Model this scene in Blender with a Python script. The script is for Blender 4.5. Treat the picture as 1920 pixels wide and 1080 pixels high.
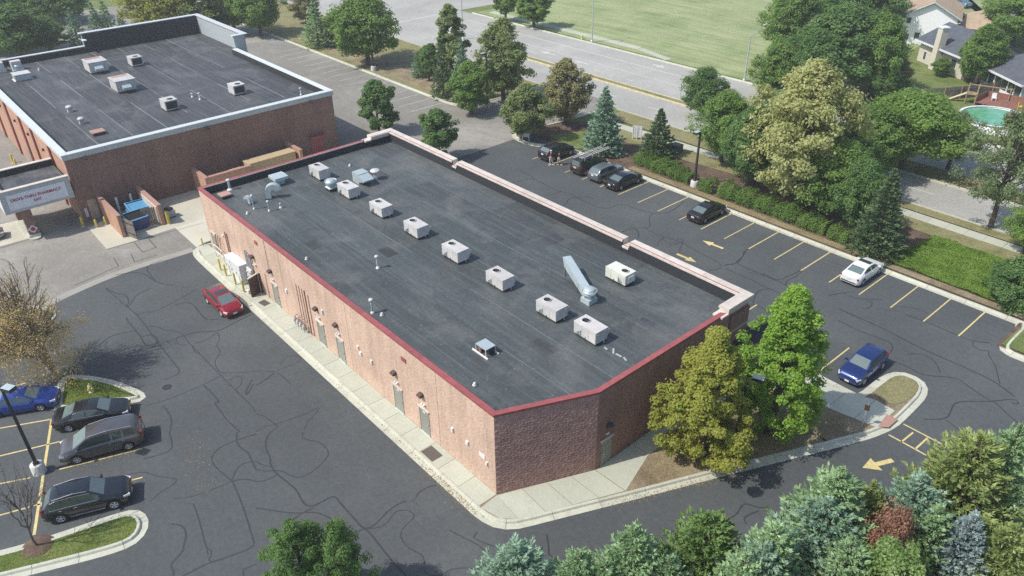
# Aerial view of a single-storey brick shop building with its car parks, rebuilt in metres.
# X runs along the building (towards its near end), Y from its back wall to its front, Z up.
import bpy, bmesh, math, random
import numpy as np
from mathutils import Matrix, Vector
R = math.radians
scene = bpy.context.scene
for o in list(bpy.data.objects): bpy.data.objects.remove(o)
COL = scene.collection

# ---------------------------------------------------------------- camera, sky, sun, exposure
cam_data = bpy.data.cameras.new('camera')
cam_data.sensor_width = 36.0
cam_data.lens = 27.145
cam_data.clip_start = 0.5
cam_data.clip_end = 2000.0
cam = bpy.data.objects.new('camera', cam_data)
COL.objects.link(cam)
cam.matrix_world = Matrix([[0.658928, -0.388421, 0.644161, 25.969256], [0.752092, 0.355141, -0.555187, -20.869584], [-0.013122, 0.850297, 0.52614, 35.444595], [0.0, 0.0, 0.0, 1.0]])
scene.camera = cam

SUN_EL = 51.0
SUN_AZ = (-0.355, -0.935)            # horizontal direction towards the sun
world = bpy.data.worlds.new('World')
scene.world = world
world.use_nodes = True
wn = world.node_tree
bg = wn.nodes['Background']
sky = wn.nodes.new('ShaderNodeTexSky')
sky.sky_type = 'NISHITA'
sky.sun_disc = False
sky.sun_elevation = R(SUN_EL)
sky.sun_rotation = math.atan2(SUN_AZ[0], SUN_AZ[1])
sky.air_density = 1.0; sky.dust_density = 1.5
wn.links.new(sky.outputs[0], bg.inputs[0])
bg.inputs[1].default_value = 0.15
sl = bpy.data.lights.new('sun', 'SUN')
sl.energy = 3.7
sl.angle = R(0.53)
sl.color = (1.0, 0.95, 0.87)
sun = bpy.data.objects.new('sun', sl)
COL.objects.link(sun)
sd = Vector((SUN_AZ[0]*math.cos(R(SUN_EL)), SUN_AZ[1]*math.cos(R(SUN_EL)), math.sin(R(SUN_EL)))).normalized()
sun.rotation_euler = sd.to_track_quat('Z', 'Y').to_euler()
sun.location = (0, -60, 80)
scene.view_settings.view_transform = 'Standard'
scene.view_settings.look = 'None'
scene.view_settings.gamma = 1.0
scene.view_settings.exposure = 0.28
scene.render.engine = 'CYCLES'
scene.cycles.max_bounces = 6
scene.cycles.diffuse_bounces = 3
scene.cycles.transmission_bounces = 4
scene.cycles.use_denoising = False
scene.cycles.denoiser = 'OPENIMAGEDENOISE'

# ---------------------------------------------------------------- helpers
def tag(o, label=None, cat=None, group=None, kind=None):
    if label: o['label'] = label
    if cat: o['category'] = cat
    if group: o['group'] = group
    if kind: o['kind'] = kind
    return o
def empty(name, loc=(0,0,0), rz=0, label=None, cat=None, group=None, kind=None):
    o = bpy.data.objects.new(name, None)
    COL.objects.link(o)
    o.empty_display_size = .3
    o.location = (loc[0], loc[1], loc[2] if len(loc) > 2 else 0)
    o.rotation_euler = (0, 0, rz)
    return tag(o, label, cat, group, kind)
def link(name, me, parent=None, loc=None, rot=None, scale=None):
    o = bpy.data.objects.new(name, me)
    COL.objects.link(o)
    if parent is not None: o.parent = parent
    if loc is not None: o.location = loc
    if rot is not None: o.rotation_euler = rot
    if scale is not None: o.scale = scale
    return o
class MB:
    """collects faces; build() links them as one mesh object"""
    def __init__(s): s.v = []; s.f = []; s.sm = []
    def add(s, vs, fs, smooth=False):
        n = len(s.v)
        s.v += [tuple(p) for p in vs]
        s.f += [tuple(i+n for i in f) for f in fs]
        s.sm += [smooth]*len(fs)
        return s
    def box(s, x0, x1, y0, y1, z0, z1):
        return s.hexa([(x0,y0),(x1,y0),(x1,y1),(x0,y1)], z0, z1)
    def hexa(s, q, z0, z1): return s.prism(q, z0, z1)
    def prism(s, pts, z0, z1):
        a = sum(pts[i][0]*pts[(i+1)%len(pts)][1]-pts[(i+1)%len(pts)][0]*pts[i][1] for i in range(len(pts)))
        if a < 0: pts = pts[::-1]
        n = len(pts)
        vs = [(p[0],p[1],z0) for p in pts]+[(p[0],p[1],z1) for p in pts]
        fs = [tuple(range(n))[::-1], tuple(range(n,2*n))]+[(i,(i+1)%n,n+(i+1)%n,n+i) for i in range(n)]
        return s.add(vs, fs)
    def obox(s, c, size, rz=0, rx=0, ry=0):
        m = Matrix.Rotation(rz,3,'Z') @ Matrix.Rotation(ry,3,'Y') @ Matrix.Rotation(rx,3,'X')
        vs = []
        for z in (-.5,.5):
            for x,y in ((-.5,-.5),(.5,-.5),(.5,.5),(-.5,.5)):
                vs.append(Vector(c)+m@Vector((x*size[0],y*size[1],z*size[2])))
        return s.add(vs, [(3,2,1,0),(4,5,6,7),(0,1,5,4),(1,2,6,5),(2,3,7,6),(3,0,4,7)])
    def poly(s, pts, z):
        a = sum(pts[i][0]*pts[(i+1)%len(pts)][1]-pts[(i+1)%len(pts)][0]*pts[i][1] for i in range(len(pts)))
        if a < 0: pts = pts[::-1]
        return s.add([(p[0],p[1],z) for p in pts], [tuple(range(len(pts)))])
    def cyl(s, p0, p1, r0, r1=None, n=12, caps=True, smooth=True):
        r1 = r0 if r1 is None else r1
        p0, p1 = Vector(p0), Vector(p1)
        d = (p1-p0).normalized()
        u = d.orthogonal().normalized(); w = d.cross(u)
        vs = []
        for p,r in ((p0,r0),(p1,r1)):
            for i in range(n):
                a = 2*math.pi*i/n
                vs.append(p+u*(r*math.cos(a))+w*(r*math.sin(a)))
        s.add(vs, [(i,(i+1)%n,n+(i+1)%n,n+i) for i in range(n)], smooth)
        if caps:
            s.add(vs[:n], [tuple(range(n))[::-1]]); s.add(vs[n:], [tuple(range(n))])
        return s
    def tube(s, path, r, n=6):
        for a,b in zip(path[:-1], path[1:]): s.cyl(a, b, r, r, n)
        return s
    def lathe(s, prof, c=(0,0,0), n=16, smooth=True, cap=False):
        vs = []
        for r,z in prof:
            for i in range(n):
                a = 2*math.pi*i/n
                vs.append((c[0]+r*math.cos(a), c[1]+r*math.sin(a), c[2]+z))
        fs = []
        for k in range(len(prof)-1):
            for i in range(n):
                fs.append((k*n+i, k*n+(i+1)%n, (k+1)*n+(i+1)%n, (k+1)*n+i))
        s.add(vs, fs, smooth)
        if cap and prof[-1][0] > .001: s.add(vs[-n:], [tuple(range(n))])
        return s
    def mesh(s, name, mat=None, sharp=None):
        me = bpy.data.meshes.new(name)
        me.from_pydata(s.v, [], s.f)
        me.polygons.foreach_set('use_smooth', s.sm)
        if mat: me.materials.append(mat)
        me.update()
        if sharp: me.set_sharp_from_angle(angle=R(sharp))
        return me
    def build(s, name, mat, parent=None, sharp=None, loc=None, rot=None):
        return link(name, s.mesh(name, mat, sharp), parent, loc, rot)

# ---------------------------------------------------------------- materials
MATS = {}
def newmat(name):
    m = bpy.data.materials.new(name); m.use_nodes = True
    nt = m.node_tree
    b = nt.nodes['Principled BSDF']
    return m, nt, b
def nd(nt, t, **kw):
    n = nt.nodes.new(t)
    for k,v in kw.items(): setattr(n, k, v)
    return n
def mixc(nt, fac, a, b, mode='MIX'):
    n = nd(nt, 'ShaderNodeMix', data_type='RGBA', blend_type=mode)
    for sock,val in ((n.inputs[0],fac),(n.inputs[6],a),(n.inputs[7],b)):
        if hasattr(val,'links') or hasattr(val,'is_linked'): nt.links.new(val, sock)
        elif isinstance(val,(int,float)): sock.default_value = val
        else: sock.default_value = (*val,1) if len(val)==3 else val
    return n.outputs[2]
def ramp(nt, fac, stops):
    n = nd(nt, 'ShaderNodeValToRGB')
    e = n.color_ramp.elements
    while len(e) < len(stops): e.new(.5)
    for el,(p,c) in zip(e, stops):
        el.position = p; el.color = (*c,1) if not isinstance(c,(int,float)) else (c,c,c,1)
    nt.links.new(fac, n.inputs[0])
    return n.outputs[0]
def noise(nt, vec, scale, detail=4, rough=.55, dist=0):
    n = nd(nt, 'ShaderNodeTexNoise')
    n.inputs['Scale'].default_value = scale; n.inputs['Detail'].default_value = detail
    n.inputs['Roughness'].default_value = rough; n.inputs['Distortion'].default_value = dist
    if vec is not None: nt.links.new(vec, n.inputs['Vector'])
    return n.outputs[0]
def pos(nt): return nd(nt, 'ShaderNodeNewGeometry').outputs['Position']
def objco(nt): return nd(nt, 'ShaderNodeTexCoord').outputs['Object']
def scaled(nt, vec, s):
    m = nd(nt, 'ShaderNodeMapping'); m.inputs['Scale'].default_value = s
    nt.links.new(vec, m.inputs[0]); return m.outputs[0]
def bump(nt, b, h, strength, dist):
    n = nd(nt, 'ShaderNodeBump'); n.inputs['Strength'].default_value = strength; n.inputs['Distance'].default_value = dist
    nt.links.new(h, n.inputs['Height']); nt.links.new(n.outputs[0], b.inputs['Normal'])
def col(nt, b, sock): nt.links.new(sock, b.inputs['Base Color'])
def mul(c, k): return tuple(min(1, x*k) for x in c)

def plain(name, c, rough=.6, metal=0, coat=0, var=.06, scale=3., obj=True, spec=.5):
    """plain painted / moulded surface with slight uneven tone and grime"""
    if name in MATS: return MATS[name]
    m, nt, b = newmat(name)
    v = objco(nt) if obj else pos(nt)
    n1 = noise(nt, v, scale, 5, .6)
    a = ramp(nt, n1, [(.3, mul(c,1-var*1.6)), (.7, mul(c,1+var))])
    col(nt, b, mixc(nt, 1.0, a, ramp(nt, nd(nt, 'ShaderNodeObjectInfo').outputs['Random'], [(0,.91),(1,1.07)]), 'MULTIPLY'))
    b.inputs['Roughness'].default_value = rough; b.inputs['Metallic'].default_value = metal
    b.inputs['Coat Weight'].default_value = coat; b.inputs['Specular IOR Level'].default_value = spec
    MATS[name] = m
    return m
def asphalt(name, c, wear, stain, speck=1.0):
    m, nt, b = newmat(name)
    p = pos(nt)
    big = noise(nt, p, .09, 4, .6, .4)
    mid = noise(nt, p, .7, 5, .65)
    fine = noise(nt, p, 22, 3, .7)
    a = ramp(nt, big, [(.32, mul(c,.86)), (.5, c), (.72, wear)])
    a = mixc(nt, ramp(nt, mid, [(.42, 0.0), (.75, .45)]), a, stain)
    a = mixc(nt, 1.0, a, ramp(nt, fine, [(.3, .80), (.72, 1.22)]), 'MULTIPLY')
    a = mixc(nt, 1.0, a, ramp(nt, noise(nt, p, 3.2, 6, .75), [(.3, .80), (.7, 1.18)]), 'MULTIPLY')
    a = mixc(nt, ramp(nt, noise(nt, p, .38, 3, .5, .3), [(.62, 0.0), (.70, .30)]), a, mul(c, .72))
    st = noise(nt, scaled(nt, p, (.25, 2.2, 1)), .8, 4, .6)
    a = mixc(nt, ramp(nt, st, [(.55, 0.0), (.8, .18)]), a, mul(wear, 1.25))
    col(nt, b, a)
    b.inputs['Roughness'].default_value = .88
    bump(nt, b, fine, .25, .02)
    MATS[name] = m
    return m
def concrete(name, c, dirt=(.30,.27,.21), amt=.5, sc=.6):
    m, nt, b = newmat(name)
    p = pos(nt)
    oi = nd(nt, 'ShaderNodeObjectInfo').outputs['Random']
    a = mixc(nt, ramp(nt, noise(nt, p, sc, 6, .65), [(.45, 0.0), (.78, amt)]), c, dirt)
    a = mixc(nt, 1.0, a, ramp(nt, noise(nt, p, 9, 4, .7), [(.3,.88),(.7,1.1)]), 'MULTIPLY')
    a = mixc(nt, 1.0, a, ramp(nt, oi, [(0,.93),(1,1.05)]), 'MULTIPLY')
    col(nt, b, a); b.inputs['Roughness'].default_value = .85
    MATS[name] = m
    return m
def grass(name, c1, c2, c3, sc=.25, rows=None):
    m, nt, b = newmat(name)
    p = pos(nt)
    a = ramp(nt, noise(nt, p, sc, 6, .68, .3), [(.33, c1), (.52, c2), (.7, c3)])
    a = mixc(nt, 1.0, a, ramp(nt, noise(nt, p, 7, 5, .75), [(.3,.55),(.7,1.35)]), 'MULTIPLY')
    if rows:
        st = noise(nt, scaled(nt, p, rows), 1, 3, .6)
        a = mixc(nt, 1.0, a, ramp(nt, st, [(.35,.84),(.65,1.12)]), 'MULTIPLY')
    col(nt, b, a); b.inputs['Roughness'].default_value = .95; b.inputs['Specular IOR Level'].default_value = .1
    bump(nt, b, noise(nt, p, 9, 4, .8), .8, .08)
    MATS[name] = m
    return m
def brick(name, c1, c2, mortar, bw=.205, bh=.075, stain=.35):
    m, nt, b = newmat(name)
    g = nd(nt, 'ShaderNodeNewGeometry')
    sx = nd(nt, 'ShaderNodeSeparateXYZ'); nt.links.new(g.outputs['Position'], sx.inputs[0])
    ad = nd(nt, 'ShaderNodeMath', operation='ADD'); nt.links.new(sx.outputs[0], ad.inputs[0]); nt.links.new(sx.outputs[1], ad.inputs[1])
    cx = nd(nt, 'ShaderNodeCombineXYZ'); nt.links.new(ad.outputs[0], cx.inputs[0]); nt.links.new(sx.outputs[2], cx.inputs[1])
    t = nd(nt, 'ShaderNodeTexBrick')
    nt.links.new(cx.outputs[0], t.inputs['Vector'])
    t.inputs['Color1'].default_value = (*c1,1); t.inputs['Color2'].default_value = (*c2,1); t.inputs['Mortar'].default_value = (*mortar,1)
    t.inputs['Scale'].default_value = 1; t.inputs['Mortar Size'].default_value = .006; t.inputs['Mortar Smooth'].default_value = .3
    t.inputs['Brick Width'].default_value = bw; t.inputs['Row Height'].default_value = bh; t.inputs['Bias'].default_value = -.1
    p = g.outputs['Position']
    cell = noise(nt, scaled(nt, cx.outputs[0], (5.2,13,1)), 1, 2, .5)
    a = mixc(nt, 1.0, t.outputs[0], ramp(nt, cell, [(.25,.66),(.5,1.0),(.75,1.22)]), 'MULTIPLY')
    a = mixc(nt, 1.0, a, ramp(nt, noise(nt, p, .35, 5, .6), [(.3,1-stain*.5),(.7,1.07)]), 'MULTIPLY')
    dr = noise(nt, scaled(nt, p, (1.6,1.6,.12)), 1, 4, .6)
    a = mixc(nt, 1.0, a, ramp(nt, dr, [(.36,1-stain*.35),(.55,1.0)]), 'MULTIPLY')
    col(nt, b, a); b.inputs['Roughness'].default_value = .9; b.inputs['Specular IOR Level'].default_value = .2
    bump(nt, b, t.outputs[1], -.5, .01)
    MATS[name] = m
    return m
def membrane(name, c, light, dust, speck=.55):
    """black roofing sheet with chalky streaks, ponding stains and specks"""
    m, nt, b = newmat(name)
    p = pos(nt)
    oi = nd(nt, 'ShaderNodeObjectInfo').outputs['Random']
    a = ramp(nt, oi, [(0, mul(c,.86)), (.5, c), (1, mul(c,1.25))])
    st = noise(nt, scaled(nt, p, (.14, 2.4, 1)), 1.1, 6, .65, .2)
    a = mixc(nt, ramp(nt, st, [(.46,0.0),(.82,.45)]), a, light)
    po = noise(nt, p, .22, 5, .6, .6)
    a = mixc(nt, ramp(nt, po, [(.50,0.0),(.70,.6)]), a, dust)
    a = mixc(nt, ramp(nt, noise(nt, p, .33, 4, .55, .2), [(.2,.5),(.42,0.0)]), a, mul(c,.55))
    vo = nd(nt, 'ShaderNodeTexVoronoi'); vo.inputs['Scale'].default_value = 2.1; nt.links.new(p, vo.inputs['Vector'])
    a = mixc(nt, ramp(nt, vo.outputs['Distance'], [(.03,speck),(.075,0.0)]), a, (.40,.41,.41))
    a = mixc(nt, 1.0, a, ramp(nt, noise(nt, p, 4.5, 6, .8), [(.3,.72),(.7,1.26)]), 'MULTIPLY')
    sc2 = noise(nt, scaled(nt, p, (.5,3.,1)), 2.2, 5, .75)
    a = mixc(nt, ramp(nt, sc2, [(.63,0.0),(.74,.5)]), a, mul(light,1.15))
    col(nt, b, a); b.inputs['Roughness'].default_value = .62
    MATS[name] = m
    return m
def leaf(name, cols, transl=.28, rough=.55, gain=2.25):
    """foliage: each leaf its own tone, patches of tone through the crown"""
    m, nt, b = newmat(name)
    g = nd(nt, 'ShaderNodeNewGeometry')
    n1 = noise(nt, g.outputs['Position'], .55, 3, .6)
    ma = nd(nt, 'ShaderNodeMath', operation='MULTIPLY_ADD'); nt.links.new(g.outputs['Random Per Island'], ma.inputs[0]); ma.inputs[1].default_value = .55
    mb_ = nd(nt, 'ShaderNodeMath', operation='MULTIPLY_ADD'); nt.links.new(n1, mb_.inputs[0]); mb_.inputs[1].default_value = 1.1; mb_.inputs[2].default_value = -.33
    nt.links.new(mb_.outputs[0], ma.inputs[2])
    cols = [mul(c, gain*1.12) for c in cols]; transl = min(.55, transl+.24); k = len(cols)
    a = ramp(nt, ma.outputs[0], [(.12+.76*i/(k-1), c) for i,c in enumerate(cols)])
    col(nt, b, a); b.inputs['Roughness'].default_value = rough; b.inputs['Specular IOR Level'].default_value = .15
    tr = nd(nt, 'ShaderNodeBsdfTranslucent'); nt.links.new(mixc(nt, 1.0, a, (1.2,1.15,.75), 'MULTIPLY'), tr.inputs[0])
    mx = nd(nt, 'ShaderNodeMixShader'); mx.inputs[0].default_value = transl
    nt.links.new(b.outputs[0], mx.inputs[1]); nt.links.new(tr.outputs[0], mx.inputs[2])
    nt.links.new(mx.outputs[0], nt.nodes['Material Output'].inputs[0])
    MATS[name] = m
    return m
def paint(name, c, metal=.35, rough=.32):
    if name in MATS: return MATS[name]
    m, nt, b = newmat(name)
    n1 = noise(nt, objco(nt), 2.2, 4, .6)
    col(nt, b, ramp(nt, n1, [(.3, mul(c,.93)), (.7, mul(c,1.05))]))
    b.inputs['Metallic'].default_value = metal; b.inputs['Roughness'].default_value = rough
    b.inputs['Coat Weight'].default_value = .9; b.inputs['Coat Roughness'].default_value = .06
    MATS[name] = m
    return m

asphalt('asphalt_dark', (.070,.079,.083), (.099,.106,.107), (.085,.087,.083))
asphalt('asphalt_worn', (.235,.222,.195), (.345,.33,.29), (.165,.155,.14))
asphalt('road_surface', (.37,.365,.335), (.43,.425,.39), (.31,.305,.28))
concrete('concrete_walk', (.455,.47,.385), (.35,.35,.28), .5)
concrete('concrete_worn', (.32,.305,.265), (.22,.21,.18), .6, .5)
concrete('concrete_kerb', (.50,.505,.415), (.31,.30,.235), .6, 1.2)
concrete('concrete_pad', (.54,.52,.42), (.40,.37,.29), .6, .35)
concrete('concrete_base', (.55,.55,.52), (.38,.37,.34), .4, 2.)
grass('grass_field', (.23,.29,.125), (.31,.36,.18), (.36,.385,.21), .12, (.06,.9,1))
grass('grass_dry', (.16,.17,.07), (.27,.245,.13), (.21,.22,.095), .35)
grass('grass_lawn', (.10,.15,.045), (.17,.21,.07), (.24,.235,.11), .3)
grass('mulch', (.095,.065,.05), (.15,.105,.08), (.20,.155,.11), .5)
grass('soil_dry', (.19,.15,.10), (.29,.24,.155), (.35,.30,.20), .45)
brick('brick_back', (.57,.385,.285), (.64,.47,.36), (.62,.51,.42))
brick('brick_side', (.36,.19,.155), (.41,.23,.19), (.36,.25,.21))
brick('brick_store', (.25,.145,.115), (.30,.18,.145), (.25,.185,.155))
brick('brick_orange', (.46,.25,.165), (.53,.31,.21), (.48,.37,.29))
membrane('membrane_shop', (.057,.067,.069), (.165,.182,.184), (.145,.150,.146), .95)
membrane('seam_mid', (.105,.12,.125), (.17,.185,.19), (.14,.15,.15), .3)
membrane('membrane_stain', (.040,.044,.044), (.075,.078,.074), (.10,.095,.082), .5)
membrane('membrane_store', (.047,.050,.055), (.19,.20,.205), (.15,.155,.155), .25)
plain('black_rubber', (.022,.024,.028), .75)
plain('coping_red', (.31,.085,.085), .5, var=.12)
plain('white_coping', (.60,.54,.475), .6, var=.10, scale=1.5)
plain('grey_coping', (.60,.64,.64), .45)
plain('white_metal', (.55,.535,.515), .45, var=.10, scale=1.6)
plain('galvanised', (.52,.60,.61), .42, .35)
plain('dark_metal', (.035,.035,.037), .5)
plain('black_void', (.006,.006,.007), .9)
plain('line_yellow', (.60,.50,.22), .8, var=.18, scale=5, obj=False)
plain('line_white', (.55,.55,.52), .8, var=.15, scale=3, obj=False)
plain('crack_sealant', (.038,.040,.043), .55, obj=False)
plain('door_grey', (.27,.275,.235), .5)
plain('bollard_yellow', (.58,.47,.06), .5, var=.12)
plain('glass_dark', (.035,.055,.055), .04, spec=1.0)
plain('glass_screen', (.12,.165,.16), .05, spec=1.0)  # paler base colour paints in sky reflection and the cabin seen through
plain('tyre', (.018,.018,.019), .85)
plain('rim', (.50,.51,.52), .35, .25)
plain('chrome', (.62,.63,.64), .22, .85)
plain('lamp_red', (.38,.02,.02), .25)
plain('lamp_clear', (.66,.68,.70), .15)
plain('plate_white', (.68,.69,.70), .5)
plain('bark', (.105,.08,.06), .9, var=.25, scale=6)
plain('bark_grey', (.15,.13,.115), .9, var=.25, scale=6)
plain('pvc_white', (.72,.71,.68), .5)
plain('brown_metal', (.075,.042,.036), .6)
plain('wood_grey', (.20,.175,.15), .85, var=.2, scale=2)
plain('wood_tan', (.36,.26,.15), .85, var=.15, scale=2)

# ---------------------------------------------------------------- ground, roads, kerbs
def structure(name, mb, mat, label, cat=None): return tag(mb.build(name, MATS[mat]), label, cat or name.replace('_',' '), None, 'structure')
def offset(path, d, closed=False):
    n = len(path); out = []
    for i in range(n):
        p = Vector(path[i][:2])
        a = Vector(path[i-1][:2]) if (i > 0 or closed) else None
        b = Vector(path[(i+1)%n][:2]) if (i < n-1 or closed) else None
        d1 = (p-a).normalized() if a is not None else (b-p).normalized()
        d2 = (b-p).normalized() if b is not None else d1
        n1, n2 = Vector((-d1.y,d1.x)), Vector((-d2.y,d2.x))
        m = n1+n2
        m = n1 if m.length < .2 else m.normalized()
        k = d/max(.45, m.dot(n1))
        out.append((p.x+m.x*k, p.y+m.y*k))
    return out
def chaikin(path, it=2, closed=False):
    for _ in range(it):
        out = [] if closed else [path[0]]
        n = len(path)
        for i in range(n if closed else n-1):
            a, b = path[i], path[(i+1)%n]
            out += [(a[0]*.75+b[0]*.25, a[1]*.75+b[1]*.25), (a[0]*.25+b[0]*.75, a[1]*.25+b[1]*.75)]
        if not closed: out.append(path[-1])
        path = out
    return path
def resample(path, step):
    pts = [Vector(p[:2]) for p in path]; out = [tuple(pts[0])]; acc = 0
    cum = [0]
    for a,b in zip(pts[:-1],pts[1:]): cum.append(cum[-1]+(b-a).length)
    n = max(1, round(cum[-1]/step))
    for k in range(1,n+1):
        t = cum[-1]*k/n; i = max(0, min(len(pts)-2, next((j for j in range(len(pts)-1) if cum[j+1] >= t-1e-6), len(pts)-2)))
        f = (t-cum[i])/max(1e-6, cum[i+1]-cum[i]); p = pts[i].lerp(pts[i+1], f); out.append(tuple(p))
    return out
def kerb(path, label, side=1, piece=3.0, gutter=.42, mat='concrete_kerb', top=.16, sub=4):
    """kerb and gutter swept along the asphalt edge; kerb lies on the left of the path for side=1; sections with open joints"""
    root = empty('kerb', label=label, cat='kerb', kind='structure')
    fine = resample(path, piece/sub)
    prof = [(0,-.03),(0,.012),(gutter-.02,.008),(gutter+.03,top-.02),(gutter+.07,top),(gutter+.20,top),(gutter+.20,-.03)]
    rails = [offset(fine, side*o) for o,_ in prof]
    i = 0
    while i < len(fine)-1:
        j = min(i+sub, len(fine)-1)
        if len(fine)-1-j == 1: j = len(fine)-1
        mb = MB(); vs = []
        for k in range(i, j+1):
            for r,(o,z) in zip(rails, prof):
                x, y = r[k]
                if k == j and j < len(fine)-1:
                    px, py = r[k-1]; l = math.hypot(px-x,py-y); x += (px-x)/l*.025; y += (py-y)/l*.025
                vs.append((x,y,z))
        m = len(prof); fs = []
        for k in range(j-i):
            for c in range(m-1):
                q = (k*m+c, k*m+c+1, (k+1)*m+c+1, (k+1)*m+c)
                fs.append(q if side < 0 else q[::-1])
        fs.append(tuple(range(m))); fs.append(tuple((j-i)*m+c for c in range(m))[::-1])
        mb.add(vs, fs); mb.build('kerb_section', MATS[mat], root)
        i = j
    return root
def ribbon(mb, path, w, z, ragged=0.0, rng=random):
    l, r = offset(path, w/2), offset(path, -w/2)
    if ragged:
        l = [(a[0]+rng.uniform(-1,1)*ragged, a[1]+rng.uniform(-1,1)*ragged) for a in l]
        r = [(a[0]+rng.uniform(-1,1)*ragged, a[1]+rng.uniform(-1,1)*ragged) for a in r]
    n = len(path)
    return mb.add([(x,y,z) for x,y in l]+[(x,y,z) for x,y in r], [(i, n+i, n+i+1, i+1) for i in range(n-1)])

structure('ground', MB().poly([(-700,-500),(500,-500),(500,900),(-700,900)], -.06), 'grass_lawn', 'grassy ground surrounding the car parks and the road')
# worn, sun-bleached pavement of the neighbouring pharmacy
structure('worn_pavement', MB().poly([(-165,-60),(-36,-60),(-36,20),(-42.5,44),(-44.3,50),(-44.5,60),(-57.5,60),(-57.5,50),(-60,42.9),(-165,42.9)], -.012), 'asphalt_worn', 'worn grey brown pavement around the big pharmacy building', 'pavement')
lot_edge = [(-34,-60),(-36.5,-28)] + [(-41.4, -15.99), (-42.3, -14.53), (-42.75, -13.13), (-43.19, -11.25), (-43.55, -9.33), (-43.69, -6.93), (-43.52, -4.54), (-43.42, -1.52)] + [(-44.0,0),(-44.2,39.6),(-44.2,44),(44,44),(44,40),(25.4,31),(9.0,-5.5),(12,-60)]
lot = structure('parking_lot', MB().poly(lot_edge, 0), 'asphalt_dark', 'dark sealed asphalt car park wrapping the shop building', 'car park')
# flush concrete strip along the joint between the two pavements
rb = MB(); ribbon(rb, chaikin([(-35.4,-30)] + [(-41.4, -15.99), (-42.3, -14.53), (-42.75, -13.13), (-43.19, -11.25), (-43.55, -9.33), (-43.69, -6.93), (-43.52, -4.54), (-43.35, -1.45)], 2), .9, .004)
tag(rb.build('edge_strip', MATS['concrete_worn'], lot))

# arterial road
road = structure('road', MB().poly([(-300,58.6),(200,58.6),(200,81.2),(-300,81.2)], -.020), 'road_surface', 'pale concrete arterial road with four lanes and a median')
rm = MB(); rm.poly([(-128,81.2),(-108,81.2),(-104,140),(-132,140)], -.016)
structure('side_street', rm, 'road_surface', 'side street joining the arterial road beyond the junction', 'street')
def median(x0, x1, label):
    o = tag(empty('median', label=label, cat='median', kind='structure'))
    pts = [(x0,66.1),(x1,66.1),(x1,67.6),(x0,67.6)]
    if x0 > -90: pts = [(x0-1.2,66.85)] + pts
    MB().prism(pts, -.02, .13).build('kerb_stone', MATS['line_yellow_kerb'], o)
    MB().poly([(x0+.25,66.4),(x1,66.4),(x1,67.3),(x0+.25,67.3)], .137).build('turf', MATS['grass_dry'], o)
MATS['line_yellow_kerb'] = plain('kerb_yellowed', (.56,.50,.30), .8, var=.2, obj=False)
median(-74, -15, 'narrow grass median with yellowed kerb in the arterial road')
o = tag(empty('median', label='wide grass median strip with street trees at the far end of the road', cat='median', kind='structure'))
MB().prism([(-14,65.6),(120,65.6),(120,69.6),(-14,69.6)], -.02, .13).build('kerb_stone', MATS['concrete_kerb'], o)
MB().poly([(-13.7,65.9),(120,65.9),(120,69.3),(-13.7,69.3)], .137).build('turf', MATS['grass_dry'], o)
def painted(name, pts_list, mat, parent, z, label=None):
    for p in pts_list:
        mb = MB()
        if len(p) == 2: ribbon(mb, p, .13, z)
        elif isinstance(p[2], (int,float)): ribbon(mb, p[:2], p[2], z)
        else: mb.poly(p, z)
        mb.build(name, MATS[mat], parent)
lanes = []
for x in np.arange(-150, 60, 9.1):
    lanes.append(((x,62.3),(x+3.1,62.3),.14)); lanes.append(((x+2,77.4),(x+5.1,77.4),.14)) if False else None
lanes = [l for l in lanes if l]
lanes += [((-100,73.0),(60,73.0),.2), ((-100,76.8),(60,76.8),.16) if False else ((-100,77.0),(-40,77.0),.2)]
for x in np.arange(-73,-30,3.6): lanes.append(((x,69.9),(x+1.1,69.9),.16))
lanes += [((-98,70.2),(-73,70.2),.22), ((-98,74.4),(-66,74.4),.12) if False else ((-126,63.2),(-104,63.2),.2), ((-108,59),(-108,81),.55)]
painted('lane_line', lanes, 'line_white', road, -.016)
def arrow_pts(tip, tail, hw=.42, sw=.15, hl=.46):
    a, b = Vector(tip), Vector(tail); d = (a-b); L = d.length; d /= L; n = Vector((-d.y,d.x)); h = a-d*(L*hl)
    return [tuple(a), tuple(h+n*hw), tuple(h+n*sw), tuple(b+n*sw), tuple(b-n*sw), tuple(h-n*sw), tuple(h-n*hw)]
painted('turn_arrow', [arrow_pts((-51.5,78.9),(-54,79.1),.8,.2), arrow_pts((-72.5,71.4),(-69,71.6),.7,.2), arrow_pts((-64.5,71.4),(-61,71.6),.7,.2)], 'line_white', road, -.015)
# far side: field, verge and kerb
structure('field', MB().poly([(-104,82.6),(-27,82.6),(-38,240),(-104,240)], -.03), 'grass_field', 'wide mown grass field on the far side of the road', 'field')
kerb([(-104,81.2),(60,81.2)], 'far kerb of the arterial road beside the grass field', 1, 12, .2, sub=1)
kerb([(200,58.6),(-43,58.6)], 'near kerb of the arterial road along the grass verge', 1, 8, .2, sub=1)
kerb([(-58.5,58.6),(-125,58.6)], 'near kerb of the arterial road beside the pharmacy trees', 1, 8, .2, sub=1)
def walk(name, quads, label, z0, z1, mat='concrete_walk', cat='pavement', piece='paving_slab'):
    o = empty(name, label=label, cat=cat, kind='structure')
    for q in quads: MB().prism(q, z0, z1).build(piece, MATS[mat], o)
    return o
def slab_run(p0, p1, w, n, gap=.02):
    a, b = Vector(p0), Vector(p1); d = (b-a); L = d.length; d /= L; m = Vector((-d.y,d.x))*w; out = []
    for k in range(n):
        s, e = a+d*(L*k/n+gap/2), a+d*(L*(k+1)/n-gap/2)
        out.append([tuple(s),tuple(e),tuple(e+m),tuple(s+m)])
    return out
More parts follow.
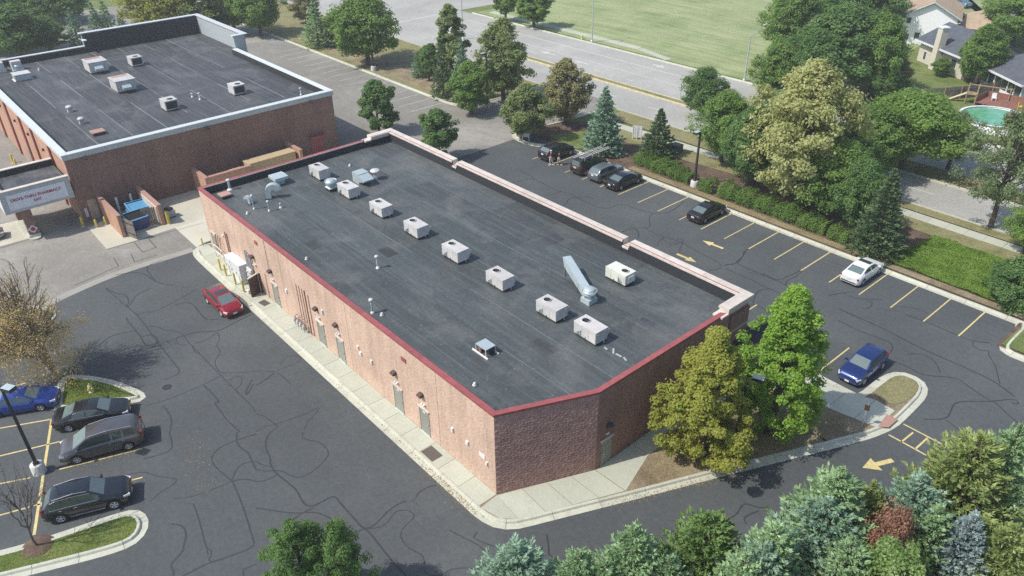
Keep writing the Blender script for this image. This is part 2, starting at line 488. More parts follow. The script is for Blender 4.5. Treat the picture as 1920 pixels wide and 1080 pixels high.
walk('road_sidewalk', slab_run((-41,52.6),(-24,53.4),1.6,10)+slab_run((-24,53.4),(-6,55.0),1.6,10)+slab_run((-6,55.0),(40,55.1),1.6,26), 'narrow concrete sidewalk between the shrub bank and the road', -.05, .02)
walk('far_sidewalk', slab_run((-102,84.3),(-62,84.3),1.5,16)+slab_run((-62,84.3),(-54,82.4),1.3,4), 'concrete sidewalk between the far kerb and the grass field', -.05, .02)
walk('verge_sidewalk', slab_run((-86,52.5),(-62,52.2),1.6,9), 'short concrete sidewalk behind the pharmacy trees', -.05, .02)

# planted bank in front of the car park
structure('bank', MB().poly([(-46.5,43.2),(14,43.6),(14,38.5),(60,38.5),(60,55),(-6,54.9),(-24,53.3),(-41,52.5),(-44,50)], .06), 'mulch', 'brown mulch planting bank between the front car park and the sidewalk', 'planting bed')
structure('bank', MB().poly([(-33,49.6),(-24,50.4),(-6,52.6),(60,52.8),(60,55),(-6,54.95),(-24,53.35),(-41,52.5),(-40,50.5)], .10), 'grass_dry', 'dry grass strip behind the planting bank beside the sidewalk', 'grass verge')
structure('bank', MB().poly([(-42,44),(-36.5,43.6),(-33,44.5),(-33,49),(-40,49.4)], .115), 'grass_lawn', 'green lawn patch under the small trees by the entrance drive', 'lawn')
structure('bank', MB().poly([(-28,43.62),(14,43.62),(14,44.5),(-28,44.5)], .12), 'soil_dry', 'dry soil margin just behind the front kerb', 'soil margin')
structure('bank', MB().poly([(14.2,38.7),(60,38.7),(60,44.0),(14.4,43.4)], .14), 'grass_lawn', 'grass corner at the end of the front parking row', 'lawn')
structure('verge', MB().poly([(-42,58.3),(-42,55),(-24,55.1),(-6,56.7),(100,56.8),(100,58.3)], .06), 'grass_dry', 'dry grass verge between the sidewalk and the road', 'grass verge')
structure('verge', MB().poly([(-62,42.9),(-165,42.9),(-165,58.3),(-59,58.3),(-58.5,50)], .05), 'grass_dry', 'dry grass bank with trees beside the pharmacy car park', 'grass verge')
structure('verge', MB().poly([(-68,44.2),(-100,44.2),(-96,50.5),(-64,49.5)], .055), 'soil_dry', 'brown soil patch under the roadside trees', 'soil')
kerb([(-165,42.5),(-60.6,42.5),(-58.6,43.5),(-57.6,46),(-57.4,58.4)], 'long kerb between the pharmacy car park and the tree bank', 1, 5, .25, sub=3)
kerb(chaikin([(-44.6,58.4),(-44.8,50),(-45.6,45),(-46.3,42.6),(-45.3,40.6),(-42.5,40.0),(-40.3,40.6),(-38.8,42.2),(-36.8,42.6),(-34,42.62)],2)+[(14.0,42.62)]+chaikin([(14.02,42.5),(14.0,39.2),(14.2,38.1),(15.2,37.6),(18,38.0),(44,38.4)],2), 'front kerb of the car park below the planted bank', 1, 3.2)

# islands of the back car park
def island(path, label, fill, name='island', inset=.55, z=.13):
    pth = chaikin(path, 2, True)
    k = kerb(pth+[pth[0]], 'kerb around '+label, 1, 2.4, .40)
    MB().poly(offset(pth, inset, True), z).build('turf', MATS[fill], k)
    return k
isl1 = [(-26.29, -18.26), (-28.39, -17.59), (-30.82, -16.6), (-29.99, -15.4), (-27.97, -13.93), (-25.99, -13.04), (-24.24, -12.46), (-23.68, -12.81), (-23.82, -13.58), (-25.18, -15.34)]
island(isl1[::-1], 'the half moon grass island with the hydrant', 'grass_lawn')
isl2 = [(-15.66, -23.71), (-14.91, -21.1), (-13.99, -17.19), (-13.4, -16.6), (-12.41, -16.47), (-11.46, -16.9), (-10.93, -17.75), (-11.21, -19.12), (-12.48, -22.26)] + [(-17,-33),(-19.5,-32)]
island(isl2[::-1] if False else isl2[::-1], 'the long grass island with the bare tree', 'grass_lawn')
isl3 = [(-46.51, -19.77), (-43.05, -15.6), (-41.53, -14.3), (-39.97, -14.41), (-39.19, -14.98), (-39.22, -16.5), (-40.63, -20.82)]
island(isl3[::-1], 'the small island half hidden by the brown tree', 'soil_dry')
# lane bank under the evergreens
structure('bank', MB().poly([(60,36),(25.4,31),(9.0,-5.5),(12,-60),(90,-60)], .05), 'mulch', 'mulch bank under the evergreen belt beside the lane', 'planting bed')
structure('bank', MB().poly([(2,-19),(6,-14),(12,-16),(12,-60),(0,-60)], .055), 'grass_lawn', 'lawn under the maple at the edge of the back lane', 'lawn')
kerb(chaikin([(30,32.6),(25.4,31),(9.0,-5.5),(8.6,-12)],1), 'kerb along the evergreen belt beside the lane', -1, 4)

# kerb and walks round the shop building
KB = [(-37.59, -2.12), (-28.87, -1.88), (-13.73, -1.81), (-9.47, -2.03), (-4.27, -1.92)]
ring = chaikin([(-43.4,.6),(-43.8,-.9),(-43.0,-1.75),(-41.5,-2.0),(-37.6,-2.0)],2)+[(-28.9,-2.0),(-9.5,-2.0),(-1.2,-2.0)]+chaikin([(-1.2,-2.0),(1.2,-2.0),(2.6,-1.2),(3.4,.6)],2)+[(5.9,6.2),(7.9,10.8),(9.5,14.4),(11.4,18.6)]+chaikin([(11.4,18.6),(13.3,23.0),(13.3,26.5),(13.2,28.9),(12.3,30.2),(10.6,30.1),(9.9,28.6),(9.85,25.2)],2)+[(9.8,25.2),(-43.6,25.2)]
kerb(ring, 'kerb and gutter round the shop building', 1, 3.0)
inner = offset(ring, .62)
structure('building_bed', MB().poly(inner+[(-43.6,.6)], .145), 'soil_dry', 'dry soil bed between the end wall and the lane kerb', 'planting bed')
gl = []
for k in range(21):
    x0, x1 = -43.0+k*2.05, -43.0+(k+1)*2.05-.025
    if x1 > .2: x1 = .2
    gl.append([(x0,-1.36),(x1,-1.36),(x1,-.02),(x0,-.02)])
gl[0] = [(-43.0,-1.0),(-40.98,-1.36),(-40.98,-.02),(-43.0,-.02)]
gl.append([(.225,-1.36),(1.6,-1.05),(2.35,-.3),(.1,-.02)])
d = Vector((2.59,5.92)).normalized(); n = Vector((d.y,-d.x))
a0 = Vector((.12,-.02)); c0 = Vector((2.38,-.28))
for k in range(4):
    t0, t1 = k/4, (k+1)/4-.006
    i0, i1 = a0.lerp(Vector((2.62,5.92)), t0), a0.lerp(Vector((2.62,5.92)), t1)
    o0, o1 = c0.lerp(Vector((5.05,6.0)), t0), c0.lerp(Vector((5.05,6.0)), t1)
    gl.append([tuple(i0),tuple(o0),tuple(o1),tuple(i1)])
gl.append([(2.62,5.95),(5.07,6.03),(3.98,9.4),(2.62,9.4)])
for k in range(5): gl.append([(2.62,9.43+k*2.3),(3.98,9.43+k*2.3),(3.98,9.43+k*2.3+2.27),(2.62,9.43+k*2.3+2.27)])
walk('building_sidewalk', gl, 'pale concrete sidewalk in slabs along the back of the shop building', .0, .165)
fw = slab_run((-42.5,24.55),(4.1,24.55),-3.5,20)
fw += [[(4.13,21.05),(6.6,21.05),(6.6,24.55),(4.13,24.55)],[(6.63,21.6),(9.2,22.1),(9.2,24.55),(6.63,24.55)],[(9.23,22.1),(11.0,22.4),(11.0,25.3),(9.23,24.6)],[(11.03,22.42),(12.45,22.7),(12.45,25.2),(11.03,25.3)]]
walk('front_walk', fw, 'concrete walk along the shop fronts ending at a kerb ramp', .0, .165)
structure('island_turf', MB().poly(chaikin([(10.6,25.7),(12.4,25.6),(12.6,28.5),(11.9,29.5),(10.9,29.4),(10.5,28.4)],2,True), .172), 'grass_dry', 'small dry grass island at the end of the front walk', 'grass island')
pad = tag(MB().poly([(12.27, 24.45), (13.01, 24.46), (12.98, 23.24), (12.46, 22.82)], .175).build('tactile_pad', plain('tactile_red', (.42,.24,.19), .8, obj=False)), 'red tactile paving pad on the kerb ramp', 'tactile pad', None, 'structure')

# concrete pads and patches of the pharmacy yard
structure('service_pad', MB().poly([(-55.03, -7.56), (-49.15, -7.6), (-49.04, -4.1), (-49.22, 1.92), (-51.63, 3.02), (-55.61, 4.66), (-58.23, 0.81), (-56.06, -5.48)], -.006), 'concrete_pad', 'pale concrete pad before the bin enclosure of the pharmacy', 'concrete pad')
structure('service_pad', MB().poly([(-56.85, -15.19), (-56.82, -12.55), (-61.97, -12.25), (-62.46, -15.96), (-56.68, -17.05)], -.006), 'concrete_pad', 'pale concrete apron beside the drive through column', 'concrete pad')
structure('service_pad', MB().poly([(-56.9,-1),(-42.4,-1),(-42.4,23),(-56.9,23)], -.007), 'concrete_pad', 'concrete service alley between the two buildings', 'concrete pad')
structure('pavement_patch', MB().poly([(-48.89, -5.08), (-48.76, -3.79), (-46.2, -3.92), (-46.14, -5.26)], -.007), 'asphalt_worn', 'square repair patch in the worn pavement', 'patch')
structure('pavement_patch', MB().poly([(-47.33, -7.63), (-46.97, -6.32), (-44.82, -6.4), (-44.53, -7.99)], -.007), 'asphalt_worn', 'second repair patch in the worn pavement', 'patch')
structure('pavement_patch', MB().poly([(-86.24, 34.1), (-87.59, 36.45), (-84.7, 36.54), (-84.48, 34.72)], -.007), 'asphalt_worn', 'dark repair patch in the pharmacy car park', 'patch')
# stall lines
painted('parking_line', [((-24.09+2.74*k,37.62),(-24.09+2.74*k,42.6),.11) for k in range(-5,14)], 'line_yellow', lot, .006)
left_lines = [[(-27.34, -21.29), (-25.95, -18.38)], [(-24.32, -21.92), (-23.15, -18.6)], [(-21.55, -22.49), (-20.81, -20.93)], [(-18.67, -23.09), (-18.04, -21.14)], [(-18.04, -21.14), (-16.09, -15.61)], [(-20.39, -19.35), (-18.74, -14.7)], [(-31.76, -19.33), (-31.63, -18.72)]]
painted('parking_line', [(*l,.11) for l in left_lines]+[(*[(-25.95, -18.38), (-15.66, -21.94)],.17)], 'line_yellow', lot, .006)
painted('parking_line', [((-1.6+2.74*k,25.3),(-1.6+2.74*k,29.9),.11) for k in range(-14,4)], 'line_yellow', lot, .006)
painted('hatch_line', [(*l,.12) for l in ([(13.25, 22.77), (16.22, 22.68)], [(13.42, 24.51), (16.19, 24.45)], [(14.23, 24.16), (14.14, 22.7)], [(15.1, 24.36), (15.04, 22.73)], [(16.01, 24.25), (15.92, 22.76)])], 'line_yellow', lot, .007)
painted('lane_arrow', [arrow_pts((-11.59, 35.78),(-9.29, 35.92)), arrow_pts((-9.37, 31.95),(-11.59, 31.89)), arrow_pts((13.6, 18.64),(14.56, 20.69),.56,.17)], 'line_yellow', lot, .006)
# faint bay lines of the pharmacy lot
painted('parking_line', [((-62-2.8*k,36.9),(-62-2.8*k,42.1),.1) for k in range(0,16)], 'line_white', bpy.data.objects['worn_pavement'], -.008)
# drains, manholes
def disc(name, c, r, mat, label, z=.006, cat='manhole cover'):
    o = tag(MB().lathe([(.0,.008),(r*.8,.008),(r*.8,.002),(r*.88,.002),(r*.88,.010),(r,.010),(r,0)][::-1], (0,0,0), 20, False).build(name, MATS[mat], None), label, cat)
    o.location = (c[0], c[1], z); return o
disc('manhole_cover', (-24.07, -11.1), .33, 'dark_metal', 'dark round drain cover near the half moon island')
disc('manhole_cover', (-3.49, -3.97), .42, 'asphalt_dark', 'round manhole cover set in asphalt by the corner kerb')
g = tag(MB().box(-.62,.62,-.42,.42,0,.012).build('pit_cover', plain('rust_brown', (.11,.095,.08), .8)), 'square dark brown pit cover in the concrete sidewalk', 'pit cover')
g.location = (*(-5.43, -0.87), .167)
# crack sealant
CR = [[(-41.69, -10.01), (-37.26, -9.63), (-35.1, -9.37), (-31.59, -9.51), (-29.93, -9.58), (-26.47, -9.62), (-25.38, -9.64), (-25.03, -9.97), (-25.06, -10.95)], [(-41.61, -9.92), (-40.0, -9.64), (-39.45, -9.03), (-37.98, -9.17), (-37.26, -9.63)], [(-38.96, -7.02), (-38.55, -8.53), (-37.97, -8.84), (-37.08, -9.58)], [(-35.46, -9.47), (-35.29, -8.53), (-34.93, -8.44), (-34.91, -7.67), (-35.38, -6.01), (-35.93, -4.03)], [(-34.69, -6.51), (-34.61, -5.73), (-34.06, -5.26), (-32.77, -5.31), (-31.0, -5.46), (-30.36, -5.05), (-30.07, -4.49)], [(-35.68, -10.15), (-35.16, -10.32), (-33.31, -10.3), (-31.79, -10.29), (-30.71, -10.45), (-30.17, -10.12), (-30.0, -9.66), (-30.48, -9.38), (-31.35, -9.39), (-31.81, -9.75), (-31.81, -10.17)], [(-32.99, -9.23), (-32.37, -8.7), (-31.5, -8.58), (-31.08, -7.98), (-30.17, -7.68), (-29.66, -7.67)], [(-30.02, -9.55), (-29.78, -8.48), (-29.75, -7.63), (-29.43, -6.45), (-28.39, -5.44), (-28.72, -3.82), (-28.98, -2.07)], [(-29.66, -7.67), (-28.28, -7.77), (-26.99, -7.66), (-24.92, -7.66), (-23.1, -7.6), (-21.78, -7.56), (-19.87, -7.5), (-17.64, -7.42), (-17.12, -7.47)], [(-29.74, -8.17), (-29.4, -8.46), (-28.61, -8.39), (-28.34, -7.97)], [(-28.02, -7.35), (-27.9, -6.42), (-28.3, -5.48)], [(-28.26, -5.44), (-27.17, -5.74), (-26.69, -6.28), (-25.55, -6.34), (-24.9, -7.15), (-23.86, -7.48), (-22.96, -7.46), (-22.37, -6.68), (-21.44, -5.42)], [(-27.97, -7.69), (-26.95, -7.88), (-26.42, -7.68)], [(-31.27, -14.66), (-31.39, -14.05), (-31.21, -12.82), (-31.09, -11.66), (-30.58, -10.7), (-30.17, -10.12)], [(-32.87, -13.61), (-33.01, -12.97), (-33.61, -12.28), (-33.53, -11.38), (-33.04, -10.28)], [(-22.72, -7.66), (-22.56, -8.65), (-22.55, -10.24), (-22.63, -11.66), (-22.99, -13.03)], [(-22.45, -9.0), (-20.96, -8.92), (-19.78, -8.93), (-20.11, -9.09), (-19.89, -9.28), (-18.75, -9.28), (-17.7, -9.36), (-15.92, -9.19)], [(-21.79, -7.45), (-21.86, -6.59), (-21.28, -6.54), (-20.53, -7.1), (-20.43, -7.45)], [(-20.67, -6.1), (-19.69, -7.07), (-19.2, -7.2), (-20.16, -6.23)], [(-22.24, -12.09), (-21.06, -12.05), (-20.1, -12.23), (-19.38, -12.63), (-19.09, -12.7)], [(-19.15, -12.77), (-17.98, -13.02), (-17.29, -13.29), (-17.38, -14.04), (-17.71, -14.95)], [(-16.94, -16.29), (-16.84, -15.84), (-16.38, -15.24), (-15.69, -14.99), (-14.72, -14.17), (-14.38, -14.05), (-14.15, -14.38), (-14.1, -15.23), (-13.71, -15.93)], [(-11.96, -11.53), (-12.04, -12.28), (-12.22, -13.14), (-12.45, -14.05), (-12.95, -14.76)], [(-11.96, -11.53), (-14.1, -11.83), (-14.92, -11.66), (-15.4, -10.91), (-15.42, -10.17), (-15.13, -8.99), (-15.01, -8.48)], [(-16.05, -9.33), (-15.36, -9.73), (-14.46, -9.86), (-13.75, -9.63), (-12.77, -9.82), (-11.93, -9.94)], [(-12.07, -11.48), (-12.78, -10.89), (-13.0, -10.26), (-12.6, -9.62)], [(-11.96, -11.53), (-11.79, -11.08), (-11.45, -10.7), (-10.96, -10.41)], [(-11.88, -11.52), (-10.63, -11.7), (-8.61, -12.11), (-7.09, -12.49), (-6.45, -12.63), (-6.3, -13.03), (-6.63, -14.22), (-6.87, -14.97), (-6.93, -15.17), (-7.0, -15.98), (-7.05, -16.56)], [(-6.87, -14.97), (-7.15, -15.08), (-7.36, -14.76), (-7.77, -14.67), (-7.92, -14.84), (-7.51, -14.93)], [(-11.76, -14.07), (-10.78, -14.22), (-9.63, -14.45), (-8.25, -14.78), (-7.78, -14.82)], [(-11.13, -15.68), (-10.71, -15.29), (-10.16, -15.19), (-9.55, -15.39), (-9.16, -15.66), (-8.65, -15.93), (-8.33, -16.66), (-8.11, -16.82), (-7.63, -16.81), (-7.39, -16.94)], [(-4.8, -14.04), (-5.26, -13.9), (-5.11, -13.34), (-5.1, -13.19)], [(-14.53, -7.65), (-14.04, -8.27), (-13.19, -8.64), (-12.18, -8.81), (-11.77, -9.06), (-11.19, -9.12), (-10.59, -9.14), (-9.51, -8.96), (-8.51, -8.85), (-7.91, -8.99), (-7.11, -9.06), (-6.75, -8.81), (-6.7, -8.12), (-6.65, -7.5), (-6.41, -7.32), (-6.05, -7.39), (-4.79, -7.4), (-3.45, -7.41), (-2.8, -7.27), (-1.24, -7.38), (0.18, -7.43), (1.15, -7.39)], [(-11.93, -9.94), (-11.42, -9.64), (-11.08, -9.17), (-10.74, -8.79), (-10.08, -8.58), (-9.48, -8.34), (-9.3, -7.97), (-9.36, -7.09), (-9.7, -6.23), (-10.07, -5.73), (-10.79, -5.61), (-11.54, -5.68), (-12.19, -6.22), (-12.69, -6.29), (-13.08, -6.04)], [(-10.96, -10.41), (-10.62, -10.03), (-10.59, -9.23)], [(-8.91, -11.38), (-7.55, -10.32), (-6.92, -9.78), (-6.48, -9.13), (-5.96, -8.71), (-5.32, -8.45), (-4.61, -8.41), (-4.11, -8.44)], [(-6.58, -10.31), (-6.71, -9.54), (-6.6, -8.8)], [(-4.9, -10.34), (-4.84, -9.77), (-4.58, -9.4)], [(-3.21, -8.88), (-3.41, -8.24), (-3.29, -7.6), (-3.0, -7.06), (-3.14, -6.32), (-3.43, -5.57), (-3.45, -4.5), (-3.05, -3.9), (-3.38, -3.47), (-3.39, -2.66), (-3.15, -2.22)], [(-3.45, -7.41), (-2.9, -7.02), (-2.61, -6.48), (-2.77, -5.91), (-3.07, -5.33), (-2.99, -5.01), (-2.57, -4.62), (-2.11, -4.56), (-1.88, -4.91), (-1.72, -5.78), (-1.26, -6.14), (-0.61, -6.26), (-0.0, -6.14), (0.58, -5.9), (1.09, -6.14), (1.48, -6.5), (1.94, -6.44), (2.42, -5.97), (2.36, -5.38), (2.89, -4.59), (3.46, -4.29)], [(0.18, -3.73), (0.94, -3.53), (1.7, -3.26), (2.47, -3.1), (3.07, -3.26), (3.44, -3.52)], [(1.65, -3.03), (2.4, -2.75), (3.24, -2.38)], [(1.38, -2.61), (1.56, -3.05)], [(-12.6, -9.62), (-12.09, -9.5), (-11.52, -9.14)], [(-21.44, -5.42), (-21.11, -4.93), (-20.42, -4.41), (-20.47, -3.74), (-20.24, -2.75), (-20.54, -2.09), (-21.17, -2.15), (-21.51, -2.65), (-21.39, -3.27), (-20.91, -3.73)], [(-19.88, -6.16), (-20.0, -5.37), (-20.35, -4.45)], [(-20.21, -4.3), (-19.15, -4.19), (-18.25, -4.23)], [(-15.2, -8.39), (-15.33, -7.74), (-14.97, -6.94), (-14.85, -6.2), (-14.55, -4.73), (-14.68, -4.04), (-14.46, -4.0), (-14.11, -4.56), (-13.8, -5.24), (-13.25, -5.84)], [(-16.92, -7.57), (-16.35, -7.25), (-15.46, -7.09), (-14.9, -7.07)], [(-15.03, -7.01), (-14.66, -7.0), (-14.53, -7.65)], [(-34.28, 31.3), (-33.77, 33.46), (-33.23, 33.77), (-31.12, 33.64), (-29.4, 33.42), (-27.82, 34.1), (-26.71, 33.8), (-25.01, 33.69), (-22.67, 33.85), (-22.44, 35.04), (-22.59, 35.82), (-21.71, 36.3), (-20.32, 36.39), (-18.68, 36.78), (-17.76, 37.78), (-17.7, 39.22), (-18.25, 41.46)], [(-36.19, 34.2), (-34.61, 34.22), (-33.23, 33.77)], [(-29.41, 31.63), (-28.78, 32.82), (-29.0, 33.84)], [(-26.71, 33.8), (-27.05, 32.94), (-26.21, 31.91), (-26.27, 31.37)], [(-26.71, 33.8), (-25.95, 34.87), (-25.21, 34.92)], [(-18.68, 36.78), (-18.12, 35.59), (-16.84, 34.38), (-17.01, 33.77), (-17.9, 32.8), (-18.05, 31.79), (-17.84, 30.77)], [(-17.01, 33.77), (-15.65, 33.56), (-14.41, 33.68), (-12.6, 34.04), (-11.09, 33.73), (-9.55, 33.51), (-8.21, 33.51), (-7.38, 32.97), (-7.19, 33.71), (-6.75, 34.73), (-7.29, 36.35), (-7.72, 37.4)], [(-14.5, 33.58), (-14.32, 32.57), (-13.89, 31.85)], [(-14.41, 33.27), (-13.63, 32.92), (-13.03, 33.18), (-12.95, 32.09)], [(-13.03, 33.18), (-12.6, 34.04), (-12.85, 34.57), (-13.54, 34.22)], [(-12.51, 33.94), (-11.98, 32.76), (-11.45, 32.19)], [(-17.54, 32.98), (-16.48, 32.25), (-16.06, 31.48)], [(-7.38, 32.97), (-7.25, 32.4), (-7.67, 31.59)], [(-5.13, 34.02), (-4.09, 34.12), (-3.61, 34.64)], [(3.4, 34.34), (5.26, 34.34), (7.51, 34.29), (9.82, 33.89), (11.85, 33.86), (13.0, 33.9), (14.25, 33.85), (15.66, 33.78), (17.27, 33.02)], [(4.06, 32.73), (6.19, 32.57), (7.68, 32.86), (8.42, 32.88), (8.89, 32.36), (9.05, 31.39), (8.98, 30.69)], [(9.26, 30.75), (10.71, 30.89), (11.6, 30.69), (12.32, 31.02), (13.07, 31.72), (13.81, 32.2), (14.83, 31.74), (16.06, 31.35), (16.78, 31.3), (17.59, 30.74), (18.33, 30.35), (18.87, 29.97)], [(9.96, 32.27), (10.22, 32.81), (10.83, 33.23), (11.6, 33.08), (12.09, 32.65), (12.57, 31.99)], [(14.12, 25.99), (15.14, 27.12), (15.0, 28.08), (14.76, 29.06), (15.01, 29.76), (15.68, 30.51), (16.48, 31.39), (17.36, 32.79), (17.82, 32.45), (17.4, 32.2)], [(15.17, 27.05), (15.81, 26.77), (16.3, 26.63)], [(7.37, 37.52), (8.59, 37.7), (9.64, 37.73), (11.54, 37.63), (12.6, 37.74), (13.49, 38.46)], [(12.6, 37.74), (12.75, 37.12), (13.44, 36.86), (13.91, 37.37), (14.05, 36.77), (14.84, 35.93), (15.42, 34.9), (16.04, 33.74)], [(7.29, 31.51), (7.78, 31.4), (7.81, 30.92), (7.44, 31.02)], [(4.48, 35.82), (4.97, 36.21), (4.74, 37.32), (4.22, 37.21)], [(2.36, 36.89), (3.39, 36.76), (5.07, 38.29)], [(6.52, 38.36), (7.57, 39.21), (8.51, 39.06)], [(-7.39, 33.59), (-6.82, 34.11), (-7.0, 34.87), (-7.19, 36.19), (-7.59, 36.65), (-7.66, 37.71)], [(-6.75, 34.5), (-5.45, 34.45), (-4.3, 34.46), (-3.35, 34.48), (-2.25, 34.49), (-1.75, 34.45), (-0.94, 34.37), (-0.41, 34.38)], [(-4.3, 34.46), (-3.71, 34.79), (-2.88, 34.49), (-2.45, 35.06), (-2.43, 35.9), (-2.23, 36.72), (-2.23, 37.75)], [(-1.75, 34.45), (-2.13, 35.42), (-1.84, 36.34), (-2.04, 36.93), (-1.98, 37.61)], [(-6.97, 33.0), (-5.37, 32.88), (-4.1, 33.06), (-2.9, 32.81), (-2.31, 32.87), (-1.73, 32.94), (-1.17, 32.79), (-0.14, 33.08)], [(-1.93, 29.84), (-2.21, 30.36), (-2.75, 31.63), (-2.69, 32.26), (-2.35, 32.82)], [(-1.17, 32.79), (-0.87, 32.19), (-0.75, 31.41), (-0.43, 30.85)], [(-2.04, 29.54), (-1.54, 29.82), (-1.02, 29.85), (-0.16, 29.56), (0.3, 29.54), (0.72, 29.57)], [(-0.22, 28.12), (0.21, 27.75), (0.63, 27.79), (0.65, 28.32), (1.02, 28.64)], [(1.66, 35.52), (2.11, 36.66), (2.87, 37.78)], [(3.14, 34.41), (4.13, 34.27), (5.48, 34.29)], [(10.36, 8.65), (10.61, 9.61), (10.35, 10.39), (10.47, 10.76), (11.15, 10.98), (11.49, 11.44)], [(11.27, 10.8), (10.94, 9.67), (11.38, 9.42)], [(8.72, 4.73), (8.8, 5.82), (9.27, 6.7)], [(4.19, 0.24), (5.05, -0.36), (5.26, -0.67), (6.36, -0.39)], [(-43.47, -8.54), (-42.72, -7.01), (-41.56, -6.46), (-39.56, -6.33), (-38.04, -5.35)], [(-43.3, -4.37), (-43.22, -5.76), (-42.3, -6.2), (-39.79, -6.25)]]
rng = random.Random(5)
for p in CR:
    pts = chaikin(p, 2) if len(p) > 2 else p
    mb = MB(); ribbon(mb, pts, rng.uniform(.06,.105), .0045+.0001*rng.random(), .010, rng)
    mb.build('crack_seal', MATS['crack_sealant'], lot)
CW = [[(-48.64, -5.14), (-46.18, -5.22), (-46.25, -3.93)], [(-48.74, -3.82), (-46.25, -3.93)], [(-56.48, -15.26), (-56.5, -13.27), (-56.57, -11.69)], [(-47.01, -7.66), (-44.95, -7.83), (-44.04, -11.91)], [(-46.69, -6.17), (-44.71, -6.46), (-44.68, -4.37)], [(-54.1, -15.76), (-53.0, -15.31), (-50.17, -15.15)], [(-49.1, -7.62), (-48.8, -3.67), (-48.23, 1.65)]]
for p in CW:
    mb = MB(); ribbon(mb, p, .06, -.004, .012, rng)
    mb.build('crack_seal', MATS['crack_sealant'], bpy.data.objects['worn_pavement'])

# ---------------------------------------------------------------- the shop building
O = [(0,0),(2.59,5.92),(2.59,21.0),(-42.1,21.0),(-42.1,0)]
I1, I2 = offset(O, .28, True), offset(O, .38, True)
DECK, TOP, FT = 5.70, 6.35, 6.78
shop = empty('shop_building', (0,0,0), 0, 'long flat roofed brick shop building with red coping', 'building')
plain('split_block', (.45,.275,.24), .95, var=.14, scale=2.5, obj=False, spec=.1)
def lerp2(a, b, t): return (a[0]+(b[0]-a[0])*t, a[1]+(b[1]-a[1])*t)
def edge_prism(mb, i, o, n, z0, z1, t0=0, t1=1):
    j = (i+1) % len(o)
    return mb.prism([lerp2(o[i],o[j],t0), lerp2(o[i],o[j],t1), lerp2(n[i],n[j],t1), lerp2(n[i],n[j],t0)], z0, z1)
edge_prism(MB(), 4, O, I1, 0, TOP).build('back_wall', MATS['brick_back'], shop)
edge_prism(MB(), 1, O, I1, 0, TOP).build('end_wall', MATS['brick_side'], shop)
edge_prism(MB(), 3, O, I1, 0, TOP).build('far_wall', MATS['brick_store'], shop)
cw = edge_prism(MB(), 0, O, I1, 0, TOP).build('corner_wall', MATS['split_block'], shop)
for i,(t0,t1) in ((0,(0,1)),(1,(0,1)),(3,(0,1)),(4,(0,1))):
    edge_prism(MB(), i, I1, I2, DECK-.1, TOP-.02).build('parapet_lining', MATS['black_rubber'], shop)
# split-faced blocks of the corner wall
rb = random.Random(11)
def block_mesh(k):
    mb = MB(); w, h = .398, .193; nx, nz = 5, 4; vs = []
    for j in range(nz):
        for i in range(nx):
            ed = i in (0,nx-1) or j in (0,nz-1)
            vs.append((i/(nx-1)*w, -(rb.uniform(.004,.02) if ed else rb.uniform(.012,.028)), j/(nz-1)*h))
    fs = [(j*nx+i, j*nx+i+1, (j+1)*nx+i+1, (j+1)*nx+i) for j in range(nz-1) for i in range(nx-1)]
    b = [(0,.02,0),(w,.02,0),(w,.02,h),(0,.02,h)]; n = len(vs)
    fs += [(0,n,n+1,nx-1)]
    return mb.add(vs+b, [(j*nx+i, j*nx+i+1, (j+1)*nx+i+1, (j+1)*nx+i) for j in range(nz-1) for i in range(nx-1)] + [(n,n+1,nx-1,0),(n+2,n+3,(nz-1)*nx,nz*nx-1),(n+3,n,0,(nz-1)*nx),(n+1,n+2,nz*nx-1,nx-1)])
bm_ = [block_mesh(k) for k in range(8)]
bme = [b.mesh('block', MATS['split_block']) for b in bm_]
ang = math.atan2(5.92,2.59); dv = Vector((math.cos(ang),math.sin(ang)))
rest = MB(); cnt = 0
for row in range(29,-1,-1):
    off = .2 if row % 2 else 0
    for c in range(16):
        s = c*.4035+off*(1 if c < 16 else 0)
        if s+.398 > 6.46: continue
        x, y, z = dv.x*s, dv.y*s, .16+row*.204
        if cnt < 300:
            o = link('block', bme[rb.randrange(8)], cw, (x,y,z), (0,0,ang)); cnt += 1
        else:
            b = bm_[rb.randrange(8)]; ca, sa = math.cos(ang), math.sin(ang)
            rest.add([(x+vx*ca-vy*sa, y+vx*sa+vy*ca, z+vz) for vx,vy,vz in b.v], b.f)
tag(rest.build('block_courses', MATS['split_block'], cw), None, None, None, 'stuff')
# coping sections
C0, C1 = offset(O, -.05, True), offset(O, .315, True)
def coping(i, t0, t1, step=3.4):
    L = math.dist(O[i], O[(i+1)%5])*(t1-t0); n = max(1, round(L/step))
    for k in range(n):
        a, b = t0+(t1-t0)*k/n, t0+(t1-t0)*((k+1)/n)-.006/ math.dist(O[i], O[(i+1)%5])
        mb = MB()
        edge_prism(mb, i, C0, C1, TOP-.07, TOP+.09, a, b)
        mb.build('coping', MATS['coping_red'], shop)
coping(4, 0, 1); coping(0, 0, 1); coping(1, 0, .82, 3.2); coping(3, .155, 1)
# thin light drip edge on the inside of the far coping
edge_prism(MB(), 3, offset(O,.32,True), offset(O,.36,True), TOP+.0, TOP+.085, .16, 1).build('drip_edge', MATS['white_coping'], shop)
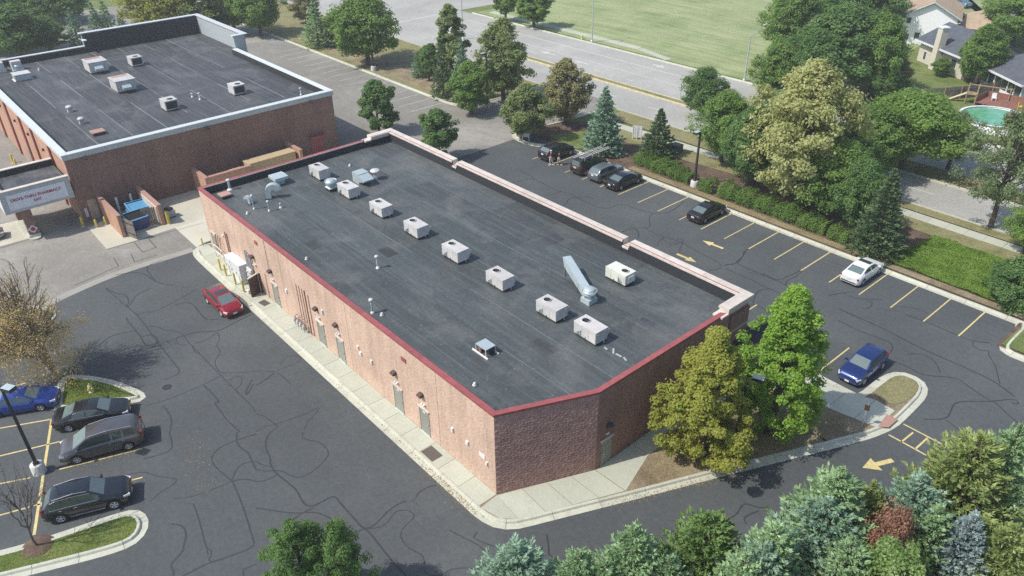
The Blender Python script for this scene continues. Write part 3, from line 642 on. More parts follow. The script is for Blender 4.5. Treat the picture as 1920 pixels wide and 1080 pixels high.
# raised front parapet: brick piers, pale cornice, red and white inner trims, two notches
front = empty('front_parapet', parent := None) if False else None
def front_section(x0, x1, low=False):
    z = 6.32 if low else FT
    MB().box(x0, x1, 20.62, 20.99, 0, z-.3).build('front_wall', MATS['brick_orange'], shop)
    MB().box(x0, x1, 20.52, 20.617, DECK-.1, z-.10).build('parapet_lining', MATS['black_rubber'], shop)
    w = 0 if low else .05
    n = max(1, round((x1-x0)/3.1)); a0, L0 = x0-w, (x1-x0+2*w)/n
    for k in range(n):
        a, b = a0+k*L0, a0+(k+1)*L0-.012
        c = MB().box(a, b, 20.66, 21.22, z-.44, z+.004*(k%2)).build('cornice', MATS['white_coping'], shop)
        MB().box(a, b, 20.60, 20.655, z-.16, z-.025).build('red_trim', MATS['coping_red'], c)
        MB().box(a, b, 20.47, 20.597, z-.20, z-.05).build('white_trim', MATS['white_coping'], c)
front_section(-41.7,-30.7); front_section(-29.95,-8.75); front_section(-8.0,2.2)
front_section(-30.65,-30.0, True); front_section(-8.7,-8.05, True)
# returns of the cornice round both ends
def end_return(xo, s, y0, y1):
    xi = xo+s*.55
    MB().box(min(xo,xo+s*.30), max(xo,xo+s*.30), y0, 20.99, TOP, FT-.3).build('return_wall', MATS['brick_side'], shop)
    MB().box(min(xo+s*.30,xo+s*.39), max(xo+s*.30,xo+s*.39), y0, 20.5, DECK-.1, FT-.12).build('parapet_lining', MATS['black_rubber'], shop)
    c = MB().box(min(xo-s*.2,xi), max(xo-s*.2,xi), y0-.05, 21.215, FT-.443, FT+.003).build('cornice', MATS['white_coping'], shop)
    MB().box(min(xo-s*.22,xi+s*.02), max(xo-s*.22,xi+s*.02), y0-.75, y0-.055, TOP-.06, TOP+.08).build('cornice_step', MATS['white_coping'], c)
    MB().box(min(xi+s*.005,xi+s*.09), max(xi+s*.005,xi+s*.09), y0-.05, 20.43, FT-.2, FT-.05).build('white_trim', MATS['white_coping'], c)
end_return(2.59, -1, 18.35, 21.0); end_return(-42.1, 1, 18.3, 21.0)
# brick pier and band at the front corner, dark awnings over the shop fronts
MB().box(2.605,2.72,18.9,21.05,0,5.9).build('corner_pier', MATS['brick_store'], shop)
MB().box(2.725,2.78,18.9,21.06,4.5,4.62).build('stone_band', plain('stone_band', (.42,.36,.30), .7), shop)
plain('awning_black', (.012,.012,.014), .7)
for x0 in (-39,-31.5,-24,-16.5,-9,-1.6):
    mb = MB(); x1 = x0+4.9
    mb.add([(x0,21.0,3.6),(x1,21.0,3.6),(x1,23.0,2.75),(x0,23.0,2.75),(x0,23.0,2.45),(x1,23.0,2.45),(x0,21.0,2.45),(x1,21.0,2.45)],
           [(0,3,2,1),(3,4,5,2),(0,6,4,3),(1,2,5,7)])
    mb.build('awning', MATS['awning_black'], shop)
    MB().box(x0+.1,x1-.1,20.995,21.03,.3,2.5).build('shop_window', MATS['glass_dark'], shop)
# big black sail awning over the corner entrance
mb = MB().add([(2.8,19.6,3.6),(2.8,24.4,3.6),(5.0,24.4,2.9),(5.0,19.6,2.9),(5.0,24.4,2.6),(5.0,19.6,2.6),(2.8,24.4,2.6),(2.8,19.6,2.6)],[(0,3,2,1),(3,5,4,2),(0,7,5,3),(1,2,4,6)])
mb.build('corner_awning', MATS['awning_black'], shop)

# roof deck and its membrane sheets
MB().poly(offset(O, .33, True), DECK-.02).build('roof', MATS['membrane_shop'], shop)
roof = [o for o in shop.children if o.name.startswith('roof')][-1]
def clip(poly, a, b):
    """keep what lies left of a->b"""
    out = []; f = lambda p: (b[0]-a[0])*(p[1]-a[1])-(b[1]-a[1])*(p[0]-a[0])
    for i in range(len(poly)):
        p, q = poly[i-1], poly[i]; fp, fq = f(p), f(q)
        if (fp >= 0) != (fq >= 0):
            t = fp/(fp-fq); out.append((p[0]+(q[0]-p[0])*t, p[1]+(q[1]-p[1])*t))
        if fq >= 0: out.append(q)
    return out
rr = random.Random(3)
ys = [.38,2.0,5.1,8.2,11.3,14.4,17.5,20.5]
for i in range(7):
    xs = [-41.72] + [[-33,-17.5,-2.0],[-29,-13.6],[-36,-20.7,-5.3],[-27.5,-12.2],[-34,-18.8,-3.6],[-30.2,-15],[-36.5,-21.2,-6]][i] + [2.22]
    for k in range(len(xs)-1):
        q = [(xs[k],ys[i]-.04),(xs[k+1]-.0,ys[i]-.04),(xs[k+1]-.0,ys[i+1]+.06),(xs[k],ys[i+1]+.06)]
        q = clip(q, I2[0], I2[1])
        if len(q) > 2: MB().prism(q, DECK-.018, DECK+.004*((i+k)%2)+.003*(i%3)+rr.random()*.001).build('roof_sheet', MATS['membrane_shop'], roof)
# seam cover strips between the sheets
for i in range(1,7):
    for k in range(6):
        x0 = -41.6+k*7.3
        MB().box(x0, min(2.1, .42*ys[i]-.75, x0+7.25), ys[i]-.04, ys[i]+.04, DECK, DECK+.016).build('seam_strip', MATS['seam_mid' if (i+k)%3 else 'membrane_shop'], roof)
for x in (-35.2,-26.6,-16.4,-5.6): MB().box(x-.012,x+.012,-.004,.05,.17,TOP-.11).build('control_joint', MATS['dark_metal'], shop)
# doors of the back wall
def wall_door(x, w=.98, h=2.08, handle=1, parent=shop):
    d = MB().box(x-w/2, x+w/2, -.015, .05, .17, .17+h).build('door', MATS['door_grey'], parent)
    for a,b in ((x-w/2-.06,x-w/2-.003),(x+w/2+.003,x+w/2+.06)): MB().box(a,b,-.035,.05,.17,.17+h+.003).build('frame', MATS['door_grey'], d)
    MB().box(x-w/2-.12,x+w/2+.12,-.10,.05,.17+h+.006,.17+h+.10).build('lintel', MATS['white_coping'], d)
    MB().box(x+handle*(w/2-.14),x+handle*(w/2-.06),-.075,-.016,1.08,1.2).build('handle', MATS['chrome'], d)
    MB().box(x-.13,x+.13,-.022,-.016,1.95,2.06).build('number_plate', MATS['pvc_white'], d)
    MB().box(x-w/2,x+w/2,-.10,-.02,.166,.19).build('threshold', MATS['concrete_base'], d)
for x in (-40.9,-28.45,-20.85,-17.95,-10.3,-7.25): wall_door(x)
for x in (-31.9,-28.6,-21.0,-18.05,-10.4,-7.3):
    l = MB().box(x-.14,x+.14,-.07,-.003,3.3,3.6).build('wall_lamp', MATS['dark_metal'], shop)
    mb = MB().add([(x-.19,-.071,3.62),(x+.19,-.071,3.62),(x+.19,-.36,3.50),(x-.19,-.36,3.50),(x-.19,-.071,3.34),(x+.19,-.071,3.34),(x+.19,-.30,3.36),(x-.19,-.30,3.36)],[(0,1,2,3),(4,7,6,5),(3,2,6,7),(0,3,7,4),(1,5,6,2)])
    mb.build('lamp_hood', MATS['brown_metal'], l)
    e = MB().box(x+.02,x+.30,-.09,-.003,2.62,2.74).build('emergency_light', MATS['pvc_white'], shop)
    for dx in (.05,.27): MB().cyl((x+dx,-.06,2.78),(x+dx,-.2,2.72),.06,.07,8).build('lamp_head', MATS['pvc_white'], e)
for x,z,w,h in ((-20.05,3.62,.16,.34),(-15.15,3.0,.22,.24),(-14.85,2.6,.2,.26),(-13.4,2.68,.2,.3),(-4.1,2.62,.18,.3),(-2.6,2.56,.2,.26),(-26.1,2.7,.2,.3),(-.75,2.15,.12,.25),(-38.2,3.0,.2,.2)):
    MB().box(x-w/2,x+w/2,-.12,-.003,z-h/2,z+h/2).build('junction_box', MATS['pvc_white'], shop)
s = MB().box(-1.5,-.95,-.03,-.003,2.3,2.62).build('wall_notice', MATS['plate_white'], shop)
for x,z in ((-9.1,5.25),(-30.6,5.3)):
    MB().box(x-.26,x+.26,-.06,-.003,z-.16,z+.16).build('overflow_scupper', MATS['coping_red'], shop)
# cast conduits and drop pipes on the back wall
plain('pipe_brown', (.30,.15,.12), .6); plain('pipe_grey', (.40,.40,.40), .5)
for x in (-24.05,-23.6,-23.15):
    MB().tube([(x,-.03,4.25),(x,-.03,1.0)],.022).build('gas_riser', MATS['pipe_brown'], shop)
MB().tube([(-22.7,-.05,4.3),(-22.7,-.05,.2)],.04,8).build('downpipe', MATS['pipe_brown'], shop)
MB().tube([(-22.2,-.04,4.1),(-22.2,-.04,.3),(-22.9,-.04,.3)],.025,8).build('gas_riser', MATS['pipe_brown'], shop)
MB().tube([(-28.9,-.03,6.2),(-28.9,-.03,3.6)],.015).build('cable', MATS['dark_metal'], shop)
for k,x in enumerate((-33.35,-33.05,-32.75,-32.45)):
    MB().tube([(x,-.13,3.55-.08*k),(x,-.13,.9)],.085,8).build('conduit', MATS['pipe_grey'], shop)
for x in (-37.6,-37.2): MB().tube([(x,-.05,3.6),(x,-.05,1.6)],.04,8).build('conduit', MATS['pipe_brown'], shop)
MB().tube([(-30.0,-.05,2.6),(-30.0,-.05,.2)],.025).build('conduit', MATS['pipe_brown'], shop)
# end wall door and lamp
d = MB().box(2.595,2.63,6.4,7.3,.17,2.2).build('door', MATS['door_grey'], shop)
MB().box(2.6,2.72,6.28,7.42,2.21,2.32).build('lintel', MATS['white_coping'], d)
MB().box(2.63,2.7,6.48,6.56,1.1,1.2).build('handle', MATS['chrome'], d)
l = MB().box(2.595,2.66,6.75,7.05,3.15,3.45).build('wall_lamp', MATS['dark_metal'], shop)
MB().obox((2.80,6.9,3.38),(.3,.36,.16),0,0,.3).build('lamp_hood', MATS['dark_metal'], l)
MB().obox((2.65,6.85,2.65),(.1,.26,.12)).build('emergency_light', MATS['pvc_white'], shop)

# ---------------------------------------------------------------- equipment on the shop roof
RG = 'air conditioning units on the shop roof'
def rooftop_unit(loc, label, flip=False, sz=(1.95,1.12,.86), mat='white_metal', grp=RG):
    r = empty('rooftop_unit', (loc[0],loc[1],loc[2]), math.pi if flip else 0, label, 'air conditioner', grp)
    L, W, H = sz
    MB().box(-L/2+.06,L/2-.06,-W/2+.06,W/2-.06,-.01,.16).build('kerb_base', MATS['dark_metal'], r)
    c = MB().box(-L/2,L/2,-W/2,W/2,.17,.12+H-.06).build('cabinet', MATS[mat], r)
    lid = MB().box(-L/2-.02,L/2+.02,-W/2-.02,W/2+.02,.12+H-.055,.12+H).build('lid', MATS[mat], r)
    s = -1 if not flip else -1
    fx = -L/2+.52
    ring = MB().lathe([(.30,0),(.30,.06),(.265,.06),(.265,.004)],(fx,.02,.12+H+.001),20).build('fan_ring', MATS['white_metal'], lid)
    MB().lathe([(.262,.012),(.0,.012)],(fx,.02,.12+H),20).build('fan_opening', MATS['black_void'], lid)
    fb = MB()
    for k in range(4):
        a = k*math.pi/2+.4; fb.obox((fx+.13*math.cos(a),.02+.13*math.sin(a),.12+H+.028),(.24,.09,.012),a,.3)
    fb.build('fan_blade', MATS['dark_metal'], lid)
    sy = -W/2 if not flip else W/2; q = -1 if not flip else 1
    for x0,x1 in ((-L/2+.05,-.28),(-.24,.38),(.42,L/2-.05)):
        MB().box(x0,x1,min(sy,sy+q*.012),max(sy,sy+q*.012),.21,.12+H-.09).build('access_panel', MATS[mat], c)
    lv = MB()
    for k in range(5): lv.box(-L/2+.10,-.34,min(sy+q*.013,sy+q*.022),max(sy+q*.013,sy+q*.022),.30+.10*k,.345+.10*k)
    lv.build('louvre', MATS['galvanised'], c)
    MB().tube([(.1,sy+q*.06,.03),(.1,sy+q*.06,.30),(.1,sy,.30)],.02,5).build('conduit', MATS['dark_metal'], r)
    gp = MB()
    for k in range(3): gp.tube([(-L/2+.35+.14*k,sy+q*.05,.05),(-L/2+.35+.14*k,sy+q*.05,.42+.1*k)],.018,5)
    gp.build('gas_pipe', MATS['dark_metal'], r)
    hood = MB().add([(L/2-.30,W/2,.12+H-.10),(L/2-.02,W/2,.12+H-.10),(L/2-.02,W/2+.34,.12+H-.34),(L/2-.30,W/2+.34,.12+H-.34),(L/2-.30,W/2,.35),(L/2-.02,W/2,.35)],[(0,1,2,3),(0,3,4),(1,5,2),(3,2,5,4)]) if not flip else MB().box(-L/2-.1,-L/2-.001,-.3,.3,.3,.8)
    hood.build('rain_hood', MATS[mat], r)
    for yy in (-W/2+.15,W/2-.2): MB().box(L/2+.001,L/2+.02,yy-.05,yy+.05,.12+H-.25,.12+H-.12).build('warning_label', MATS['plate_white'], c)
    MB().tube([(L/2,.15,.26),(L/2+.10,.15,.26),(L/2+.10,.15,.06)],.022,5).build('drain_pipe', MATS['pvc_white'], r)
    return r
ord_ = ['first','second','third','fourth','fifth','sixth','seventh','eighth']
units = [(-36.55, 9.41), (-31.37, 9.52), (-26.25, 9.59), (-21.15, 9.71), (-15.77, 9.67), (-10.37, 9.62), (-4.97, 9.57), (-1.27, 9.46)]
nears = [(-37.12, 9.7), (-31.61, 9.58), (-26.32, 9.66), (-21.15, 9.71), (-15.76, 9.63), (-10.33, 9.56), (-4.92, 9.62), (-1.3, 9.69)]
labs = ['pale rooftop air conditioner nearest the far parapet of the shop roof','pale rooftop air conditioner squeezed beside the round exhaust fan','third pale rooftop air conditioner along the row from the far parapet','fourth pale rooftop air conditioner along the row from the far parapet','fifth pale rooftop air conditioner along the row from the far parapet','sixth pale rooftop air conditioner, just before the long duct','seventh pale rooftop air conditioner, beside the end of the long duct','weathered rooftop air conditioner at the near end of the row']
for k,(x,y) in enumerate(nears):
    u_ = rooftop_unit((x-.98, y+.56, DECK+.015), labs[k], sz=(1.95+.04*math.sin(k*2.1),1.12,.93+.03*math.cos(k*1.7))); u_.rotation_euler[2] = R(.8*math.sin(k*3.3))
x, y = (-4.89, 16.59)
rooftop_unit((x-.98, y+.56, DECK+.012), 'ivory rooftop air conditioner standing alone near the front parapet', True, mat='ivory_metal' if 'ivory_metal' in MATS else plain('ivory_metal',(.66,.67,.58),.5).name)
# long duct with upblast fan
x, y = (-5.36, 13.31)
r = empty('exhaust_fan', (x,y,DECK+.012), 0, 'galvanised upblast exhaust fan joined to a long slanting duct', 'exhaust fan')
MB().box(-.42,.42,-.42,.42,-.01,.38).build('curb_base', MATS['galvanised'], r)
MB().lathe([(.36,.38),(.46,.62),(.5,.66),(.5,.86),(.40,.9),(.40,1.08),(.36,1.14),(.0,1.14)],(0,0,0),24).build('fan_bowl', MATS['galvanised'], r)
MB().lathe([(.53,.92),(.56,.92),(.56,.96),(.53,.96),(.53,.92)],(0,0,0),24).build('wind_band', MATS['white_metal'], r)
def duct(pts, w, h, mat, name, parent):
    mb = MB(); vs = []
    for px,py,pz,s in pts:
        vs.append([(px,py,pz),s])
    a, b = Vector(pts[0][:3]), Vector(pts[-1][:3])
    d = (Vector((b.x,b.y,0))-Vector((a.x,a.y,0))).normalized(); n = Vector((-d.y,d.x,0))
    V = []
    for px,py,pz,s in pts:
        c = Vector((px,py,pz))
        V += [c+n*w/2, c-n*w/2, c-n*w/2+Vector((0,0,h*s)), c+n*w/2+Vector((0,0,h*s))]
    F = [(0,1,2,3)]
    for k in range(len(pts)-1):
        q = k*4
        F += [(q+i, q+4+i, q+4+(i+1)%4, q+(i+1)%4) for i in range(4)]
    k = (len(pts)-1)*4; F.append((k+3,k+2,k+1,k))
    mb.add(V, [f[::-1] for f in F]); return mb.build(name, MATS[mat], parent)
dx0, dy0 = (-9.79, 15.23)
e1 = Vector((dx0-x, dy0-y))
p0 = e1*.92; p1 = e1*.45; p2 = e1*.16
du = duct([(p0.x,p0.y,1.25,.15),(p0.x*.9,p0.y*.9,.62,1.15),(p1.x,p1.y,.45,1.0),(p2.x,p2.y,.30,.95),(0.25*e1.x*.2,.25*e1.y*.2,.25,.9)], .62, .62, 'galvanised', 'duct', r)
for f in (.82,.3):
    MB().cyl((e1.x*f,e1.y*f-.33,0),(e1.x*f,e1.y*f-.33,.8),.025,n=6).build('duct_leg', MATS['dark_metal'], r)
# equipment near the far end
x, y = (-34.72, 9.27)
r = empty('exhaust_fan', (x,y+.3,DECK+.012), 0, 'round galvanised exhaust fan between two rooftop air conditioners', 'exhaust fan')
MB().box(-.42,.42,-.42,.42,-.01,.3).build('curb_base', MATS['dark_metal'], r)
MB().add([(-.46,-.46,.3),(.46,-.46,.3),(.46,.46,.3),(-.46,.46,.3),(-.2,-.2,.5),(.2,-.2,.5),(.2,.2,.5),(-.2,.2,.5)],[(0,1,5,4),(1,2,6,5),(2,3,7,6),(3,0,4,7),(4,5,6,7)]).build('skirt', MATS['galvanised'], r)
MB().lathe([(.30,.42),(.50,.62),(.55,.66),(.55,.82),(.56,.98),(.53,.98),(.5,.9),(.40,.88),(.40,1.02),(.34,1.06),(0,1.06)],(0,0,0),24).build('fan_bowl', MATS['galvanised'], r)
x, y = (-34.35, 11.96)
r = empty('intake_unit', (x,y+.2,DECK+.012), 0, 'pale blue galvanised air intake box with sloping weather hood', 'air intake')
MB().box(-.75,.35,-.1,1.05,0,.98).build('cabinet', MATS['galvanised'], r)
MB().box(-.6,.2,-.0,.95,-.01,.05).build('curb_base', MATS['dark_metal'], r)
MB().add([(.37,-.12,.92),(.37,1.0,.92),(1.35,1.0,.62),(1.35,-.12,.62),(.37,-.12,.25),(.37,1.0,.25),(1.35,1.0,.52),(1.35,-.12,.52)],[(0,3,2,1),(3,7,6,2),(0,4,7,3),(1,2,6,5),(4,5,6,7)]).build('weather_hood', MATS['galvanised'], r)
MB().lathe([(.1,.5),(.1,.78),(.46,.80),(.48,.88),(.40,.97),(0,1.0)],(.35,1.75,0),24).build('vent_cap', MATS['white_metal'], r)
MB().lathe([(.2,0),(.2,.78),(.1,.78)],(.35,1.75,0),16).build('vent_neck', MATS['galvanised'], r)
x, y = (-39.5, 6.42)
r = empty('gravity_vent', (x,y+.15,DECK+.012), 0, 'hooded galvanised gravity ventilator beside the far parapet', 'ventilator')
MB().box(-.35,.35,-.3,.55,-.01,.62).build('curb_base', MATS['galvanised'], r)
MB().add([(-.7,-.55,.5),(.7,-.55,.5),(.7,.8,.5),(-.7,.8,.5),(-.7,-.55,.78),(.7,-.55,.78),(.7,.8,.78),(-.7,.8,.78),(0,-.5,.9),(0,.75,.9)],[(3,2,1,0),(0,1,5,4),(1,2,6,5),(2,3,7,6),(3,0,4,7),(4,8,9,7),(5,6,9,8),(4,5,8),(6,7,9)]).build('hood', MATS['galvanised'], r)
# goose necks
def gooseneck(loc, s, label, rz):
    r = empty('gooseneck_vent', loc, rz, label, 'ventilator', 'gooseneck vents on the shop roof')
    mb = MB(); V = []; n = 9; w = .5*s
    path = [(0,0,0,0)] + [(.42*s*(1-math.cos(a)), 0, .95*s*.6+.42*s*math.sin(a), a) for a in np.linspace(0, math.pi*.92, n)]
    sec = []
    for (px,_,pz,a) in path:
        t = Vector((math.sin(a) if a else 0, 0, math.cos(a) if a else 1)); nrm = Vector((t.z,0,-t.x))
        for du_,dw in ((-.21,-1),(.21,-1),(.21,1),(-.21,1)):
            c = Vector((px,0,pz))-nrm*(-du_*s) ; V.append((c.x, dw*w/2, c.z))
    F = []
    for k in range(len(path)-1):
        for i in range(4): F.append((k*4+i, k*4+(i+1)%4, k*4+4+(i+1)%4, k*4+4+i))
    mb.add(V, F, True); mb.build('throat', MATS['galvanised'], r, 50)
    MB().box(-.3*s,.3*s,-.33*s,.33*s,-.01,.06).build('flashing', MATS['dark_metal'], r)
x, y = (-37.07, 4.35); gooseneck((x,y+.1,DECK+.012), 1.15, 'tall galvanised gooseneck vent near the far parapet', R(60))
x, y = (-37.03, 2.43); gooseneck((x,y+.2,DECK+.012), .62, 'small low gooseneck vent near the back corner', R(200))
# roof hatch and vent pipes
x, y = (-40.09, 1.27)
r = empty('roof_hatch', (x,y+.3,DECK+.012), 0, 'square brown red roof hatch in the back corner of the roof', 'roof hatch')
plain('hatch_brown', (.42,.25,.20), .6)
MB().box(-.42,.42,-.42,.42,-.01,.22).build('curb_base', MATS['dark_metal'], r); MB().box(-.5,.5,-.5,.5,.2,.32).build('lid', MATS['hatch_brown'], r)
VP = 'vent pipes on the shop roof'
def vent_pipe(loc, h, label, capr=.17, r0=.065, mat='galvanised'):
    r = empty('vent_pipe', loc, 0, label, 'vent pipe', VP)
    MB().lathe([(r0*2.2,0),(r0*2.2,.05),(r0*1.25,.16),(r0*1.05,.16)],(0,0,-.01),12).build('flashing', MATS['pvc_white'], r)
    MB().cyl((0,0,0),(0,0,h*.86),r0,n=10).build('pipe', MATS[mat], r)
    MB().lathe([(r0*1.1,h*.80),(capr,h*.86),(capr,h*.95),(capr*.6,h),(0,h)],(0,0,0),14).build('cap', MATS['white_metal'], r)
for (bx,by,h,lab,cr,r0) in ((*(-19.56, 4.82, 1.12), 'tall capped vent pipe in the middle of the back roof edge', .17,.07),(*(-14.52, 1.13, 1.19), 'tall capped vent pipe close to the back coping', .17,.07),(*(-35.86, 2.41, 1.39), 'slim capped vent pipe beside the low gooseneck', .12,.05),(*(-34.54, 3.21, 1.02), 'slim capped vent pipe before the tall gooseneck', .12,.05),(*(-34.44, 4.26, 0.47), 'short white vent stub near the slim vent pipes', .09,.06),(*(-41.26, 2.58, 1.08), 'stout white vent pipe against the far parapet', .2,.12)):
    vent_pipe((bx,by,DECK+.012), h, lab, cr, r0)
def stub(px, lab): 
    o = empty('vent_stub', (px[0],px[1],DECK+.012), 0, lab, 'vent stub', 'low vent stubs on the shop roof')
    MB().lathe([(.15,0),(.15,.03),(.085,.10),(.085,.17),(.06,.2),(0,.2)],(0,0,-.01),12).build('stub', MATS['pvc_white'], o)
    MB().lathe([(.26,0),(.24,.012)],(0,0,0),14,False).build('flashing', MATS['dark_metal'], o)
stub((-35.36, 1.55), 'low white vent stub behind the small gooseneck'); stub((-24.55, 1.45), 'low white vent stub near the middle of the back coping'); stub((-13.85, 1.47), 'low white vent stub beside the tall capped vent pipe'); stub((-3.53, 1.43), 'low white vent stub near the corner wall'); stub((-38.58, 13.81), 'low white vent stub behind the intake hood')
# small condenser with open sides
x, y = (-5.68, 3.74)
r = empty('small_condenser', (x,y+.35,DECK+.012), 0, 'small open sided condenser with flat white top near the roof corner', 'condenser')
MB().box(-.52,.52,-.42,.42,.56,.60).build('top', MATS['galvanised'], r)
for a in (-.49,.49):
    for b in (-.39,.39): MB().box(a-.025,a+.025,b-.025,b+.025,.02,.557).build('post', MATS['white_metal'], r)
MB().box(-.46,.46,-.1,.37,.08,.5).build('coil', MATS['dark_metal'], r)
MB().cyl((-.2,-.25,.08),(-.2,-.25,.36),.13,n=12).build('compressor', MATS['pipe_brown'], r)
for b in (-.45,.45): MB().box(-.85,.75,b-.05,b+.05,-.01,.07).build('skid', MATS['pvc_white'], r)
MB().tube([(-.5,-.3,.3),(-.8,-.5,.25),(-.85,-.5,.0)],.02).build('refrigerant_pipe', MATS['dark_metal'], r)
# square repair patches in the membrane
for (x,y,w,h) in ((-36,14.2,2.2,1.2),(-22,6.3,1.6,1.0),(-14.5,16.5,1.2,2.2),(-4.5,6.6,1.8,1.2),(-27,2.6,1.4,.9),(-1.5,13.5,1.2,1.2)):
    MB().box(x,x+w,y,y+h,DECK,DECK+.0165).build('repair_patch', MATS['membrane_stain'] if x < -20 else MATS['membrane_store'], roof)
# debris left of the weathered unit
for k,(u,v) in enumerate([(-0.19, 10.22), (0.35, 10.13), (0.88, 10.13), (-0.71, 10.07)]):
    o = tag(MB().obox((0,0,.02),(.55-.08*k,.12,.03),rr.uniform(-.9,.2)).build('flashing_scrap', MATS['galvanised']), ['long pale flashing scrap','bent pale flashing scrap','outermost pale flashing scrap','small pale flashing scrap'][k]+' on the roof past the weathered unit', 'scrap')
    o.location = (u,v,DECK+.014)

# ---------------------------------------------------------------- the pharmacy
SH, SD = 7.25, 6.35
plain('fascia_grey', (.42,.46,.47), .5)
store = empty('pharmacy_building', (-56.9,-7.4,0), 0, 'large brown brick pharmacy with grey coping and dark flat roof', 'building')
def sb(mb, name, mat, parent=store): 
    o = mb.build(name, MATS[mat], parent)
    if parent is store: o.location = (56.9, 7.4, 0)
    return o
X0, X1, Y0, Y1 = -100.6, -56.9, -7.4, 22.5
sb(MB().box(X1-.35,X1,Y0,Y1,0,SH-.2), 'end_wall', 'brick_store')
sb(MB().box(X0,X1-.352,Y0,Y0+.35,0,SH-.2), 'side_wall', 'brick_orange')  # sunlit side takes a brighter orange brick, shaded walls a darker brown copy
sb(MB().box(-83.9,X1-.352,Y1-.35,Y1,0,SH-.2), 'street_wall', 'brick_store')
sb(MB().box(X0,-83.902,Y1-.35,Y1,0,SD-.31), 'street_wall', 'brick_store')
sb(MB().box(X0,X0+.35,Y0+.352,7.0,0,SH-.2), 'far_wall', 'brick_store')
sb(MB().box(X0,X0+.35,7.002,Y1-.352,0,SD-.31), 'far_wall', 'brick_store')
for i,b in enumerate(((X1-.47,X1-.353,Y0+.36,Y1-.36),(X0+.353,X0+.47,Y0+.36,7.0),(X0+.48,X1-.48,Y0+.353,Y0+.46),(-83.9,X1-.48,Y1-.46,Y1-.353))):
    sb(MB().box(*b,SD-.1,SH-.21), 'parapet_lining', 'black_rubber')
def cop(x0,x1,y0,y1,z,name='coping'):
    c = sb(MB().box(x0,x1,y0,y1,z-.06,z+.03), name, 'grey_coping'); return c
cop(X1-.55,X1+.22,Y0-.2,Y1+.2,SH); cop(X0-.1,X1-.555,Y0-.2,Y0+.5,SH); cop(-83.5,X1-.555,Y1-.5,Y1+.2,SH); cop(X0-.2,X0+.5,Y0+.505,7.1,SH)
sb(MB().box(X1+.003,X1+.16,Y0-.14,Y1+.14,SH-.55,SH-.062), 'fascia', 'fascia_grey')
sb(MB().box(X0,X1+.0,Y0-.14,Y0-.003,SH-.5,SH-.062), 'fascia', 'grey_coping')  # same fascia, painted paler on this sunlit side, darker grey on shaded faces
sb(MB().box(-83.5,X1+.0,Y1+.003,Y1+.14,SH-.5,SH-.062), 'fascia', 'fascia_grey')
sb(MB().box(X1+.003,X1+.05,Y0,Y1,4.72,4.92), 'brick_band', 'brick_store')
sb(MB().box(X1+.003,X1+.05,Y0,Y1,.9,1.05), 'brick_band', 'brick_store')
# raised corner parapet towards the street
for b,nm in (((-83.9,-100.9,24.0,24.3),'raised_wall'),((-100.9,-100.6,7.1,23.98),'raised_wall'),((-83.9,-83.6,22.52,23.98),'raised_wall')):
    sb(MB().box(min(b[0],b[1]),max(b[0],b[1]),b[2],b[3],SH-1.2,8.95), nm, 'fascia_grey')
sb(MB().box(-100.3,-84.0,23.9,23.97,SD-.1,8.9), 'parapet_lining', 'fascia_grey')
sb(MB().box(-100.57,-100.2,7.15,23.85,SD-.3,8.9), 'parapet_lining', 'black_rubber')
cop(-101.2,-83.4,23.75,24.55,9.0); cop(-101.2,-100.3,6.8,23.745,9.0); cop(-84.0,-83.35,22.3,23.745,9.0)
cop(-100.35,-99.2,6.8,7.35,8.2)
rf = sb(MB().box(X0+.4,X1-.4,Y0+.4,Y1-.3,SD-.3,SD-.02), 'roof', 'membrane_store')
MB().box(-100.4,-83.9,Y1-.28,23.88,SD-.3,SD-.02).build('roof_extension', MATS['membrane_store'], rf)
membrane('seam_pale', (.17,.18,.185), (.26,.27,.27), (.22,.22,.22), .1)
ysn = np.linspace(Y0+.5,Y1-.5,9)
rs = random.Random(8)
for i in range(8):
    xs = [X0+.5]+sorted(rs.uniform(-95,-62) for _ in range(2))+[X1-.5]
    for k in range(3):
        MB().box(xs[k],xs[k+1],ysn[i],ysn[i+1]+.05,SD-.018,SD+.002*((i+k)%3)+rs.random()*.001).build('roof_sheet', MATS['membrane_store'], rf)
    if i:
        for x0,x1 in ((X0+.6,-90),(-88,-73),(-72,-58)):
            MB().box(x0,x1-rs.uniform(0,6),ysn[i]-.05,ysn[i]+.05,SD,SD+.012).build('seam_strip', MATS['seam_pale'], rf)
MB().box(-82.5,-57.6,12.0,13.0,SD,SD+.013).build('walkway_strip', MATS['membrane_store'], rf) if False else None
# wall details
d = sb(MB().box(X1+.003,X1+.06,-6.62,-5.76,.02,2.15), 'door', 'door_tan' if 'door_tan' in MATS else plain('door_tan',(.45,.36,.29),.6).name)
MB().box(X1+.062,X1+.12,-5.95,-5.87,1.0,1.1).build('handle', MATS['chrome'], d)
sb(MB().box(X1+.003,X1+.09,-7.1,-6.82,.4,1.4), 'meter_box', 'white_metal')
rd = sb(MB().box(X1+.003,X1+.06,18.85,20.45,.02,2.2), 'red_door', 'coping_red')
MB().box(X1+.062,X1+.7,18.6,20.7,2.25,2.42).build('door_canopy', MATS['coping_red'], rd)
for y in (-5.5,7.0,19.5):
    l = sb(MB().box(X1+.161,X1+.3,y-.06,y+.06,SH-.62,SH-.52), 'flood_lamp', 'dark_metal')
    MB().obox((X1+.42,y,SH-.68),(.26,.3,.16),0,0,.5).build('lamp_head', MATS['dark_metal'], l)
for y in (-5.9,-2.6,.3): sb(MB().tube([(X1+.06,y,3.9),(X1+.06,y,1.5)],.04), 'conduit', 'pipe_brown')
for x in (-62.4,-69.6,-74.9,-82,-90): sb(MB().tube([(x,Y0-.1,SH-.55),(x,Y0-.1,.1)],.13,8), 'downpipe', 'coping_red')
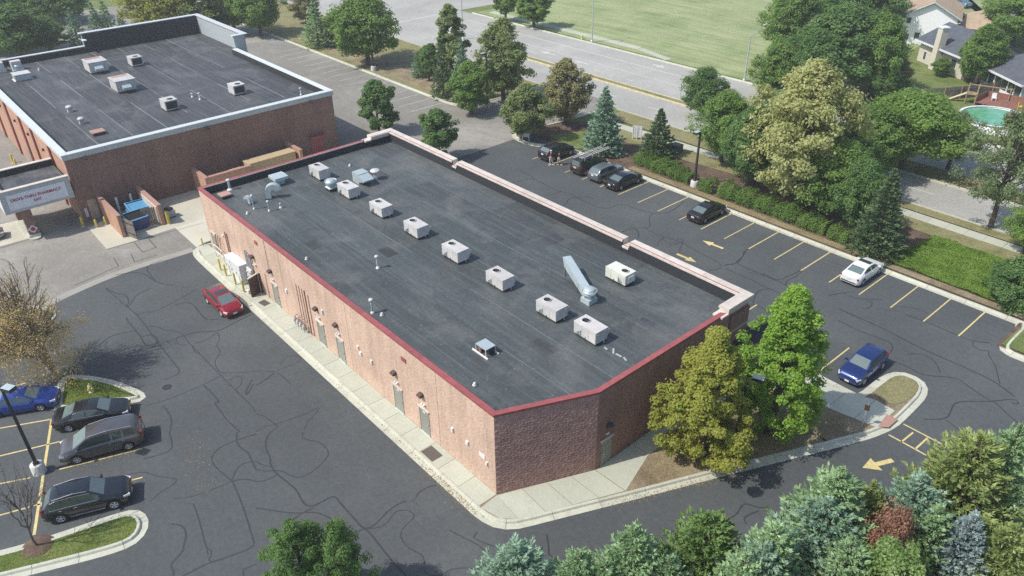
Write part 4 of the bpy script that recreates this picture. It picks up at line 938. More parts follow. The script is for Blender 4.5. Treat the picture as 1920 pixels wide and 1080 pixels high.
for x in (-66,-72.4,-78.5,-86): 
    l = sb(MB().box(x-.12,x+.12,Y0-.2,Y0-.003,5.1,5.35), 'wall_lamp', 'dark_metal')
sb(MB().box(-78,-75.5,Y0-.06,Y0-.003,.1,2.3), 'side_door', 'door_grey')
# rooftop units of the pharmacy
SG = 'air conditioning units on the pharmacy roof'
def big_unit(x, y, label):
    r = empty('rooftop_unit', (x,y,SD+.01), 0, label, 'air conditioner', SG)
    MB().box(-1.1,1.3,-1.0,1.0,-.01,.2).build('curb_base', MATS['dark_metal'], r)
    c = MB().box(-1.3,1.35,-1.15,1.15,.2,1.45).build('cabinet', MATS['white_metal'], r)
    MB().box(-1.4,1.45,-1.25,1.25,1.455,1.52).build('lid', MATS['white_metal'], r)
    MB().box(-1.38,-.5,-.95,.95,1.525,1.53).build('fan_deck', MATS['hatch_brown'], r)
    MB().add([(1.36,-.6,1.15),(1.36,.45,1.15),(2.0,.45,.75),(2.0,-.6,.75),(1.36,-.6,.5),(1.36,.45,.5),(2.0,.45,.55),(2.0,-.6,.55)],[(0,3,2,1),(3,7,6,2),(0,4,7,3),(1,2,6,5),(4,5,6,7)]).build('weather_hood', MATS['galvanised'], r)
    MB().box(1.355,1.37,.55,1.05,.35,1.3).build('access_panel', MATS['galvanised'], r)
    MB().box(-1.5,-1.31,-.9,.9,.25,.9).build('economiser', MATS['galvanised'], r)
big_unit(-89.0,5.2,'large pale air handler behind its twin on the pharmacy roof')
big_unit(-77.8,5.1,'large pale air handler in the middle of the pharmacy roof')
def condenser_unit(x, y, label):
    r = empty('rooftop_unit', (x,y,SD+.01), 0, label, 'air conditioner', SG)
    MB().box(-.75,.75,-.65,.65,-.01,.12).build('curb_base', MATS['dark_metal'], r)
    MB().box(-.85,.85,-.75,.75,.12,1.15).build('cabinet', MATS['white_metal'], r)
    MB().box(.853,.87,-.62,.62,.25,1.05).build('coil_face', MATS['dark_metal'], r)
    MB().box(-.88,.88,-.78,.78,1.155,1.2).build('lid', MATS['white_metal'], r)
    MB().lathe([(.36,.0),(.36,.02),(0,.02)],(.2,.1,1.2),18).build('fan_opening', MATS['dark_metal'], r)
condenser_unit(-88.3,10.1,'pale condenser nearest the raised parapet of the pharmacy')
condenser_unit(-66.4,6.6,'pale condenser with dark coil close to the near edge of the pharmacy')
condenser_unit(-66.5,14.9,'pale condenser standing apart near the street side of the pharmacy')
r = empty('equipment_box', (-92,-3.2,SD+.01), 0, 'low blue grey equipment box on the pharmacy roof', 'equipment box')
MB().box(-.9,.9,-.95,.95,.05,.75).build('cabinet', MATS['galvanised'], r); MB().box(-.95,.95,-1.0,1.0,.753,.83).build('lid', MATS['white_metal'], r); MB().box(-.8,.8,-1.1,1.1,-.01,.048).build('skid', MATS['pvc_white'], r)
for k,(x,y,lab) in enumerate(((-98.0,-4.6,'pale condensing unit cut by the picture edge on the pharmacy roof'),(-97.4,-2.6,'pale condensing unit closest to the blue grey equipment box on the pharmacy roof'))):
    r = empty('condensing_unit', (x,y,SD+.01), 0, lab, 'condenser'); MB().box(-.5,.5,-.6,.6,.15,1.2).build('cabinet', MATS['white_metal'], r); MB().lathe([(.35,0),(.35,.25),(.3,.25)],(.51,0,.5),14).build('fan_ring', MATS['galvanised'], r); MB().box(-.6,.9,-.7,.7,-.01,.147).build('skid', MATS['galvanised'], r)
def mush(x, y, lab):
    r = empty('mushroom_fan', (x,y,SD+.01), 0, lab, 'exhaust fan', 'small white fans on the pharmacy roof')
    MB().box(-.25,.25,-.25,.25,-.01,.3).build('curb_base', MATS['white_metal'], r); MB().lathe([(.2,.3),(.2,.42),(.38,.46),(.38,.62),(.25,.72),(0,.72)],(0,0,0),14).build('hood', MATS['white_metal'], r)
mush(-73.5,-2.4,'small white exhaust fan farther from the brown hatch'); mush(-68.2,-2.6,'small white exhaust fan closer to the brown hatch')
r = empty('roof_hatch', (-63.5,-2.3,SD+.01), 0, 'square brown red roof hatch on the pharmacy roof', 'roof hatch')
MB().box(-.55,.55,-.6,.6,-.01,.25).build('curb_base', MATS['dark_metal'], r); MB().box(-.62,.62,-.68,.68,.25,.36).build('lid', MATS['hatch_brown'], r)
for (x,y,h,lab) in ((-67.3,10.5,.85,'white vent pipe amid the pharmacy roof'),(-60.5,20.3,.9,'white vent pipe near the street corner of the pharmacy roof'),(-68.9,10.2,.5,'short dark vent pipe beside the white one on the pharmacy roof'),(-95,-.5,.3,'tiny vent by the far parapet of the pharmacy')):
    vent_pipe((x,y,SD+.01), h, lab, .16, .07, 'pvc_white')

# drive-through canopy
cn = empty('drive_through_canopy', (-59.3,-10.6,0), 0, 'grey drive through canopy with pharmacy lettering on its fascia', 'canopy')
def cb(mb, name, mat, parent=None):
    o = mb.build(name, MATS[mat], parent or cn)
    if parent is None: o.location = (59.3,10.6,0)
    return o
cb(MB().box(-56.45,-56.2,-13.8,-7.62,3.1,5.35), 'fascia', 'fascia_grey'); cb(MB().box(-62.5,-62.25,-13.8,-7.62,3.1,5.35), 'fascia', 'fascia_grey'); cb(MB().box(-62.248,-56.452,-13.8,-13.55,3.1,5.35), 'fascia', 'grey_coping')  # sunlit face in the paler grey, the others in the shaded tone
cb(MB().box(-62.248,-56.452,-13.548,-7.62,3.2,4.75), 'roof_deck', 'membrane_store')
for b in ((-62.245,-62.15),): cb(MB().box(*b,-13.5,-7.65,4.755,5.3), 'parapet_lining', 'black_rubber')
for b in ((-56.6,-56.1,-13.9,-7.6),(-62.6,-62.1,-13.9,-7.6),(-62.095,-56.605,-13.9,-13.4)): cb(MB().box(*b,5.352,5.43), 'coping', 'white_coping')
pn = cb(MB().box(-56.197,-56.165,-13.3,-8.1,3.4,4.95), 'sign_panel', 'sign_white' if 'sign_white' in MATS else plain('sign_white',(.62,.66,.70),.5).name)
plain('letter_red', (.36,.02,.07), .5)
def lettering(txt, size, loc, rot, mat, parent, name='lettering', depth=.012):
    cu = bpy.data.curves.new(name, 'FONT'); cu.body = txt; cu.size = size; cu.align_x = 'CENTER'; cu.align_y = 'CENTER'; cu.extrude = depth; cu.offset = .006
    t = bpy.data.objects.new('tmp', cu); COL.objects.link(t); bpy.context.view_layer.update()
    me = bpy.data.meshes.new_from_object(t.evaluated_get(bpy.context.evaluated_depsgraph_get()))
    bpy.data.objects.remove(t); me.materials.clear(); me.materials.append(MATS[mat])
    return tag(link(name, me, parent, loc, rot), None, None, None, 'stuff')
lettering('DRIVE-THRU PHARMACY', .40, (-56.15,-10.8,4.36), (R(90),0,R(90)), 'letter_red', pn)
lettering('EXIT', .34, (-56.15,-10.8,3.88), (R(90),0,R(90)), 'letter_red', pn)
cl = cb(MB().box(-57.3,-56.55,-12.5,-11.65,.15,3.09), 'column', 'brick_store')
cb(MB().box(-57.42,-56.43,-12.6,-11.55,0,.35), 'column_base', 'concrete_base'); cb(MB().prism(chaikin([(-62.5,-12.7),(-56.3,-12.8),(-55.7,-12.1),(-56.3,-11.4),(-62.5,-11.5)],2,True),0,.14), 'island_kerb', 'concrete_kerb')
sg = cb(MB().obox((-56.5,-12.05,.95),(.03,.62,.62),0,R(45)), 'warning_diamond', 'plate_white'); MB().obox((-56.48,-12.05,.95),(.03,.36,.36),0,R(45)).build('diamond_center', MATS['letter_red'], sg)
cb(MB().box(-62.4,-61.6,-12.5,-11.65,.15,3.09), 'column', 'brick_store')

# bin enclosure with gates, bins, bollards
en = empty('bin_enclosure', (-53.5,-3.6,0), 0, 'brick bin enclosure with open board gates against the pharmacy wall', 'enclosure')
def eb(mb, name, mat): o = mb.build(name, MATS[mat], en); o.location = (53.5,3.6,0); return o
eb(MB().box(-56.85,-50.5,-5.62,-5.3,0,2.3), 'side_wall', 'brick_orange'); eb(MB().box(-56.85,-50.55,-1.75,-1.4,0,2.15), 'side_wall', 'brick_orange')
eb(MB().box(-56.85,-50.45,-5.66,-5.26,2.3,2.38), 'wall_cap', 'hatch_brown'); eb(MB().box(-56.85,-50.5,-1.79,-1.36,2.15,2.23), 'wall_cap', 'hatch_brown')
eb(MB().box(-55.5,-50.8,-1.86,-1.752,.1,2.0), 'render_coat', 'white_coping')
def gate(p0, p1, n, h=1.9):
    a, b = Vector(p0), Vector(p1); an = math.atan2((b-a).y,(b-a).x); L = (b-a).length
    g = MB().obox(((a+b)/2).to_3d()+Vector((0,0,.5)), (L,.04,.08), an).obox(((a+b)/2).to_3d()+Vector((0,0,1.6)), (L,.04,.08), an).build('gate', MATS['dark_metal'], en); g.location = (53.5,3.6,0)
    for k in range(n):
        c = a.lerp(b,(k+.5)/n); MB().obox((c.x-math.sin(an)*.035,c.y+math.cos(an)*.035,.12+h/2),(L/n-.02,.03,h),an).build('board', MATS['wood_grey'], g)
gate((-50.5,-5.2),(-49.0,-4.75),8); gate((-50.9,-1.95),(-51.5,-3.2),8)
for x,y in ((-55.9,-4.1),(-55.8,-2.7)): eb(MB().cyl((x,y,0),(x,y,2.0),.12,n=10), 'guard_post', 'pvc_white')
plain('bin_blue', (.03,.06,.20), .5, var=.15); plain('bin_light', (.10,.30,.50), .5)
def dumpster(x, y, rz, mat, label, lid):
    r = empty('dumpster', (x,y,0), rz, label, 'dumpster', 'bins in the enclosure')
    MB().add([(-.9,-.75,.1),(.9,-.75,.1),(.9,.75,.1),(-.9,.75,.1),(-1,-.95,1.25),(1,-.95,1.25),(1,.85,1.5),(-1,.85,1.5)],[(3,2,1,0),(0,1,5,4),(1,2,6,5),(2,3,7,6),(3,0,4,7)]).build('body', MATS[mat], r)
    MB().add([(-1.02,-.97,1.26),(1.02,-.97,1.26),(1.02,.87,1.51),(-1.02,.87,1.51),(-.88,-.8,1.30),(.88,-.8,1.30),(.88,.72,1.52),(-.88,.72,1.52)],[(0,1,5,4),(1,2,6,5),(2,3,7,6),(3,0,4,7)]).build('rim', MATS['bin_light'], r)
    MB().add([(-.87,-.8,1.20),(.87,-.8,1.20),(.87,.7,1.40),(-.87,.7,1.40)],[(0,1,2,3)]).build('lid', MATS[lid], r)
    for s in (-1,1): MB().obox((s*1.05,0,.85),(.08,1.1,.16)).build('lift_pocket', MATS[mat], r)
    for a in (-.7,.7):
        for b in (-.6,.6): MB().cyl((a-.04,b,.06),(a+.04,b,.06),.06,n=8).build('caster', MATS['tyre'], r)
dumpster(-51.8,-3.75,R(95),'bin_blue','dark blue open dumpster in front of the bin enclosure','black_void')
dumpster(-54.2,-2.7,R(88),'bin_light','light blue dumpster inside the bin enclosure','bin_light')
YB = 'yellow bollards of the pharmacy yard'
def bollard(x, y, h, r, label, grp, z=0):
    o = empty('bollard', (x,y,z), 0, label, 'bollard', grp)
    MB().lathe([(r,0),(r,h-.08),(r*.85,h-.02),(r*.5,h),(0,h)],(0,0,-.02),14).build('post', MATS['bollard_yellow'], o)
    MB().lathe([(r*1.5,0),(r*1.5,.03),(r,.05)],(0,0,-.01),14).build('footing', MATS['concrete_base'], o)
for x,y,h,r,l in ((-50.4,-1.1,1.45,.16,'tall thick yellow bollard guarding the enclosure gate'),(-55.9,-7.8,1.1,.13,'yellow bollard at the corner of the drive through'),(-54.65,-6.85,.9,.1,'yellow bollard before the tan pharmacy door'),(-54.7,-5.95,.9,.1,'yellow bollard next to the enclosure wall'),(-79.8,-9,1.15,.12,'farther yellow bollard along the pharmacy side wall'),(-78.2,-9,1.0,.12,'nearer yellow bollard along the pharmacy side wall'),(-43.2,-.5,1.0,.07,'pale thin post at the back corner of the shop')):
    bollard(x, y, h, r, l, YB)
o = empty('cardboard_bale', (-52.0,-.35,0), .1, 'grey cart with dark bags beside the enclosure wall', 'cart'); MB().box(-.5,.5,-.4,.4,.15,.8).build('tub', MATS['pipe_grey'], o); MB().obox((0,0,.9),(.7,.5,.25),.3).build('bag', MATS['dark_metal'], o)
for a in (-.4,.4):
    for b in (-.3,.3): MB().cyl((a,b-.03,.09),(a,b+.03,.09),.09,n=8).build('caster', MATS['tyre'], o)
# alley store behind the shop
al = empty('alley_enclosure', (-54.5,4.5,0), 0, 'orange brick enclosure wall in the alley between the buildings', 'enclosure')
for b in ((-56.85,-53.0,4.3,4.65),(-53.35,-53.0,4.66,9.5),(-56.85,-53.4,15.6,15.95)):
    o = MB().box(*b,0,2.5).build('wall', MATS['brick_orange'], al); o.location = (54.5,-4.5,0)
    o = MB().box(b[0]-.04,b[1]+.04,b[2]-.04,b[3]+.04,2.505,2.58).build('wall_cap', MATS['hatch_brown'], al); o.location = (54.5,-4.5,0)
plain('crate_tan', (.47,.36,.21), .7)
def crate(x0,x1,y0,y1,h,label):
    o = empty('storage_box', ((x0+x1)/2,(y0+y1)/2,0), 0, label, 'storage box'); a, b = (x1-x0)/2,(y1-y0)/2
    MB().box(-a,a,-b,b,.1,h).build('body', MATS['crate_tan'], o); MB().box(-a-.05,a+.05,-b-.05,b+.05,h+.003,h+.1).build('lid', MATS['crate_tan'], o)
    for s in (-1,1): MB().box(-a*.9,a*.9,s*b*.7-.08,s*b*.7+.08,0,.1).build('skid', MATS['wood_grey'], o)
    for k in range(1,5): MB().box(-a-.02,-a-.003,-b+2*b*k/5-.03,-b+2*b*k/5+.03,.15,h-.05).build('rib', MATS['crate_tan'], o)
crate(-55.3,-53.9,9.6,15.3,2.3,'long tan storage container behind the far coping of the shop'); crate(-54.6,-53.6,7.6,8.9,2.0,'short tan storage box beside the long container')

# ---------------------------------------------------------------- along the back wall of the shop
cab = empty('electrical_cabinet', (-34.9,-.42,.165), 0, 'tall white double electrical cabinet against the back wall', 'electrical cabinet')
plain('cabinet_white', (.66,.67,.66), .5, var=.1)
for i,(x0,x1,h) in enumerate(((-1.75,-.62,1.75),(-.6,1.35,1.9))):
    b = MB().box(x0,x1,-.42,.36,0,h).build('cabinet_body', MATS['cabinet_white'], cab); MB().box(x0-.03,x1+.03,-.46,.38,h+.002,h+.05).build('roof_plate', MATS['cabinet_white'], b)
    n = 2; 
    for k in range(n):
        a = x0+.05+(x1-x0-.1)*k/n; d = MB().box(a+.01,a+(x1-x0-.1)/n-.01,-.44,-.422,.1,h-.1).build('cabinet_door', MATS['cabinet_white'], cab); MB().box(a+.1,a+.14,-.47,-.442,.8,1.0).build('handle', MATS['dark_metal'], d)
mt = empty('electric_meter_bank', (-32.9,-.2,.165), 0, 'small white electric meter bank with conduits beside the cabinet', 'meter bank')
MB().box(-.45,.45,-.12,.13,.35,1.75).build('panel', MATS['cabinet_white'], mt)
for i in range(2):
    for k in range(3): MB().cyl((-.2+.42*i,-.12,.6+.42*k),(-.2+.42*i,-.22,.6+.42*k),.11,n=10).build('meter', MATS['white_metal'], mt)
for x in (-.3,.3): MB().box(x-.04,x+.04,-.05,.12,0,.35).build('leg', MATS['pipe_grey'], mt)
br = empty('brown_enclosure', (-31.3,-.1,.165), 0, 'dark brown metal panel door standing out from the back wall', 'panel')
b = MB().obox((0,-.55,.9),(.08,1.05,1.8),.35).build('panel', MATS['brown_metal'], br); MB().obox((0,-.55,1.86),(.16,1.1,.08),.35).build('top_rail', MATS['white_coping'], br); MB().box(-.06,.06,-.06,.08,0,1.9).build('post', MATS['brown_metal'], br)
SB = 'yellow bollards before the electrical cabinet'
for k,(x,y) in enumerate(((-37.4,-1.2),(-36.1,-1.25),(-34.1,-1.25),(-32.4,-1.25))):
    bollard(x, y, 1.25, .085, ['first yellow bollard before the electrical cabinet, farthest from the red car nose','second yellow bollard before the electrical cabinet','third yellow bollard before the electrical cabinet','yellow bollard beside the hood of the red car'][k], SB, .165)
o = empty('bucket', (-31.9,-1.05,.165), 0, 'small white bucket on the sidewalk below the brown panel', 'bucket'); MB().lathe([(.12,0),(.16,.34),(.14,.34),(.11,.05)],(0,0,0),12).build('pail', MATS['pvc_white'], o); MB().lathe([(.17,.34),(.17,.36),(0,.36)],(0,0,0),12).build('lid', MATS['pvc_white'], o)
o = tag(MB().obox((0,0,.012),(.9,.6,.024),.15).build('door_mat', plain('mat_brown', (.10,.085,.075), .95)), 'dark brown mat lying before a back door', 'mat'); o.location = (-29.6,-.75,.166)
tg = empty('pipe_rack', (-39.2,-.3,.165), 0, 'white pipe rail and gas pipes beside the first back door', 'pipe rack')
MB().tube([(-1.0,-.1,0),(-1.0,-.1,1.3),(.9,-.1,1.3),(.9,-.1,0)],.04,8).build('rail', MATS['pvc_white'], tg); MB().tube([(-1.0,-.1,.7),(.9,-.1,.7)],.03,8).build('rail', MATS['pvc_white'], tg)
for x in (-.6,-.1,.4): MB().tube([(x,-.05,.75),(x,.1,2.4),(x,.22,2.4)],.035,6).build('gas_pipe', MATS['pipe_brown'], tg)
GM = 'grey gas meters in a row on the back wall'
for k in range(4):
    x = -24.75+.5*k
    o = empty('gas_meter', (x,-.32,.165), 0, ['grey gas meter farthest along the row of four','second grey gas meter in the row of four','third grey gas meter in the row of four','grey gas meter next to the brown downpipe'][k], 'gas meter', GM)
    MB().box(-.15,.15,-.12,.12,.35,.72).build('case', MATS['pipe_grey'], o); MB().cyl((0,-.12,.55),(0,-.17,.55),.1,n=12).build('dial', MATS['white_metal'], o)
    MB().cyl((0,.0,.72),(0,.0,.85),.08,.05,10).build('regulator', MATS['pipe_grey'], o); MB().tube([(-.1,0,0),(-.1,0,.35)],.025).tube([(.1,0,.7),(.1,0,1.0),(.1,.25,1.0)],.025).build('pipe', MATS['pipe_brown'], o)

# ---------------------------------------------------------------- lamps, hydrants, signs
LP = 'car park light poles'
def light_pole(x, y, h, label, arm=0, base=.75, heads=1):
    o = empty('light_pole', (x,y,0), 0, label, 'light pole', LP)
    if base: MB().lathe([(.42,0),(.40,base-.05),(.36,base),(0,base)],(0,0,-.02),20).build('concrete_footing', MATS['concrete_base'], o)
    MB().obox((0,0,base+.03),(.34,.34,.06)).build('base_plate', MATS['dark_metal'], o)
    s = .11; MB().add([(-s,-s,base),(s,-s,base),(s,s,base),(-s,s,base),(-s*.7,-s*.7,h),(s*.7,-s*.7,h),(s*.7,s*.7,h),(-s*.7,s*.7,h)],[(0,1,5,4),(1,2,6,5),(2,3,7,6),(3,0,4,7),(4,5,6,7)]).build('pole', MATS['dark_metal'], o)
    for k in range(heads):
        a = arm+math.pi*k; c = (math.cos(a)*.62, math.sin(a)*.62, h-.05)
        hd = MB().obox(c,(.72,.5,.24),a).build('lamp_head', MATS['dark_metal'], o); MB().obox((c[0],c[1],h+.075),(.70,.48,.012),a).build('lamp_top', MATS['galvanised'], hd); MB().obox((c[0]*.35,c[1]*.35,h-.05),(.4,.09,.09),a).build('lamp_arm', MATS['dark_metal'], o)
light_pole(-20.97,-20.34,7.0,'dark light pole on a round concrete footing in the back car park', R(30))
light_pole(-19.85,45.24,6.4,'dark light pole on a concrete footing behind the front hedge', R(-90), .75)
light_pole(*(7.21, 14.19),6.0,'dark light pole between the two trees by the end wall', R(20), .7)
light_pole(-82.5,43.9,8.1,'dark light pole on a footing beside the pharmacy car park', R(-90), .8)
light_pole(-56.2,45.96,7.5,'dark light pole by the entrance drive among trees', R(-90), .6)
light_pole(-118,31,7.5,'dark light pole beyond the raised parapet of the pharmacy', R(0), .6)
SL = 'street lamps along the arterial road'
def street_lamp(x, y, h, side, label, arm=3.2):
    o = empty('street_lamp', (x,y,0), 0, label, 'street lamp', SL)
    MB().cyl((0,0,-.02),(0,0,h),.12,.07,10).build('pole', MATS['galvanised'], o); MB().lathe([(.25,0),(.22,.35),(.13,.4)],(0,0,-.02),12).build('base', MATS['galvanised'], o)
    MB().tube([(0,0,h-.05),(0,side*arm*.5,h+.75),(0,side*arm,h+1.15)],.05,8).build('arm', MATS['galvanised'], o)
    MB().obox((0,side*(arm+.35),h+1.15),(.3,.8,.14)).build('lamp_head', MATS['white_metal'], o)
street_lamp(-38.6,82.0,6.6,1,'galvanised street lamp at the field edge by the tree belt'); street_lamp(-70.7,82.2,9.5,-1,'tall street lamp on the field side near the hydrant'); street_lamp(-88.4,66.85,8.5,1,'street lamp in the median near the junction'); street_lamp(-134,50,9,1,'far street lamp behind the spruces')
def hydrant(x, y, z, label, s=1):
    o = empty('fire_hydrant', (x,y,z), .4, label, 'fire hydrant', 'yellow fire hydrants')
    MB().lathe([(.2*s,0),(.2*s,.05*s),(.13*s,.08*s),(.13*s,.5*s),(.17*s,.52*s),(.17*s,.56*s),(.13*s,.6*s),(.06*s,.72*s),(.05*s,.76*s),(0,.76*s)],(0,0,0),14).build('barrel', MATS['hydrant_yellow'], o)
    MB().cyl((-.24*s,0,.4*s),(.24*s,0,.4*s),.075*s,n=10).build('outlet', MATS['hydrant_yellow'], o); MB().cyl((0,-.22*s,.36*s),(0,0,.36*s),.095*s,n=10).build('pumper_outlet', MATS['hydrant_yellow'], o)
plain('hydrant_yellow', (.62,.58,.22), .55)
hydrant(-27.0,-15.4,.13,'pale yellow fire hydrant on the half moon grass island'); hydrant(-73.5,82.6,0,'yellow fire hydrant beside the far kerb of the road',1.1); hydrant(-31.6,52.0,.1,'small yellow hydrant beside the white notice board',1.1)
o = empty('notice_board', (-33.4,51.35,.06), R(28), 'white two panel real estate board on the verge', 'sign'); MB().box(-.62,.62,-.03,.03,.35,1.8).build('board', MATS['plate_white'], o)
for x in (-.55,0,.55): MB().box(x-.04,x+.04,-.08,-.031,0,1.85).build('post', MATS['pvc_white'], o)
for x in (-.2,.2): MB().box(x-.03,x+.03,-.04,-.031,.5,1.6).build('text_column', plain('text_grey', (.35,.36,.38), .6), o)
o = empty('entrance_sign', (-42.6,40.9,.15), R(20), 'small white framed sign on the entrance island', 'sign'); MB().box(-.42,.42,-.02,.02,.45,.95).build('board', MATS['plate_white'], o)
for x in (-.45,.45): MB().box(x-.04,x+.04,-.04,.04,0,1.0).build('post', MATS['pvc_white'], o)
lettering('EXIT', .2, (0,-.03,.7), (R(90),0,0), 'dark_metal', o) if False else None
o = empty('utility_cabinet', (-27.4,51.6,.08), 0, 'dark green utility cabinet beside the spruce on the verge', 'utility cabinet'); MB().box(-.6,.6,-.5,.5,0,.95).build('body', plain('utility_green', (.06,.085,.07), .6), o); MB().box(-.65,.65,-.55,.55,.953,1.02).build('lid', MATS['utility_green'], o)
o = empty('parking_sign', (11.75,22.0,.15), R(10), 'slim signpost with small dark sign at the kerb ramp', 'sign'); MB().cyl((0,0,0),(0,0,1.9),.03,n=8).build('post', MATS['galvanised'], o); MB().box(-.16,.16,-.05,-.032,1.45,1.9).build('plate', MATS['brown_metal'], o)

# ---------------------------------------------------------------- vehicles
def interp(x, tab):
    for (a,va),(b,vb) in zip(tab[:-1],tab[1:]):
        if x <= b:
            t = 0 if b == a else max(0,(x-a)/(b-a)); return va+(vb-va)*t
    return tab[-1][1]
# side profiles as fractions of length (0 = tail, 1 = nose): top line, belt line
PROFILE = {
 'sedan': dict(L=4.75,W=1.83,H=1.46, top=[(0,.92),(.02,1.0),(.12,1.06),(.15,1.07),(.30,1.36),(.36,1.43),(.48,1.46),(.58,1.42),(.62,1.37),(.755,1.02),(.80,.99),(.93,.86),(.975,.76),(1,.62)], belt=[(0,.80),(.1,.93),(.3,.97),(.7,.92),(.85,.84),(1,.6)], g=(.15,.30,.62,.755), wheels=(.205,.79), r=.325),
 'hatch': dict(L=4.5,W=1.76,H=1.49, top=[(0,.98),(.015,1.08),(.03,1.14),(.06,1.16),(.24,1.40),(.36,1.47),(.48,1.49),(.56,1.45),(.60,1.40),(.80,1.0),(.84,.97),(.94,.84),(.98,.74),(1,.6)], belt=[(0,.88),(.1,1.0),(.3,.98),(.7,.92),(.85,.84),(1,.58)], g=(.06,.24,.60,.80), wheels=(.20,.80), r=.32),
 'suv': dict(L=4.65,W=1.87,H=1.67, top=[(0,.95),(.012,1.1),(.03,1.18),(.05,1.20),(.13,1.56),(.2,1.64),(.40,1.67),(.54,1.64),(.58,1.60),(.72,1.14),(.76,1.11),(.92,1.0),(.975,.88),(1,.68)], belt=[(0,.9),(.06,1.04),(.3,1.06),(.7,1.02),(.85,.95),(1,.66)], g=(.05,.13,.58,.72), wheels=(.195,.80), r=.365),
 'minivan': dict(L=5.05,W=1.98,H=1.75, top=[(0,.95),(.012,1.1),(.025,1.18),(.035,1.20),(.075,1.62),(.12,1.71),(.40,1.75),(.60,1.70),(.65,1.64),(.82,1.10),(.85,1.06),(.94,.94),(.98,.82),(1,.64)], belt=[(0,.9),(.06,1.06),(.3,1.06),(.7,1.0),(.88,.92),(1,.64)], g=(.035,.075,.65,.82), wheels=(.20,.805), r=.345),
 'van': dict(L=4.75,W=1.85,H=1.86, top=[(0,.95),(.008,1.1),(.016,1.16),(.02,1.18),(.04,1.72),(.08,1.83),(.40,1.86),(.58,1.82),(.62,1.76),(.76,1.16),(.80,1.10),(.93,.98),(.975,.84),(1,.66)], belt=[(0,.9),(.05,1.08),(.3,1.08),(.7,1.02),(.88,.94),(1,.66)], g=(.02,.04,.62,.76), wheels=(.19,.80), r=.34),
}
def make_car(kind, pos_, ang, label, body, cat='car', wb=None, rails=False, sunroof=False, side_glass=True, group=None, name=None, rim='rim', scale=1.0, plate=True, trim=False, sill=False):
    P_ = PROFILE[kind]; L, W, H = P_['L'], P_['W'], P_['H']; r = P_['r']
    root = empty(name or cat.replace(' ','_'), (pos_[0],pos_[1],.004), ang, label, cat, group)
    root.scale = (scale,)*3
    g0, g1, g2, g3 = P_['g']
    wx = [w*L for w in P_['wheels']]; RA = r*1.17
    xs = set(round(f*L,3) for f in (0,.006,.02,.05,.09,.13,.25,.35,.45,.55,.66,.70,.84,.88,.92,.955,.98,.992,1))
    xs |= {round(f*L,3) for f in (g0,g1,g2,g3,(g0+g1)/2,(g2+g3)/2)}
    bp = .5*(g1+g2)*L; xs |= {round(bp-.05,3), round(bp+.05,3), round(g1*L+.10,3), round(g2*L-.03,3)}
    if kind in ('minivan','suv','van'): cp = (g1+.27*(g2-g1))*L; xs |= {round(cp-.05,3), round(cp+.05,3)}
    else: cp = None
    for w in wx: xs |= {round(w+RA*k,3) for k in (-1,-.92,-.7,-.38,0,.38,.7,.92,1)}
    xs = sorted(xs); o_ = [xs[0]]
    for x in xs[1:]:
        if x-o_[-1] > .012: o_.append(x)
    xs = o_; zb = .19 if kind in ('sedan','hatch') else .24
    grid = []
    for x in xs:
        f = x/L
        edge = min(1, (min(f,1-f)*L/.42)); plan = .80+.20*(1-(1-edge)**2.4)
        hw = W/2*plan; hw *= 1-.03*max(0,f-.75)/.25
        top, belt = interp(f,P_['top']), interp(f,P_['belt']); belt = min(belt, top-.05)
        cab = g0 <= f <= g3
        lift = max(0,min(1,(top-belt)/(H-belt))); 
        rw = hw*(.88-.165*lift) if cab else hw*.84
        z0 = zb+.12*max(0,1-edge)
        zz = [z0, z0+.06, z0+(belt-z0)*.42, belt-.09, belt, 0, 0, 0, 0]
        yy = [hw*.93, hw*.985, hw, hw*.985, hw*.925, 0,0,0,0]
        yb, yr = yy[4], rw
        zr = max(belt+.01, top-.055) if cab else max(belt+.008, top-.035)
        zz[5], yy[5] = belt+(zr-belt)*.10, yb+(yr-yb)*.14
        zz[6], yy[6] = belt+(zr-belt)*.88, yb+(yr-yb)*.90
        zz[7], yy[7] = zr+(top-zr)*.35, yr*.985
        zz[8], yy[8] = top-.012, yr*.84
        zc, yc = top, 0.0
        for w in wx:
            if abs(x-w) <= RA:
                a = math.sqrt(max(0,RA*RA-(x-w)**2))+r*.98
                for i in range(3):
                    if zz[i] < a+.012*i: zz[i] = a+.012*i
                if zz[2] > zz[3]-.02: zz[3] = zz[2]+.02
                zz[3] = min(zz[3], zz[4]-.015); zz[2] = min(zz[2], zz[3]-.01); zz[1] = min(zz[1], zz[2]-.008); zz[0] = min(zz[0], zz[1]-.008)
        row = [(x-L/2, -yy[i], zz[i]) for i in range(9)]+[(x-L/2,0,zc)]+[(x-L/2, yy[i], zz[i]) for i in range(8,-1,-1)]
        grid.append(row)
    nJ = 19; V = [p for row in grid for p in row]
    parts = {}
    for i in range(len(xs)-1):
        xm = (xs[i]+xs[i+1])/2; f = xm/L
        for j in range(nJ-1):
            jj = j if j < 9 else 17-j     # mirrored band index: 4 belt strip,5 glass,6 rail,7,8 top
            key = 'body'
            if jj >= 8 or jj == 7:
                if g2 < f < g3 and xs[i] > g2*L-.02 and xs[i+1] < g3*L+.02 and jj == 8: key = 'windshield'
                elif g0 < f < g1 and jj == 8: key = 'rear_window'
                elif sunroof and jj == 8 and g2-.16 < f < g2-.03: key = 'sunroof'
            if jj == 5 and side_glass and g1*.6+g0*.4 < f < g2*.38+g3*.62:
                pil = abs(xm-bp) < .05 or (cp and abs(xm-cp) < .05)
                if not pil: key = ('side_window_front' if xm > bp else ('side_window_rear' if not cp or xm > cp else 'side_window_quarter'))+('L' if j > 8 else 'R')
            parts.setdefault(key, []).append((i*nJ+j, (i+1)*nJ+j, (i+1)*nJ+j+1, i*nJ+j+1))
